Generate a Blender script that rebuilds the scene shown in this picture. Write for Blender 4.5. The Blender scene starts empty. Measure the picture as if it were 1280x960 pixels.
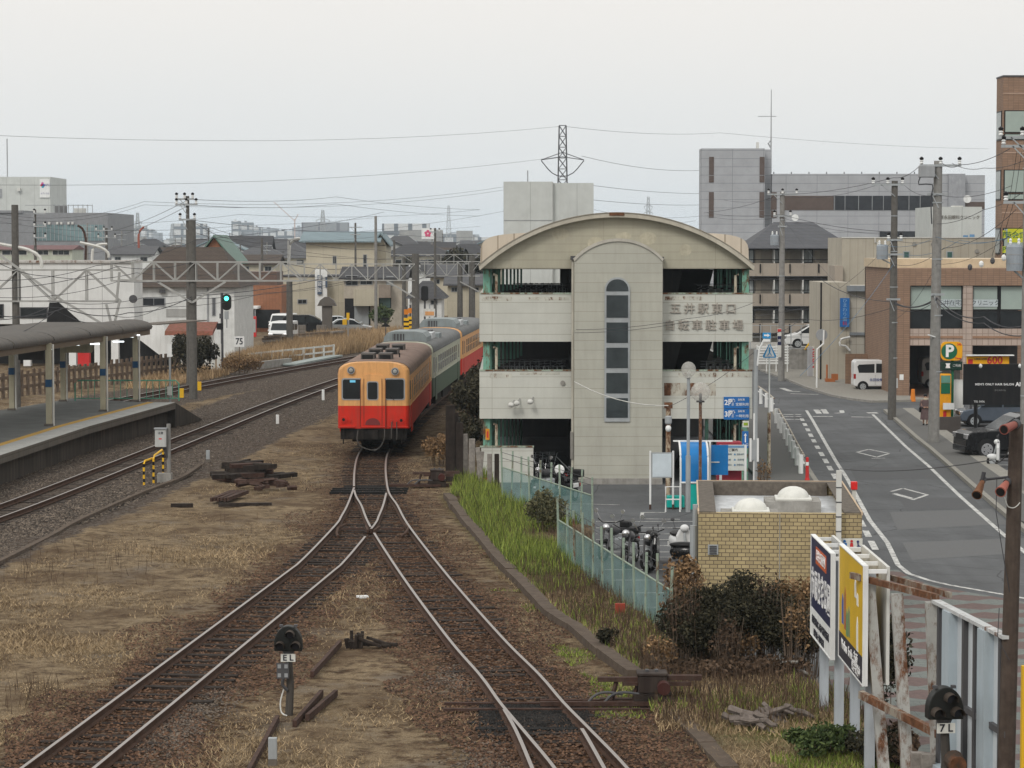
import bpy, math, random
import numpy as np
from mathutils import Vector, Matrix
R = math.radians
random.seed(7); rng = np.random.default_rng(7)
SC = bpy.context.scene; COL = SC.collection

# ---------------------------------------------------------------- camera
F = 3200.0; CAMZ = 8.4; PITCH = math.atan(175.0 / F)
cam = bpy.data.cameras.new('camera'); camo = bpy.data.objects.new('camera', cam); COL.objects.link(camo)
cam.sensor_width = 36.0; cam.lens = 36.0 * F / 1280.0; cam.clip_start = 0.5; cam.clip_end = 20000
camo.location = (0, 0, CAMZ); camo.rotation_euler = (R(90) - PITCH, 0, 0); SC.camera = camo

# ---------------------------------------------------------------- sky, sun, exposure
w = bpy.data.worlds.new('World'); SC.world = w; w.use_nodes = True
nt = w.node_tree; nt.nodes.clear()
SUN_EL, SUN_AZ = 42.0, -28.0          # behind the camera, a little to the left
sky = nt.nodes.new('ShaderNodeTexSky'); sky.sky_type = 'NISHITA'; sky.sun_disc = False
sky.sun_elevation = R(SUN_EL); sky.sun_rotation = R(180 + SUN_AZ); sky.dust_density = 4; sky.air_density = 1
hs = nt.nodes.new('ShaderNodeHueSaturation'); hs.inputs['Saturation'].default_value = .12
nt.links.new(sky.outputs[0], hs.inputs['Color'])
b1 = nt.nodes.new('ShaderNodeBackground'); b1.inputs[1].default_value = .06; nt.links.new(hs.outputs[0], b1.inputs[0])
tc = nt.nodes.new('ShaderNodeTexCoord'); sx = nt.nodes.new('ShaderNodeSeparateXYZ'); nt.links.new(tc.outputs['Generated'], sx.inputs[0])
cn = nt.nodes.new('ShaderNodeTexNoise'); cn.inputs['Scale'].default_value = 3.0; cn.inputs['Detail'].default_value = 4
mpc = nt.nodes.new('ShaderNodeMapping'); mpc.inputs['Scale'].default_value = (1, 1, 5)
nt.links.new(tc.outputs['Generated'], mpc.inputs[0]); nt.links.new(mpc.outputs[0], cn.inputs['Vector'])
ma = nt.nodes.new('ShaderNodeMath'); ma.operation = 'MULTIPLY_ADD'; ma.inputs[1].default_value = .045; nt.links.new(cn.outputs[0], ma.inputs[0]); nt.links.new(sx.outputs['Z'], ma.inputs[2])
cr = nt.nodes.new('ShaderNodeValToRGB'); nt.links.new(ma.outputs[0], cr.inputs[0])
e = cr.color_ramp.elements
e[0].position = 0.0; e[0].color = (.56, .63, .68, 1)
e[1].position = .12; e[1].color = (.755, .735, .705, 1)
x_ = e.new(.05); x_.color = (.675, .69, .69, 1)
x_ = e.new(.5); x_.color = (.95, .94, .91, 1)
b2 = nt.nodes.new('ShaderNodeBackground'); b2.inputs[1].default_value = 1.0; nt.links.new(cr.outputs[0], b2.inputs[0])
mx = nt.nodes.new('ShaderNodeMixShader'); mx.inputs[0].default_value = .88
nt.links.new(b1.outputs[0], mx.inputs[1]); nt.links.new(b2.outputs[0], mx.inputs[2])
wo = nt.nodes.new('ShaderNodeOutputWorld'); nt.links.new(mx.outputs[0], wo.inputs[0])
sun = bpy.data.lights.new('sun', 'SUN'); sun.energy = 1.15; sun.angle = R(18); sun.color = (1, .96, .9)
suno = bpy.data.objects.new('sun', sun); COL.objects.link(suno)
suno.rotation_euler = (R(90 - SUN_EL), 0, R(SUN_AZ))
vs = SC.view_settings; vs.view_transform = 'Standard'; vs.look = 'None'; vs.exposure = 0.38; vs.gamma = 1.0; vs.use_curve_mapping = False
SC.render.engine = 'CYCLES'; SC.cycles.use_denoising = True; SC.cycles.max_bounces = 6; SC.cycles.transparent_max_bounces = 24
SC.cycles.volume_bounces = 1

# ---------------------------------------------------------------- photograph measurements -> metres
cp, sp = math.cos(PITCH), math.sin(PITCH)
def pt(px, py, D):
    xc, yc = (px - 640) / F, (480 - py) / F
    t = D / (cp + yc * sp)
    return Vector((xc * t, D, CAMZ + t * (-sp + yc * cp)))
def G(px, py, z=0.0):
    xc, yc = (px - 640) / F, (480 - py) / F
    t = (z - CAMZ) / (-sp + yc * cp)
    return Vector((xc * t, t * (cp + yc * sp), z))
def X(px, D): return pt(px, 400, D).x
def Z(py, D): return pt(640, py, D).z
STREET = -0.6

# ---------------------------------------------------------------- materials
MATS = {}
def newmat(key):
    m = bpy.data.materials.new(key); m.use_nodes = True; n = m.node_tree; n.nodes.clear()
    out = n.nodes.new('ShaderNodeOutputMaterial'); b = n.nodes.new('ShaderNodeBsdfPrincipled')
    n.links.new(b.outputs[0], out.inputs[0]); MATS[key] = m
    return m, n, b, out
def nd(n, t, **kw):
    x = n.nodes.new('ShaderNode' + t)
    for k, v in kw.items():
        if hasattr(x, k) and k != 'inputs': setattr(x, k, v)
        else: x.inputs[k].default_value = v
    return x
def noise(n, vec, scale, detail=4, rough=.6):
    x = nd(n, 'TexNoise'); x.inputs['Scale'].default_value = scale; x.inputs['Detail'].default_value = detail; x.inputs['Roughness'].default_value = rough
    n.links.new(vec, x.inputs['Vector']); return x.outputs[0]
def ramp(n, fac, stops):
    x = nd(n, 'ValToRGB'); e = x.color_ramp.elements
    while len(e) > 1: e.remove(e[0])
    e[0].position, e[0].color = stops[0][0], c4(stops[0][1])
    for p, c in stops[1:]:
        q = e.new(p); q.color = c4(c)
    n.links.new(fac, x.inputs[0]); return x.outputs[0]
def c4(c):
    if isinstance(c, (int, float)): c = (c, c, c)
    return (c[0], c[1], c[2], 1)
def mixc(n, fac, a, b, mode='MIX'):
    x = nd(n, 'MixRGB', blend_type=mode)
    for i, v in ((0, fac), (1, a), (2, b)):
        if isinstance(v, (int, float)) and i == 0: x.inputs[0].default_value = v
        elif isinstance(v, (tuple, list, float, int)): x.inputs[i].default_value = c4(v)
        else: n.links.new(v, x.inputs[i])
    return x.outputs[0]
def sc(c, k): return tuple(min(1, a * k) for a in c)
def mapping(n, vec, s):
    x = nd(n, 'Mapping'); x.inputs['Scale'].default_value = s; n.links.new(vec, x.inputs[0]); return x.outputs[0]
def bump(n, b, h, dist=.02, strength=.5):
    x = nd(n, 'Bump'); x.inputs['Distance'].default_value = dist; x.inputs['Strength'].default_value = strength
    n.links.new(h, x.inputs['Height']); n.links.new(x.outputs[0], b.inputs['Normal'])

def paint(key, col, rough=.55, var=.12, scale=1.5, metal=0.0, dirt=.25, dcol=(.12, .10, .08), bmp=0.0, spec=.16):
    """a painted / plain surface: mottled colour plus rain streaks and grime of its own"""
    if key in MATS: return MATS[key]
    m, n, b, o = newmat(key); tcn = nd(n, 'TexCoord'); v = tcn.outputs['Object']
    f1 = noise(n, v, scale, 5)
    base = ramp(n, f1, [(.3, sc(col, 1 - var)), (.7, sc(col, 1 + var))])
    if dirt:
        st = noise(n, mapping(n, v, (2.2, 2.2, .25)), 2.0, 5, .7)
        fac = ramp(n, st, [(.45, 0.0), (.78, dirt)])
        base = mixc(n, fac, base, dcol)
    n.links.new(base, b.inputs['Base Color']); b.inputs['Roughness'].default_value = rough
    b.inputs['Metallic'].default_value = metal; b.inputs['Specular IOR Level'].default_value = spec
    if bmp: bump(n, b, noise(n, v, 30, 4), .02, bmp)
    return m
def rusty(key, col, amount=.5, rough=.7, scale=2.0, rcol=(.145, .066, .034)):
    if key in MATS: return MATS[key]
    m, n, b, o = newmat(key); v = nd(n, 'TexCoord').outputs['Object']
    f = noise(n, mapping(n, v, (1.6, 1.6, .7)), scale, 8, .75)
    r2 = ramp(n, noise(n, v, 9, 5), [(.3, sc(rcol, .45)), (.7, sc(rcol, 1.25))])
    p = .42 + (0.5 - amount) * .45
    fac = ramp(n, f, [(p, 0.0), (p + .1, 1.0)])
    base = mixc(n, fac, ramp(n, noise(n, v, 3, 4), [(.3, sc(col, .85)), (.7, sc(col, 1.1))]), r2)
    n.links.new(base, b.inputs['Base Color']); b.inputs['Roughness'].default_value = rough; b.inputs['Specular IOR Level'].default_value = .15
    bump(n, b, f, .01, .4); return m
def facade(key, col, bw, bh, gap=.012, gcol=None, var=.08, rough=.7, off=0.0, dirt=.25, ax='x'):
    """panels, tiles or siding: joints drawn from the object's own metres, x+y across and z up"""
    if key in MATS: return MATS[key]
    m, n, b, o = newmat(key); v = nd(n, 'TexCoord').outputs['Object']
    s = nd(n, 'SeparateXYZ'); n.links.new(v, s.inputs[0])
    ad = nd(n, 'Math', operation='ADD'); n.links.new(s.outputs[0], ad.inputs[0]); n.links.new(s.outputs[1], ad.inputs[1])
    c = nd(n, 'CombineXYZ'); n.links.new(ad.outputs[0], c.inputs[0]); n.links.new(s.outputs[2], c.inputs[1])
    br = nd(n, 'TexBrick'); n.links.new(c.outputs[0], br.inputs['Vector'])
    br.inputs['Scale'].default_value = 1; br.inputs['Brick Width'].default_value = bw; br.inputs['Row Height'].default_value = bh
    br.inputs['Mortar Size'].default_value = gap; br.offset = off; br.inputs['Mortar Smooth'].default_value = .2
    br.inputs['Color1'].default_value = c4(sc(col, 1 - var)); br.inputs['Color2'].default_value = c4(sc(col, 1 + var))
    br.inputs['Mortar'].default_value = c4(gcol or sc(col, .55)); br.inputs['Bias'].default_value = 0
    base = br.outputs[0]
    big = ramp(n, noise(n, v, .8, 5), [(.3, .86), (.7, 1.0)]); base = mixc(n, 1.0, base, big, 'MULTIPLY')
    if dirt:
        st = noise(n, mapping(n, v, (2.0, 2.0, .18)), 2.0, 5, .7)
        base = mixc(n, ramp(n, st, [(.46, 0.0), (.8, dirt)]), base, (.16, .13, .10))
    n.links.new(base, b.inputs['Base Color']); b.inputs['Roughness'].default_value = rough; b.inputs['Specular IOR Level'].default_value = .15
    bump(n, b, br.outputs['Fac'], .01, -.4); return m
def glass(key, col=(.016, .019, .021), rough=.12):
    if key in MATS: return MATS[key]
    m, n, b, o = newmat(key); v = nd(n, 'TexCoord').outputs['Object']
    n.links.new(ramp(n, noise(n, v, 1.2, 3), [(.3, sc(col, .7)), (.7, sc(col, 1.4))]), b.inputs['Base Color'])
    b.inputs['Roughness'].default_value = rough; b.inputs['Specular IOR Level'].default_value = .35; return m
def lamp(key, col, st):
    if key in MATS: return MATS[key]
    m, n, b, o = newmat(key); b.inputs['Base Color'].default_value = c4(col)
    b.inputs['Emission Color'].default_value = c4(col); b.inputs['Emission Strength'].default_value = st; return m

P_ = {}
white = paint('white_paint', (.70, .71, .70), var=.05)
offw = paint('off_white_paint', (.56, .56, .53), var=.08)
grey = paint('grey_paint', (.28, .29, .30))
dgrey = paint('dark_grey_metal', (.07, .07, .075))
black = paint('black_paint', (.012, .012, .013), rough=.4, dirt=.1)
steelgrey = paint('galvanised_steel', (.33, .35, .36), rough=.5, metal=.2)
conc = paint('concrete', (.27, .26, .24), rough=.9, var=.2, scale=4, dirt=.5, bmp=.4)
dconc = paint('dark_concrete', (.13, .115, .10), rough=.9, var=.3, scale=3, dirt=.6, bmp=.5)
polec = paint('pole_concrete', (.22, .215, .205), rough=.9, var=.18, scale=5, dirt=.4)
poled = paint('dark_pole_concrete', (.105, .10, .092), rough=.9, var=.2, scale=5, dirt=.4)
wood = paint('weathered_wood', (.13, .095, .07), rough=.9, var=.35, scale=5, dirt=.5, bmp=.6)
dwood = paint('tarred_timber', (.024, .018, .015), rough=.9, var=.4, scale=5, dirt=.3, bmp=.6)
greywood = paint('grey_driftwood', (.22, .20, .18), rough=.95, var=.35, scale=6, dirt=.5, bmp=.8)
rust = paint('rusty_iron', (.055, .031, .024), rough=.85, var=.35, scale=6, dirt=.3, bmp=.4)
rail_side = paint('rail_side_rust', (.062, .034, .023), rough=.9, var=.25, scale=5, dirt=.3)
m, n, b, o = newmat('polished_rail'); b.inputs['Base Color'].default_value = (.33, .30, .28, 1); b.inputs['Metallic'].default_value = .85; b.inputs['Roughness'].default_value = .45
rail_top = m
gl = glass('dark_glass'); glb = glass('blue_grey_glass', (.034, .042, .045), .2); curtain = paint('curtained_glass', (.33, .36, .36), rough=.25, var=.12, dirt=.1)
palegl = paint('blind_glass', (.30, .36, .33), rough=.2, var=.05, dirt=.05)
rubber = paint('rubber', (.015, .015, .016), rough=.85, dirt=.1)
chrome = paint('bright_metal', (.55, .55, .56), rough=.25, metal=.9, dirt=.05)
wirem = paint('cable_black', (.05, .05, .055), rough=.7, dirt=0)
letter_dk = paint('dark_lettering', (.03, .03, .04), dirt=0); letter_w = paint('white_lettering', (.75, .75, .75), dirt=0)
letter_r = paint('red_lettering', (.5, .03, .04), dirt=0)
blue = paint('sign_blue', (.02, .13, .38), dirt=.1); yellow = paint('sign_yellow', (.72, .42, .02), dirt=.1)
redp = paint('red_paint', (.5, .03, .03), dirt=.15); greenp = paint('sign_green', (.01, .12, .06), dirt=.1)
skin = paint('skin', (.45, .28, .2), dirt=0, var=.03)

# ---------------------------------------------------------------- mesh helpers
class MB:
    def __init__(s): s.v = []; s.f = []
    def add(s, vs, fs):
        k = len(s.v); s.v += [tuple(a) for a in vs]; s.f += [tuple(i + k for i in q) for q in fs]; return s
    def box(s, x0, x1, y0, y1, z0, z1):
        return s.add([(x0,y0,z0),(x1,y0,z0),(x1,y1,z0),(x0,y1,z0),(x0,y0,z1),(x1,y0,z1),(x1,y1,z1),(x0,y1,z1)],
                     [(3,2,1,0),(4,5,6,7),(0,1,5,4),(1,2,6,5),(2,3,7,6),(3,0,4,7)])
    def cbox(s, c, sz, rz=0, rx=0):
        M_ = Matrix.Translation(c) @ Matrix.Rotation(rz, 4, 'Z') @ Matrix.Rotation(rx, 4, 'X'); a, b_, c_ = sz[0]/2, sz[1]/2, sz[2]/2
        vs = [M_ @ Vector(p) for p in ((-a,-b_,-c_),(a,-b_,-c_),(a,b_,-c_),(-a,b_,-c_),(-a,-b_,c_),(a,-b_,c_),(a,b_,c_),(-a,b_,c_))]
        return s.add(vs, [(3,2,1,0),(4,5,6,7),(0,1,5,4),(1,2,6,5),(2,3,7,6),(3,0,4,7)])
    def tube(s, path, r, n=8, r1=None, cap=True):
        path = [Vector(p) for p in path]; N = len(path); rings = []
        for i, p in enumerate(path):
            d = (path[min(i+1, N-1)] - path[max(i-1, 0)]).normalized()
            up = Vector((0,0,1)) if abs(d.z) < .9 else Vector((1,0,0))
            a = d.cross(up).normalized(); b_ = d.cross(a).normalized()
            rr = r if r1 is None else r + (r1 - r) * i / (N - 1)
            rings.append([p + a * (math.cos(t) * rr) + b_ * (math.sin(t) * rr) for t in [2 * math.pi * k / n for k in range(n)]])
        vs = [q for g in rings for q in g]; fs = []
        for i in range(N - 1):
            for k in range(n):
                fs.append((i*n + k, i*n + (k+1) % n, (i+1)*n + (k+1) % n, (i+1)*n + k))
        if cap: fs += [tuple(range(n))[::-1], tuple((N-1)*n + k for k in range(n))]
        return s.add(vs, fs)
    def bar(s, p, q, wd, ht=None):
        p, q = Vector(p), Vector(q); ht = ht or wd; d = (q - p).normalized()
        up = Vector((0,0,1)) if abs(d.z) < .95 else Vector((0,1,0))
        a = d.cross(up).normalized() * wd / 2; b_ = a.cross(d).normalized() * ht / 2
        vs = [p-a-b_, p+a-b_, p+a+b_, p-a+b_, q-a-b_, q+a-b_, q+a+b_, q-a+b_]
        return s.add(vs, [(0,1,2,3),(7,6,5,4),(4,5,1,0),(5,6,2,1),(6,7,3,2),(7,4,0,3)])
    def poly(s, pts, y0, y1):           # outline in x,z pushed along y
        n = len(pts); vs = [(a, y0, c) for a, c in pts] + [(a, y1, c) for a, c in pts]
        return s.add(vs, [tuple(range(n)), tuple(range(2*n-1, n-1, -1))] + [((i+1) % n, i, i+n, (i+1) % n + n) for i in range(n)])
    def polyx(s, pts, x0, x1):          # outline in y,z pushed along x
        n = len(pts); vs = [(x0, a, c) for a, c in pts] + [(x1, a, c) for a, c in pts]
        return s.add(vs, [tuple(range(n))[::-1], tuple(range(n, 2*n))] + [(i, (i+1) % n, (i+1) % n + n, i+n) for i in range(n)])
    def polyz(s, pts, z0, z1):
        n = len(pts); vs = [(a, c, z0) for a, c in pts] + [(a, c, z1) for a, c in pts]
        return s.add(vs, [tuple(range(n))[::-1], tuple(range(n, 2*n))] + [(i, (i+1) % n, (i+1) % n + n, i+n) for i in range(n)])
    def ell(s, c, r, nu=14, nv=8, z0=-1.0):
        c = Vector(c); vs = []; fs = []
        for j in range(nv + 1):
            ph = math.asin(max(-1, z0)) + (math.pi/2 - math.asin(max(-1, z0))) * j / nv
            for i in range(nu):
                th = 2 * math.pi * i / nu
                vs.append((c.x + r[0]*math.cos(ph)*math.cos(th), c.y + r[1]*math.cos(ph)*math.sin(th), c.z + r[2]*math.sin(ph)))
        for j in range(nv):
            for i in range(nu): fs.append((j*nu+i, j*nu+(i+1) % nu, (j+1)*nu+(i+1) % nu, (j+1)*nu+i))
        return s.add(vs, fs)
    def lathe(s, prof, c=(0,0,0), n=16):
        vs = []; fs = []
        for r_, z_ in prof:
            for i in range(n): vs.append((c[0]+r_*math.cos(2*math.pi*i/n), c[1]+r_*math.sin(2*math.pi*i/n), c[2]+z_))
        for j in range(len(prof)-1):
            for i in range(n): fs.append((j*n+i, j*n+(i+1) % n, (j+1)*n+(i+1) % n, (j+1)*n+i))
        return s.add(vs, fs)
    def torus(s, c, Rr, r, ax='x', n=28, k=6, arc=None):
        pts = []
        for i in range(n + 1):
            t = 2*math.pi*i/n; a, b_ = Rr*math.cos(t), Rr*math.sin(t)
            pts.append(Vector(c) + (Vector((0,a,b_)) if ax == 'x' else Vector((a,0,b_)) if ax == 'y' else Vector((a,b_,0))))
        return s.tube(pts, r, k, cap=False)
    def disc(s, c, r, ax='y', th=.01, n=20):
        c = Vector(c); d = Vector((0, th, 0)) if ax == 'y' else Vector((th, 0, 0)) if ax == 'x' else Vector((0, 0, th))
        return s.tube([c - d, c + d], r, n)
    def build(s, name, mat, parent=None, smooth=False, loc=None, bevel=0, rot=None):
        me = bpy.data.meshes.new(name); me.from_pydata(s.v, [], s.f); me.update()
        if smooth: me.polygons.foreach_set('use_smooth', [True] * len(me.polygons))
        me.materials.append(mat); o = bpy.data.objects.new(name, me); COL.objects.link(o)
        if parent: o.parent = parent
        if loc is not None: o.location = loc
        if rot is not None: o.rotation_euler = rot
        if bevel:
            bv = o.modifiers.new('bevel', 'BEVEL'); bv.width = bevel; bv.segments = 2; bv.limit_method = 'ANGLE'; bv.angle_limit = R(35)
        return o
def tag(o, label=None, cat=None, group=None, kind=None):
    if label: o['label'] = label
    if cat: o['category'] = cat
    if group: o['group'] = group
    if kind: o['kind'] = kind
    return o
def thing(name, label, cat, loc=(0,0,0), rz=0.0, group=None):
    o = bpy.data.objects.new(name, None); COL.objects.link(o); o.location = loc; o.rotation_euler = (0, 0, rz); o.empty_display_size = .2
    return tag(o, label, cat, group)
def dup(root, loc, rz=None, label=None, group=None):
    r = root.copy(); COL.objects.link(r); r.location = loc
    if rz is not None: r.rotation_euler = (0, 0, rz)
    if label: r['label'] = label
    if group: r['group'] = group
    for ch in list(root.children):
        c = ch.copy(); COL.objects.link(c); c.parent = r
        for g in list(ch.children):
            d = g.copy(); COL.objects.link(d); d.parent = c
    return r
def struct(name, mb, mat): return tag(mb.build(name, mat), kind='structure')
def bx(name, mat, parent, x0, x1, y0, y1, z0, z1, bevel=0): return MB().box(x0, x1, y0, y1, z0, z1).build(name, mat, parent, bevel=bevel)
TXT = {}
def text(s, size, mat, parent, loc, rot=(R(90), 0, 0), bold=0.0, name='lettering', ext=.004, align='CENTER', space=1.0, sx=1.0):
    """height of a capital ~ .7*size; centred on loc"""
    cu = bpy.data.curves.new('t', 'FONT'); cu.body = s; cu.size = size; cu.align_x = align; cu.align_y = 'CENTER'; cu.extrude = ext; cu.offset = bold; cu.space_character = space
    cu.resolution_u = 3
    ob = bpy.data.objects.new('t', cu); COL.objects.link(ob)
    dg = bpy.context.evaluated_depsgraph_get(); me = bpy.data.meshes.new_from_object(ob.evaluated_get(dg)); bpy.data.objects.remove(ob); bpy.data.curves.remove(cu)
    me.materials.clear(); me.materials.append(mat); me.name = name
    o = bpy.data.objects.new(name, me); COL.objects.link(o); o.parent = parent; o.location = loc; o.rotation_euler = rot; o.scale = (sx, 1, 1)
    return o
def npmesh(name, V, Fc, mat, attrs=None):
    me = bpy.data.meshes.new(name); V = np.asarray(V, np.float32); Fc = np.asarray(Fc, np.int32); k = Fc.shape[1]
    me.vertices.add(len(V)); me.vertices.foreach_set('co', V.ravel()); me.loops.add(Fc.size); me.loops.foreach_set('vertex_index', Fc.ravel())
    me.polygons.add(len(Fc)); me.polygons.foreach_set('loop_start', np.arange(0, Fc.size, k, dtype=np.int32)); me.polygons.foreach_set('loop_total', np.full(len(Fc), k, np.int32))
    me.update(calc_edges=True); me.validate()
    for an, av in (attrs or {}).items():
        a = me.attributes.new(an, 'FLOAT', 'POINT'); a.data.foreach_set('value', np.asarray(av, np.float32))
    me.materials.append(mat); o = bpy.data.objects.new(name, me); COL.objects.link(o); return o
def catmull(P, step=1.0):
    P = [Vector(p) for p in P]; Q = [P[0]*2 - P[1]] + P + [P[-1]*2 - P[-2]]; out = []
    for i in range(1, len(Q) - 2):
        n = max(2, int((Q[i+1] - Q[i]).length / step))
        for k in range(n):
            t = k / n; a, b_, c, d = Q[i-1], Q[i], Q[i+1], Q[i+2]
            out.append(.5*((2*b_) + (c-a)*t + (2*a-5*b_+4*c-d)*t*t + (3*b_-a-3*c+d)*t**3))
    out.append(P[-1]); return out
# ================================================================ SETTING
RT = 0.16     # rail top
def GP(L, z): return [G(a, b_, z) for a, b_ in L]
cR = catmull(GP([(800,1040),(739,960),(698,914),(665,878),(638,844),(592.5,795),(531,719),(487.5,658),(474.5,632),(463.5,609),(466,568)], RT) + [Vector(p) for p in ((-5.35,112,RT),(-5.1,121,RT),(-4.7,131,RT),(-4.2,142,RT),(-3.7,152,RT),(-3.1,163,RT),(-1.0,190,RT),(2,220,RT))], .6)
cL = catmull(GP([(-70,1070),(74,958),(226,840),(380,720),(406,698),(443.5,656),(450,645),(457,630),(463.5,609)], RT), .6)
cRL = catmull(GP([(750,1045),(710.5,960),(686,911),(665,878)], RT), .6)
cA = catmull([Vector(p) for p in ((-17.7,60,RT),(-16.55,72,RT),(-15.6,82,RT),(-14.7,95,RT),(-13.55,113,RT),(-12.1,135,RT),(-10.2,157,RT),(-7.6,180,RT),(-3,210,RT),(6,255,RT),(16,300,RT))], .65)
cB = catmull([Vector(p) for p in ((-27,80,RT),(-24.5,105,RT),(-21.6,130,RT),(-18.3,150,RT),(-14.9,169,RT),(-11.1,188,RT),(-7.3,207,RT),(2,255,RT),(11,300,RT))], .65)
def pdist(P, line):
    L = np.array([(v.x, v.y) for v in line]); out = np.full(len(P), 1e9)
    for i in range(0, len(P), 20000):
        q = P[i:i+20000]; out[i:i+20000] = np.sqrt(((q[:, None, :] - L[None]) ** 2).sum(2)).min(1)
    return out
BND = [(20,9.6),(30,8.2),(36,7.0),(41,6.4),(47,6.3),(54,3.65),(60,2.75),(68.4,1.42),(69.2,1.5),(74.7,2.4),(84,-.25),(96,-1.18),(122,-1.25),(160,.5),(200,3),(300,25)]
def xr(y): return np.interp(y, [a for a, _ in BND], [c for _, c in BND])
KERB = GP([(560,616),(580.6,645),(607,675),(629,702),(650,721),(688,761),(718,779),(754,811),(793,839)], .15)
KERB2 = GP([(838,886),(869,914),(898,944),(925,975)], .05)
kx = lambda y: np.interp(y, [v.y for v in KERB[::-1]], [v.x for v in KERB[::-1]])
# yard terrain
xLf = lambda y: np.interp(y, [v.y for v in cL], [v.x for v in cL])
ys = np.concatenate([np.arange(22, 112, .5), np.arange(112, 200, 1.2), np.arange(200, 302, 4)])
us = np.concatenate([np.linspace(0, .55, 40)[:-1], np.linspace(.55, 1, 120)])
rows = []
for y in ys:
    xl = -20 - .62 * y; rows.append(np.stack([xl + (xr(y) - xl) * us, np.full(len(us), y)], 1))
PG = np.concatenate(rows); NC = len(us)
dLR = np.minimum(np.minimum(pdist(PG, cR), pdist(PG, cL)), pdist(PG, cRL)); dAB = np.minimum(pdist(PG, cA), pdist(PG, cB))
mid = (PG[:,1] < 99) & (PG[:,0] > xLf(PG[:,1])); dvis = np.where(mid, np.minimum(dLR, .55*dLR+.55), dLR)
zz = .05*np.sin(PG[:,0]*1.7+PG[:,1]*.6)*np.sin(PG[:,1]*.9) + .04*np.sin(PG[:,0]*.5+2)*np.sin(PG[:,1]*.37) + rng.normal(0,.012,len(PG))
zz *= np.clip((np.minimum(dLR, dAB) - 1.3) / 2, 0, 1)
zz += np.where((PG[:,1] < 88) & (PG[:,1] > 50) & (PG[:,0] > kx(PG[:,1])), .10, 0)
zz -= .02
grn = np.where((PG[:,1] > 46) & (PG[:,1] < 92), np.clip((PG[:,1]-52)/14,.12,1)*np.clip(1 - np.abs(PG[:,0] - kx(PG[:,1]) - .9) / 1.7, 0, 1), 0)
grn = np.maximum(grn, np.clip(1 - np.hypot((PG[:,0]-4.6)/2.2, (PG[:,1]-44.5)/4), 0, 1))
V = np.column_stack([PG, zz]); nr = len(ys)
ii = np.arange(nr-1)[:, None]*NC + np.arange(NC-1)[None]; Fq = np.stack([ii, ii+1, ii+NC+1, ii+NC], -1).reshape(-1, 4)
ec = (np.arange(nr)*NC + NC - 1); V2 = V[ec].copy(); V2[:,2] = -.75; n0 = len(V)
k = np.arange(nr-1); Fs = np.stack([ec[k], n0+k, n0+k+1, ec[k+1]], -1)
m, n, b, o = newmat('yard_ground'); v = nd(n, 'TexCoord').outputs['Object']
def attr(nm): return nd(n, 'Attribute', attribute_name=nm).outputs['Fac']
f1 = noise(n, v, .35, 6, .65); f2 = noise(n, v, 2.2, 6, .7); f3 = noise(n, v, 14, 4, .7); f4 = noise(n, mapping(n, v, (1, .35, 1)), 60, 3, .7)
straw = ramp(n, f4, [(.25, (.085, .064, .043)), (.5, (.24, .18, .112)), (.78, (.43, .345, .23))])
soil = ramp(n, f3, [(.3, (.034, .023, .015)), (.7, (.125, .085, .055))])
gvp = ramp(n, f3, [(.3, (.06,.052,.045)), (.7, (.24,.21,.18))])
base = mixc(n, ramp(n, f2, [(.36, 0.0), (.56, 1.0)]), soil, straw)
base = mixc(n, ramp(n, noise(n, v, .55, 6, .7), [(.54, 0.0), (.66, .8)]), base, mixc(n, .5, gvp, (.15,.125,.10)))
base = mixc(n, ramp(n, f1, [(.45, 0.0), (.62, .75)]), base, mixc(n, .45, soil, (.10, .064, .038)))
vo = nd(n, 'TexVoronoi'); vo.inputs['Scale'].default_value = 16; n.links.new(v, vo.inputs['Vector'])
cellr = nd(n, 'SeparateColor'); n.links.new(vo.outputs['Color'], cellr.inputs[0])
rb = ramp(n, cellr.outputs[0], [(.0, (.011, .007, .005)), (.5, (.052, .028, .016)), (.85, (.12, .064, .035)), (1, (.19, .155, .125))])
gv = ramp(n, cellr.outputs[0], [(.0, (.02, .017, .015)), (.5, (.075, .064, .054)), (1, (.19, .17, .148))])
gv = mixc(n, ramp(n, f2, [(.35, .1), (.65, .55)]), gv, (.085, .055, .038))
ed = nd(n, 'Math', operation='MULTIPLY_ADD'); n.links.new(f2, ed.inputs[0]); ed.inputs[1].default_value = .9; n.links.new(attr('dlr'), ed.inputs[2])
base = mixc(n, ramp(n, ed.outputs[0], [(.66, 1.0), (.96, 0.0)]), base, rb)
eg = nd(n, 'Math', operation='MULTIPLY_ADD'); n.links.new(f2, eg.inputs[0]); eg.inputs[1].default_value = .3; n.links.new(attr('dab'), eg.inputs[2])
base = mixc(n, ramp(n, eg.outputs[0], [(.95, 1.0), (1.08, 0.0)]), base, gv)
gm = nd(n, 'Math', operation='MULTIPLY'); n.links.new(attr('grn'), gm.inputs[0]); n.links.new(f2, gm.inputs[1])
base = mixc(n, ramp(n, gm.outputs[0], [(.12, 0.0), (.42, .85)]), base, ramp(n, f3, [(.3, (.06, .075, .018)), (.7, (.15, .16, .04))]))
n.links.new(base, b.inputs['Base Color']); b.inputs['Roughness'].default_value = .95; b.inputs['Specular IOR Level'].default_value = .04
hb = nd(n, 'Math', operation='ADD'); n.links.new(f4, hb.inputs[0]); n.links.new(vo.outputs['Distance'], hb.inputs[1]); bump(n, b, hb.outputs[0], .05, .8)
pad = lambda a: np.concatenate([a, a[ec]])
yard = npmesh('terrain', np.concatenate([V, V2]), np.concatenate([Fq, Fs]), MATS['yard_ground'],
              {'dlr': pad(np.clip(dvis/4.0, 0, 1)), 'dab': pad(np.clip(dAB/4.6, 0, 2)), 'grn': pad(grn)})
tag(yard, kind='structure')
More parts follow.
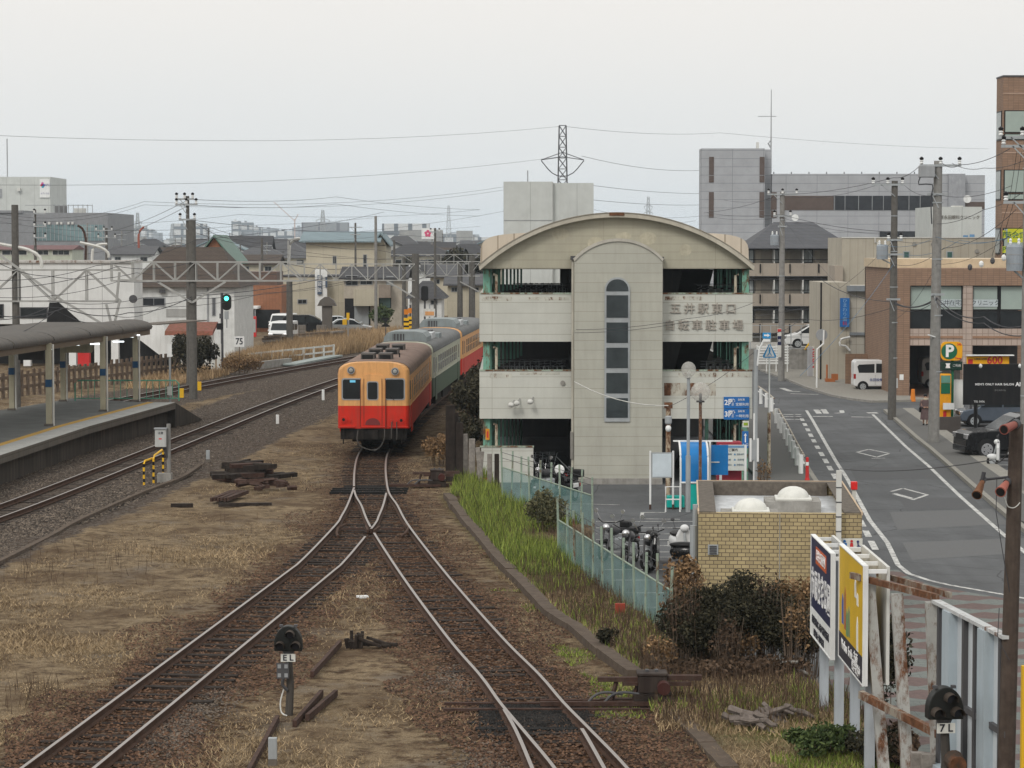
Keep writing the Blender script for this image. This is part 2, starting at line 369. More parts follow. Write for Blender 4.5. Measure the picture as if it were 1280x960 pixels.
# wide ground to the horizon
gm_ = paint('town_ground', (.13, .125, .115), rough=.95, var=.25, scale=.05, dirt=0)
gd = MB(); N_ = 64; gd.add([(5200*math.cos(2*math.pi*i/N_), 5200*math.sin(2*math.pi*i/N_), STREET) for i in range(N_)], [tuple(range(N_))]); struct('ground', gd, gm_)
# asphalt
m, n, b, o = newmat('asphalt'); v = nd(n, 'TexCoord').outputs['Object']
a1 = noise(n, v, 90, 3, .7); a2 = noise(n, v, .25, 5); a3 = noise(n, mapping(n, v, (1.6, .06, 1)), 1.2, 4)
base = ramp(n, a1, [(.3, (.072, .075, .079)), (.7, (.118, .121, .125))])
base = mixc(n, 1.0, base, ramp(n, a2, [(.35, .8), (.65, 1.15)]), 'MULTIPLY'); base = mixc(n, 1.0, base, ramp(n, a3, [(.3, .86), (.7, 1.08)]), 'MULTIPLY')
vc = nd(n, 'TexVoronoi', feature='DISTANCE_TO_EDGE'); vc.inputs['Scale'].default_value = .22; wn = nd(n, 'TexNoise'); wn.inputs['Scale'].default_value = .9; n.links.new(v, wn.inputs['Vector']); n.links.new(mixc(n, .25, v, wn.outputs['Color'], 'ADD'), vc.inputs['Vector'])
base = mixc(n, ramp(n, vc.outputs['Distance'], [(.0, .75), (.006, .0)]), base, (.022,.022,.023)); base = mixc(n, ramp(n, noise(n, v, .8, 5, .7), [(.56, 0.0), (.7, .45)]), base, (.045,.045,.046))
n.links.new(base, b.inputs['Base Color']); b.inputs['Roughness'].default_value = .85; b.inputs['Specular IOR Level'].default_value = .15; bump(n, b, a1, .01, .5)
struct('road', MB().add([(-1.1,36,-.596),(60,36,-.596),(60,215,-.596),(-1.1,215,-.596)], [(0,1,2,3)]), m)
asph_dk = paint('asphalt_patch', (.080,.082,.086), rough=.9, var=.2, scale=30, dirt=.2)
asph_lt = paint('asphalt_old', (.112,.114,.116), rough=.9, var=.2, scale=30, dirt=.2)
def sheet(mb, px, z):
    mb.add(GP(px, z), [tuple(range(len(px)))[::-1]])
p1 = MB(); sheet(p1, [(1062,585),(1180,583),(1200,598),(1070,600)], -.592); sheet(p1, [(1122,622),(1216,622),(1228,636),(1134,638)], -.592); struct('road_patch', p1, asph_dk)
p2 = MB(); sheet(p2, [(1112,640),(1240,636),(1262,655),(1122,662)], -.592); sheet(p2, [(1128,678),(1290,672),(1300,690),(1140,700)], -.592); struct('road_patch', p2, asph_lt)
def strip(mb, pts, wd, z):
    pts = [Vector((p.x, p.y, z)) for p in pts]
    for i in range(len(pts)-1):
        d = (pts[i+1]-pts[i]).normalized(); s_ = Vector((-d.y, d.x, 0))*wd/2
        mb.add([pts[i]-s_, pts[i]+s_, pts[i+1]+s_, pts[i+1]-s_], [(3,2,1,0)])
m, n, b, o = newmat('road_paint'); v = nd(n, 'TexCoord').outputs['Object']
pf = noise(n, v, 6, 6, .75); base = mixc(n, ramp(n, pf, [(.45, 0.0), (.62, .85)]), (.50,.50,.48), (.10,.10,.10)); n.links.new(base, b.inputs['Base Color']); b.inputs['Roughness'].default_value = .7
MK = -.588; pm = MB(); ge = lambda L: GP(L, MK)
strip(pm, ge([(1008,513),(1015,524),(1028,547),(1044,575),(1060,600),(1087,650),(1109,678),(1122.5,706),(1136,717),(1162,725.5),(1186,731),(1260,744),(1330,757)]), .15, MK)
strip(pm, ge([(1091,518),(1111.6,538),(1132,558),(1161,582.5),(1180,601),(1201,621),(1227,644),(1251,665),(1300,706)]), .15, MK)
for a_, b_ in [(523,526),(529,532.5),(535.5,539),(542,546),(549,553),(557,561),(565,570),(573.5,579),(582.5,588),(592,598.5),(603,611),(650,658),(663,671),(676,687),(697,706)]:
    xa = np.interp(a_, [523,556,591,650,690], [1002,1020,1041,1075,1096]); xb = np.interp(b_, [523,556,591,650,690], [1002,1020,1041,1075,1096])
    strip(pm, ge([(xa, a_), (xb, b_)]), .2, MK)
strip(pm, ge([(1016,520.5),(1041,520.5)]), .35, MK); strip(pm, ge([(1064,521),(1091,521.5)]), .3, MK); strip(pm, ge([(1084,516),(1097,516)]), .9, MK)
strip(pm, ge([(1020,512),(1024,517)]), .3, MK); strip(pm, ge([(1020,513),(1033,513)]), .3, MK); strip(pm, ge([(1029,511.5),(1033,517)]), .3, MK); strip(pm, ge([(1044,516.5),(1053,516),(1052,513)]), .25, MK)
strip(pm, ge([(977,485),(988,489),(1000,489.5)]), .35, MK); strip(pm, ge([(988,492),(1023,493)]), .3, MK)
for yy in (518, 520.5, 524): strip(pm, ge([(979, yy),(992, yy+.3)]), .3, MK); strip(pm, ge([(994, yy),(1001, yy+.3)]), .3, MK)
dm = lambda L: strip(pm, ge([(1060+a_/5.818, 500+b_/5.818) for a_, b_ in L]), .13, MK)
dm([(315,665),(400,642)]); dm([(400,642),(580,690)]); dm([(575,690),(470,726)]); dm([(470,722),(330,682)]); dm([(340,678),(470,715)]); dm([(65,380),(150,358)]); dm([(150,358),(300,388)]); dm([(295,390),(205,416)]); dm([(205,414),(75,382)]); dm([(170,424),(270,422)])
for yy in (651.8,659.7,667.3,674.4,682,689.9,696.3,712,725,741,759): strip(pm, ge([(745+max(0,yy-700)*.9, yy),(866, yy)]), .09, MK)
strip(pm, ge([(802,648),(803,640.5),(832,640.5)]), .12, MK); strip(pm, ge([(805,648.5),(850,649)]), .1, MK); strip(pm, ge([(700,629),(775,631)]), .1, MK)
strip(pm, ge([(1160,548),(1196,551)]), .12, MK)
for yy in (562,575.5,581,588): strip(pm, ge([(1215+(yy-562)*.8, yy),(1320, yy+.5)]), .12, MK)
struct('road_markings', pm, m)
# pavements with a real kerb step
pave = paint('pavement_asphalt', (.105,.104,.10), rough=.9, var=.15, scale=20, dirt=.15)
pconc = paint('pavement_concrete', (.24,.23,.205), rough=.9, var=.15, scale=6, dirt=.35)
kr = GP([(1104,514.6),(1118,526.6),(1144,550),(1161,563.6),(1218,614),(1263.7,653),(1345,722)], STREET); kb = GP([(1128,513),(1162,537),(1194,560),(1250,600),(1300,637),(1420,727)], STREET)
def slab(name, left, right, z0, z1, mat):
    mb = MB(); n_ = len(left)
    for i in range(n_-1):
        a_, b_, c_, d_ = left[i], right[i], right[i+1], left[i+1]
        vs = [(p.x,p.y,z0) for p in (a_,b_,c_,d_)] + [(p.x,p.y,z1) for p in (a_,b_,c_,d_)]
        fs = [(4,5,6,7),(7,6,5,4),(0,4,7,3),(1,2,6,5)] if False else [(7,6,5,4),(3,7,4,0),(5,6,2,1)]
        if i == 0: fs.append((4,5,1,0))
        if i == n_-2: fs.append((6,7,3,2))
        mb.add(vs, fs)
    return struct(name, mb, mat)
def shift(line, d): 
    out = []
    for i, p in enumerate(line):
        t = (line[min(i+1,len(line)-1)] - line[max(i-1,0)]).normalized(); out.append(Vector((p.x + t.y*d, p.y - t.x*d, p.z)))
    return out
# lines run towards the camera, so the right side of the walk is at shift < 0
slab('pavement', shift(kr[:6], -.2), kb[:6], -.7, -.47, pave)
slab('kerb', kr, shift(kr, -.195), -.7, -.462, pconc)
slab('pavement_edging', kb, shift(kb, -.6), -.7, -.468, pconc)
fk = GP([(950,464),(964,469),(986,477),(1007.5,486),(1038,495.6),(1061,500),(1089,503.5)], STREET)
slab('pavement', shift(fk, -.2), shift(fk, -4.2), -.7, -.475, pconc); slab('kerb', fk, shift(fk, -.195), -.7, -.466, conc)
lk = GP([(962,512),(974,534),(992,563),(1012,597),(1022,612)], STREET)
slab('pavement', [Vector((9.4, p.y, STREET)) for p in lk], lk, -.7, -.48, pave); slab('kerb', shift(lk,.004), shift(lk, -.18), -.7, -.47, pconc)
forec = MB().add([(X(1138,150),146,-.585),(60,146,-.585),(60,166,-.585),(X(1060,150),166,-.585)], [(0,1,2,3)])
struct('forecourt_paving', forec, facade('pink_paving', (.30,.20,.16), .5,.5,.03))
# striped block paving in the foreground
m, n, b, o = newmat('block_paving'); v = nd(n, 'TexCoord').outputs['Object']
sxy = nd(n, 'SeparateXYZ'); n.links.new(v, sxy.inputs[0])
br = nd(n, 'TexBrick'); n.links.new(v, br.inputs['Vector']); br.inputs['Scale'].default_value = 1; br.inputs['Brick Width'].default_value = .5; br.inputs['Row Height'].default_value = .78; br.inputs['Mortar Size'].default_value = .004; br.offset = .5
br.inputs['Color1'].default_value = (.125,.14,.13,1); br.inputs['Color2'].default_value = (.125,.14,.13,1); br.inputs['Mortar'].default_value = (.06,.06,.06,1)
wv = nd(n, 'Math', operation='PINGPONG'); n.links.new(sxy.outputs[1], wv.inputs[0]); wv.inputs[1].default_value = .78
jag = nd(n, 'Math', operation='PINGPONG'); n.links.new(sxy.outputs[0], jag.inputs[0]); jag.inputs[1].default_value = .55
s1 = nd(n, 'Math', operation='MULTIPLY_ADD'); n.links.new(jag.outputs[0], s1.inputs[0]); s1.inputs[1].default_value = .7; n.links.new(wv.outputs[0], s1.inputs[2])
base = mixc(n, ramp(n, s1.outputs[0], [(.55, 0.0), (.57, 1.0)]), br.outputs[0], (.105,.068,.062))
base = mixc(n, 1.0, base, ramp(n, noise(n, v, 7, 5, .7), [(.3, .75), (.7, 1.2)]), 'MULTIPLY')
n.links.new(base, b.inputs['Base Color']); b.inputs['Roughness'].default_value = .9
ed_ = GP([(1095,712),(1122.5,712),(1138,722),(1162,730),(1186,735.5),(1260,748.5),(1400,772)], -.58)
struct('block_pavement', MB().add([(p.x,p.y,-.586) for p in ed_] + [(22,30,-.586),(6.5,30,-.586),(6.3,48,-.586),(7.0,60,-.586)], [tuple(range(11))[::-1]]), m)

# ---------------------------------------------------------------- railway tracks (things: rails, sleepers)
def offs(line, d):
    out = []
    for i, p in enumerate(line):
        t = (line[min(i+1, len(line)-1)] - line[max(i-1, 0)]).normalized(); out.append(p + Vector((t.y, -t.x, 0))*d)
    return out
def rail(mb_side, mb_top, pts, h=.15, wd=.068, taper=None):
    n_ = len(pts)
    for mbx, prof in ((mb_side, [(-.065,-h),(.065,-h),(.05,-h+.02),(.014,-h+.035),(.014,-.04),(.034,-.03),(.034,-.003),(-.034,-.003),(-.034,-.03),(-.014,-.04),(-.014,-h+.035),(-.05,-h+.02)]),
                      (mb_top, [(-.033,-.0035),(.033,-.0035),(.028,0.0),(-.028,0.0)])):
        rings = []
        for i, p in enumerate(pts):
            t = (pts[min(i+1,n_-1)] - pts[max(i-1,0)]).normalized(); s_ = Vector((t.y,-t.x,0))
            rings.append([p + s_*a + Vector((0,0,c)) for a, c in prof])
        q = len(prof); vs = [x for r_ in rings for x in r_]
        fs = [(i*q+k_, (i+1)*q+k_, (i+1)*q+(k_+1) % q, i*q+(k_+1) % q) for i in range(n_-1) for k_ in range(q)]
        fs += [tuple(range(q)), tuple(range((n_-1)*q, n_*q))[::-1]]
        mbx.add(vs, fs)
def rails(root, pts, name='rail'):
    a_, b_ = MB(), MB(); rail(a_, b_, pts); o_ = a_.build(name, rail_side, root); b_.build('running_surface', rail_top, o_); return o_
sl_me = MB().box(-1.05,1.05,-.10,.10,-.13,.02).build('sleeper', dwood); SLM = sl_me.data; bpy.data.objects.remove(sl_me)
def sleepers(root, line, i0, i1, step=1, ln=1.0, jit=.05, limit=100, up=0.0):
    k_ = 0; rest = MB()
    for i in range(i0, i1, step):
        p = line[i]; t = (line[min(i+1,len(line)-1)] - line[max(i-1,0)]).normalized(); a_ = math.atan2(t.y, t.x) - math.pi/2 + random.uniform(-.02,.02)
        zz_ = RT - .195 + up + random.uniform(-.025,.02)
        if k_ < limit:
            o_ = bpy.data.objects.new('sleeper', SLM); COL.objects.link(o_); o_.parent = root; o_.location = (p.x+random.uniform(-jit,jit), p.y, zz_); o_.rotation_euler = (0,0,a_); o_.scale = (ln*random.uniform(.96,1.04), random.uniform(.85,1.15), 1)
        else: rest.cbox((p.x,p.y,zz_-.05), (2.1,.2,.14), a_)
        k_ += 1
    if rest.v: tag(rest.build('distant_sleepers', dwood, root), kind='stuff')
g2 = .5335 + .033
iF = min(range(len(cR)), key=lambda i: abs(cR[i].y - 100.5)); iS = min(range(len(cR)), key=lambda i: abs(cR[i].y - G(464,609,RT).y))
t1 = thing('railway_track', 'rusty brown track running from the train to the right of the points', 'track', (0,0,0))
sleepers(t1, cR, 0, len(cR), 1, up=.010)
rails(t1, offs(cR, g2))
iFrog = min(range(len(cR)), key=lambda i: abs(cR[i].y - G(465,664,RT).y)); rails(t1, offs(cR, -g2)[:iFrog]); rails(t1, offs(cR, -g2)[iFrog+2:iS], 'closure_rail'); rails(t1, offs(cR, -g2)[iS+1:])
t2 = thing('railway_track', 'polished pair of rails sweeping to the lower left through dry grass', 'track', (0,0,0))
iFL = min(range(len(cL)), key=lambda i: abs(cL[i].y - G(465,664,RT).y)); rails(t2, offs(cL, -g2)); rails(t2, offs(cL, g2)[:iFL-1]); rails(t2, offs(cL, g2)[iFL+1:-3], 'closure_rail')
sleepers(t2, cL, 0, len(cL)-16, 1, up=.024)
t3 = thing('turnout', 'near set of points opening at the bottom of the picture beside a switch machine', 'points', (0,0,0))
rails(t3, offs(cRL, -g2)[:-1], 'curved_rail'); rails(t3, offs(cRL, g2)[:-4], 'switch_rail')
pl = G(665, 880, .05)
for dy in (-.35, .25): MB().bar((pl.x-1.6, pl.y+dy-.1, .03), (pl.x+2.4, pl.y+dy-.1, .03), .09, .05).build('point_rod', rust, t3)
for k_ in range(4): MB().box(pl.x-1.15+.15*(k_%2), pl.x+1.1+.12*(k_%3), pl.y-.3-k_*.62-.11, pl.y-.3-k_*.62+.11, -.1, .022-.006*(k_%3)).build('slide_timber', paint('oily_timber', (.010,.010,.010), rough=.95, dirt=.1), t3)
t6 = thing('turnout', 'far Y-shaped points with crossing rails in front of the train', 'points', (0,0,0))
q = G(464, 608, .05)
for k_ in range(3): MB().box(q.x-1.3, q.x+1.3, q.y-.5-k_*.7-.1, q.y-.5-k_*.7+.1, -.1, .045).build('slide_timber', MATS['oily_timber'], t6)
for s_ in (-1, 1):
    a_ = G(465 + s_*4, 659, RT); MB().bar((a_.x, a_.y-.6, RT-.05), (a_.x+s_*.12, a_.y+.5, RT-.05), .05, .09).build('wing_rail', rail_side, t6)
for xx in ((423, 661), (508, 661)):
    a_ = G(*xx, RT); s_ = 1 if xx[0] < 460 else -1
    MB().tube([(a_.x+s_*.10, a_.y-1.6, RT-.04), (a_.x, a_.y-.8, RT-.04), (a_.x-s_*.05, a_.y+.6, RT-.04), (a_.x+s_*.12, a_.y+1.6, RT-.04)], .04).build('check_rail', rail_side, t6)
for x0_, x1_ in ((424,455),(477,505)): MB().bar(G(x0_,661,.08), G(x1_,661,.08), .08, .05).build('gauge_tie', rust, t6)
t4 = thing('railway_track', 'main line track nearest the platform edge', 'track', (0,0,0)); rails(t4, offs(cA, g2)); rails(t4, offs(cA, -g2)); sleepers(t4, cA, 10, len(cA)-150, 1)
t5 = thing('railway_track', 'far main line track behind the platform, on a grey gravel bank', 'track', (0,0,0)); rails(t5, offs(cB, g2)); rails(t5, offs(cB, -g2)); sleepers(t5, cB, 60, len(cB)-150, 1)
# rusty conductor / guard strip along the near side of the main line, concrete edging
for line, lab in ((KERB, 'long broken concrete edging beside the green grass, right of the track'), (KERB2, 'short sunken concrete edging below the near switch machine')):
    mb = MB(); pts = catmull(line, 1.2)
    for i in range(len(pts)-1): 
        j = random.uniform(-.015,.015); mb.bar(pts[i]+Vector((j,0,-.12+j)), pts[i+1]+Vector((j,0,-.12+j)), .30, .26)
    tag(mb.build('concrete_edging', paint('edging_concrete', (.090,.068,.052), rough=.95, var=.25, scale=5, dirt=.5, bmp=.5)), lab, 'edging')
el = catmull(GP([(-20,712),(60,672),(100,650),(180,615),(225,598),(250,582)], .05), 1.5); mb = MB()
for i in range(len(el)-1): mb.bar(el[i], el[i+1], .16, .10)
tag(mb.build('cable_trough', MATS['edging_concrete']), 'thin concrete cable trough between gravel and dry grass on the left', 'trough')
# ================================================================ TRAIN
def carpaint(key, c): return paint(key, c, rough=.42, var=.10, scale=1.6, dirt=.42, dcol=(.10,.07,.05))
cream = carpaint('cream_orange_livery', (.66,.345,.135)); red = carpaint('vermilion_livery', (.52,.026,.014)); mint = carpaint('pale_green_livery', (.42,.43,.335)); dgreen = carpaint('deep_green_livery', (.035,.075,.04))
rbrown = paint('sooty_brown_roof', (.205,.145,.12), rough=.9, var=.2, scale=1.5, dirt=.3); rgrey = paint('grey_train_roof', (.14,.145,.145), rough=.8, var=.15, scale=1.2, dirt=.4)
under = paint('underframe_grime', (.013,.011,.010), rough=.9, var=.4, scale=4); acm = paint('roof_unit_grey', (.22,.25,.255), rough=.6, dirt=.3)
HW = 1.42
def roofprof(k=1.0, n=12):   # from right gutter over the top to the left gutter
    out = []
    for i in range(n+1):
        t = math.pi*i/n; out.append((HW*k*math.copysign(abs(math.cos(t))**.55, math.cos(t)), 3.12 + .50*math.sin(t)**.75 - (1-k)*.2))
    return out
def loft(mb, rings, closed=False):
    n = len(rings[0]); vs = [p for r_ in rings for p in r_]
    fs = [(i*n+k_, i*n+(k_+1) % n, (i+1)*n+(k_+1) % n, (i+1)*n+k_) for i in range(len(rings)-1) for k_ in range(n if closed else n-1)]
    mb.add(vs, fs)
def train_car(label, up, low, roofm, front=True, vents=True):
    L = 20.0; t = thing('train_car', label, 'train', group=None)
    ysn = [(0.0,.90),(.05,.945),(.16,.985),(.35,1.0),(L-.35,1.0),(L-.16,.985),(L-.05,.945),(L,.90)]
    lo = MB(); loft(lo, [[(HW*k_,y,.98),(HW*k_,y,1.88)] for y,k_ in ysn]); loft(lo, [[(-HW*k_,y,1.88),(-HW*k_,y,.98)] for y,k_ in ysn])
    for y,k_ in (ysn[0], ysn[-1]): lo.add([(-HW*k_,y,.98),(HW*k_,y,.98),(HW*k_,y,1.88),(-HW*k_,y,1.88)], [(0,1,2,3)])
    lo.add([(-HW,0.3,.98),(HW,.3,.98),(HW,L-.3,.98),(-HW,L-.3,.98)], [(3,2,1,0)])
    lo.build('lower_body', low, t)
    ub = MB(); loft(ub, [[(HW*k_,y,1.88),(HW*k_,y,3.12)] for y,k_ in ysn]); loft(ub, [[(-HW*k_,y,3.12),(-HW*k_,y,1.88)] for y,k_ in ysn])
    for y,k_ in (ysn[0], ysn[-1]):
        pr = [(-HW*k_,y,1.88),(HW*k_,y,1.88)] + [(a,y,c) for a,c in roofprof(k_)]; ub.add(pr, [tuple(range(len(pr)))])
    loft(ub, [[(a,y,c) for a,c in roofprof(k_)] for y,k_ in ysn[:4]]); loft(ub, [[(a,y,c) for a,c in roofprof(k_)] for y,k_ in ysn[4:]])
    ub.build('upper_body', up, t, smooth=False)
    rf = MB(); loft(rf, [[(a*1.006,y,c+.012) for a,c in roofprof(1.0, 20)] for y in (.32, L/2, L-.32)]); r_ = rf.build('roof', roofm, t, smooth=True)
    # sides
    for s_ in (-1, 1):
        x0, x1 = (HW-.01, HW+.012) if s_ > 0 else (-HW-.012, -HW+.01)
        nW = 10
        for k_ in range(nW):
            y0 = 3.35 + k_*1.36
            fr = MB().box(x0,x1,y0,y0+1.0,2.02,2.88).build('window', chrome if k_ < 0 else up, t); MB().box(x0-.004*(s_<0),x1+.004*(s_>0),y0+.06,y0+.94,2.08,2.44).box(x0-.004*(s_<0),x1+.004*(s_>0),y0+.06,y0+.94,2.49,2.83).build('pane', gl, fr)
        for y0 in (1.45, L-2.5):
            d_ = MB().box(x0,x1+.006*(s_>0),y0,y0+1.0,.78,2.98).build('passenger_door', low if False else up, t)
            MB().box(x0-.008*(s_<0),x1+.012*(s_>0),y0+.25,y0+.75,2.1,2.8).build('pane', gl, d_); MB().box(x0-.006*(s_<0),x1+.010*(s_>0),y0-.01,y0+1.01,.76,1.88).build('lower_panel', low, d_)
        y0 = .45; MB().box(x0-.003*(s_<0),x1+.003*(s_>0),y0,y0+.55,2.1,2.85).build('cab_window', gl, t)
        MB().box(x0-.01*(s_<0),x1+.01*(s_>0),.4,L-.4,1.865,1.895).build('belt_trim', chrome if False else up, t)
        MB().box(x0-.02*(s_<0),x1+.02*(s_>0),.3,L-.3,3.09,3.125).build('gutter', roofm, t)
    # front
    if front:
        y = -.004
        def fx(p): return (p-366)/6.4/31.7
        for a,c in ((-1.2,-.49),(.48,1.2)):
            fr = MB().poly(rrect(a-.05,c+.05,2.10,2.97,.10), y-.012, .02).build('windscreen', grey, t)
            MB().poly(rrect(a,c,2.15,2.92,.08), y-.02, .0).build('pane', gl, fr)
            if a < 0: MB().box(a+.28,a+.50,y-.024,y-.02,2.80,2.89).build('destination_panel', lamp('destination_light', (.1,.35,.5), .5), fr)
            else: MB().bar((a+.35,y-.05,2.1),(a+.15,y-.05,2.35),.02).build('wiper', black, fr)
        fr = MB().poly(arch(-.50,.48,.98,3.12,.30), y-.05, .02).build('gangway_frame', up, t)
        dl = MB().poly(arch(-.36,.34,1.05,3.0,.18), y-.062, y-.03).build('front_door', up, t)
        MB().poly(rrect(-.25,.21,2.1,2.85,.09), y-.075, y-.05).build('door_window_frame', grey, dl); MB().poly(rrect(-.21,.17,2.14,2.81,.07), y-.08, y-.05).build('pane', gl, dl)
        lk_ = paint('door_gap_dark_red', (.10,.03,.02), dirt=0)  # dark red of the thin lines along the door edges
        for sx_ in (-.505,-.365,.345,.485): MB().box(sx_-.009,sx_+.009,y-.074,y-.04,1.05,2.95).build('door_seam', lk_, fr)
        for sx_ in (-.43, .41): MB().bar((sx_,y-.07,1.92),(sx_,y-.07,2.75),.02).build('grab_rail', up, fr)
        MB().box(-.51,.49,y-.058,.0,.985,1.885).build('lower_gangway_panel', low, fr); MB().box(-.37,.35,y-.07,y-.03,1.05,1.885).build('lower_door_panel', low, dl)
        em = [(-.30+.0, 1.12)] + [(-.02+.30*math.cos(math.pi-math.pi*i/10), 1.14+.26*math.sin(math.pi*i/10)) for i in range(11)] + [(.28,1.12)]
        MB().poly(em, y-.085, y-.05).build('emblem', paint('emblem_brown', (.16,.03,.03), rough=.6), t)
        for hx, hz in ((-.87,3.28),(.86,3.24)):
            rim = MB().disc((hx,y-.03,hz),.15,'y',.06).build('headlight', grey, t); MB().disc((hx,y-.09,hz),.115,'y',.012).build('rim', dgrey, rim); MB().ell((hx,y-.10,hz),(.085,.03,.085)).build('lens', paint('lamp_glass', (.30,.31,.30), rough=.2, dirt=.1), rim)
        for hx, hz in ((-1.17,1.34),(1.10,1.31)):
            tl = MB().disc((hx,y-.02,hz),.13,'y',.04).build('tail_light', red, t); MB().disc((hx,y-.065,hz),.06,'y',.02).build('lens', black, tl)
        for hx in (-.94,.70,.90): MB().disc((hx,y-.03,1.30),.06,'y',.04).build('hose_cap', red, t)
        for a,c in ((-1.38,-.72),(-.5,.45),(.62,1.38)): MB().box(a,c,y-.16,.0,1.03,1.07).build('step_board', red, t)
        MB().box(-1.3,1.3,.02,.3,.55,.98).build('buffer_beam', under, t); MB().box(-.14,.14,-.45,.3,.62,.92).box(-.2,.2,-.52,-.38,.6,.95).build('coupler', under, t)
        for pth in ([(-.60,-.1,.9),(-.62,-.3,.55),(-.45,-.38,.30),(-.05,-.38,.16),(.1,-.3,.2)],[(.45,-.1,.95),(.44,-.28,.6),(.30,-.34,.3),(.05,-.36,.12)],[(.74,-.1,1.25),(.72,-.2,.8),(.72,-.2,.6)],[(.92,-.1,1.25),(.94,-.2,.8),(.92,-.2,.55)]):
            MB().tube(catmull(pth,.08), .024, 6).build('air_hose', paint('dusty_hose', (.06,.055,.05), rough=.7), t)
        for sx_ in (-1.18, 1.12): MB().bar((sx_,-.05,.98),(sx_,-.05,.38),.05).build('rail_guard', under, t)
    # roof gear
    if vents:
        for k_ in range(3):
            for sx_ in (-.36, .34):
                vb = MB().box(sx_-.27,sx_+.27,2.0+k_*4.5,3.1+k_*4.5,3.55,3.86).build('roof_vent', paint('vent_dark', (.10,.09,.085), rough=.7), t)
                MB().box(sx_-.22,sx_+.22,1.985+k_*4.5,2.05+k_*4.5,3.60,3.80).build('grille', black, vb)
    else:
        pr = [(-1.05,3.45),(1.05,3.45),(1.02,3.78),(.85,4.0),(.5,4.06),(-.5,4.06),(-.85,4.0),(-1.02,3.78)]
        ac = MB().poly(pr, 1.2, 4.2).build('air_conditioner', acm, t); MB().box(-.62,-.05,1.17,1.3,3.6,3.95).build('grille', dgrey, ac)
        for k_ in range(4): MB().box(-.60+k_*.15,-.56+k_*.15,1.15,1.18,3.6,3.95).build('grille_bar', acm, ac)
        MB().box(-.5,1.0,5.0,7.0,3.5,3.86).build('condenser', paint('white_unit', (.5,.52,.53), dirt=.3), t); MB().box(-1.1,-.3,5.4,8.0,3.5,3.9).build('cooling_fan_box', acm, t); MB().box(.2,1.15,7.6,9.2,3.45,3.75).build('vent_hood', acm, t)
        MB().box(-.7,.5,10.5,12,3.55,3.8).build('exhaust_box', dgrey, t)
    MB().tube([(.8,4.2,3.6),(.8,4.2,3.78)], .03, 6).build('antenna', black, t)
    # underframe
    for y0 in (2.2, L-4.4):
        bg = MB().box(-1.0,1.0,y0,y0+2.3,.30,.62).build('bogie', under, t)
        for yy in (y0+.2, y0+2.1):
            MB().disc((-.56,yy,.43),.43,'x',.06,18).disc((.56,yy,.43),.43,'x',.06,18).build('wheelset', under, bg)
    MB().box(-1.15,1.15,5.2,8.8,.35,.98).box(-1.2,1.2,9.6,12.2,.42,.98).box(-1.1,1.1,12.8,14.6,.3,.98).build('engine_box', under, t)
    MB().box(-1.25,1.25,.3,L-.3,.82,.985).build('underframe', under, t)
    return t
def rrect(x0,x1,z0,z1,r,n=4):
    out = []
    for cx,cz,a0 in ((x1-r,z0+r,-90),(x1-r,z1-r,0),(x0+r,z1-r,90),(x0+r,z0+r,180)):
        for i in range(n+1):
            a = R(a0+90*i/n); out.append((cx+r*math.cos(a), cz+r*math.sin(a)))
    return out
def arch(x0,x1,z0,z1,r,n=6):
    out = [(x0,z0),(x1,z0)]
    for cx,a0 in ((x1-r,0),(x0+r,90)):
        for i in range(n+1):
            a = R(a0+90*i/n); out.append((cx+r*math.cos(a), z1-r+r*math.sin(a)))
    return out
def put(t, p, q):
    t.location = (p[0],p[1],RT); t.rotation_euler = (0,0,math.atan2(q[1]-p[1], q[0]-p[0])-math.pi/2)
c1 = train_car('leading orange and red diesel railcar with brown roof facing the camera', cream, red, rbrown); put(c1, (-5.46,100.6), (-5.2,120.6))
c2 = train_car('middle pale green and dark green diesel railcar with grey roof', mint, dgreen, rgrey, False, False); put(c2, (-5.17,121.3), (-4.25,141.3))
c3 = train_car('rearmost orange and red diesel railcar behind the green one', cream, red, rgrey, False, False); put(c3, (-4.2,142), (-3.15,162))

# ================================================================ BICYCLE PARKING BUILDING
DF = 95.6
def S(D): return F / D
wallm = facade('ribbed_cream_panel', (.53,.533,.485), 4.2, .40, .008, (.30,.28,.23), var=.015, dirt=.12, rough=.5)
gablem = facade('ribbed_beige_panel', (.395,.375,.295), 4.2, .30, .008, (.27,.25,.2), var=.015, dirt=.22, rough=.5)
towerm = facade('ribbed_grey_cream_panel', (.42,.415,.36), 60, .36, .008, (.27,.26,.21), var=.015, dirt=.22, rough=.5)
greensteel = rusty('mint_rusty_steel', (.16,.34,.26), .36); creamsteel = rusty('cream_rusty_steel', (.50,.46,.36), .40)
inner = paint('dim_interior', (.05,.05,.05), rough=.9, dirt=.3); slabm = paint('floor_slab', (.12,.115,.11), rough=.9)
bk = thing('parking_building', 'three storey bicycle parking building with arched roof and central window tower', 'building', (0,DF,STREET))
bX = lambda p: X(p, DF); bZ = lambda p: Z(p, DF) - STREET
xl, xR = bX(599.5), bX(943); xt0, xt1 = bX(718), bX(828); DEP = 24
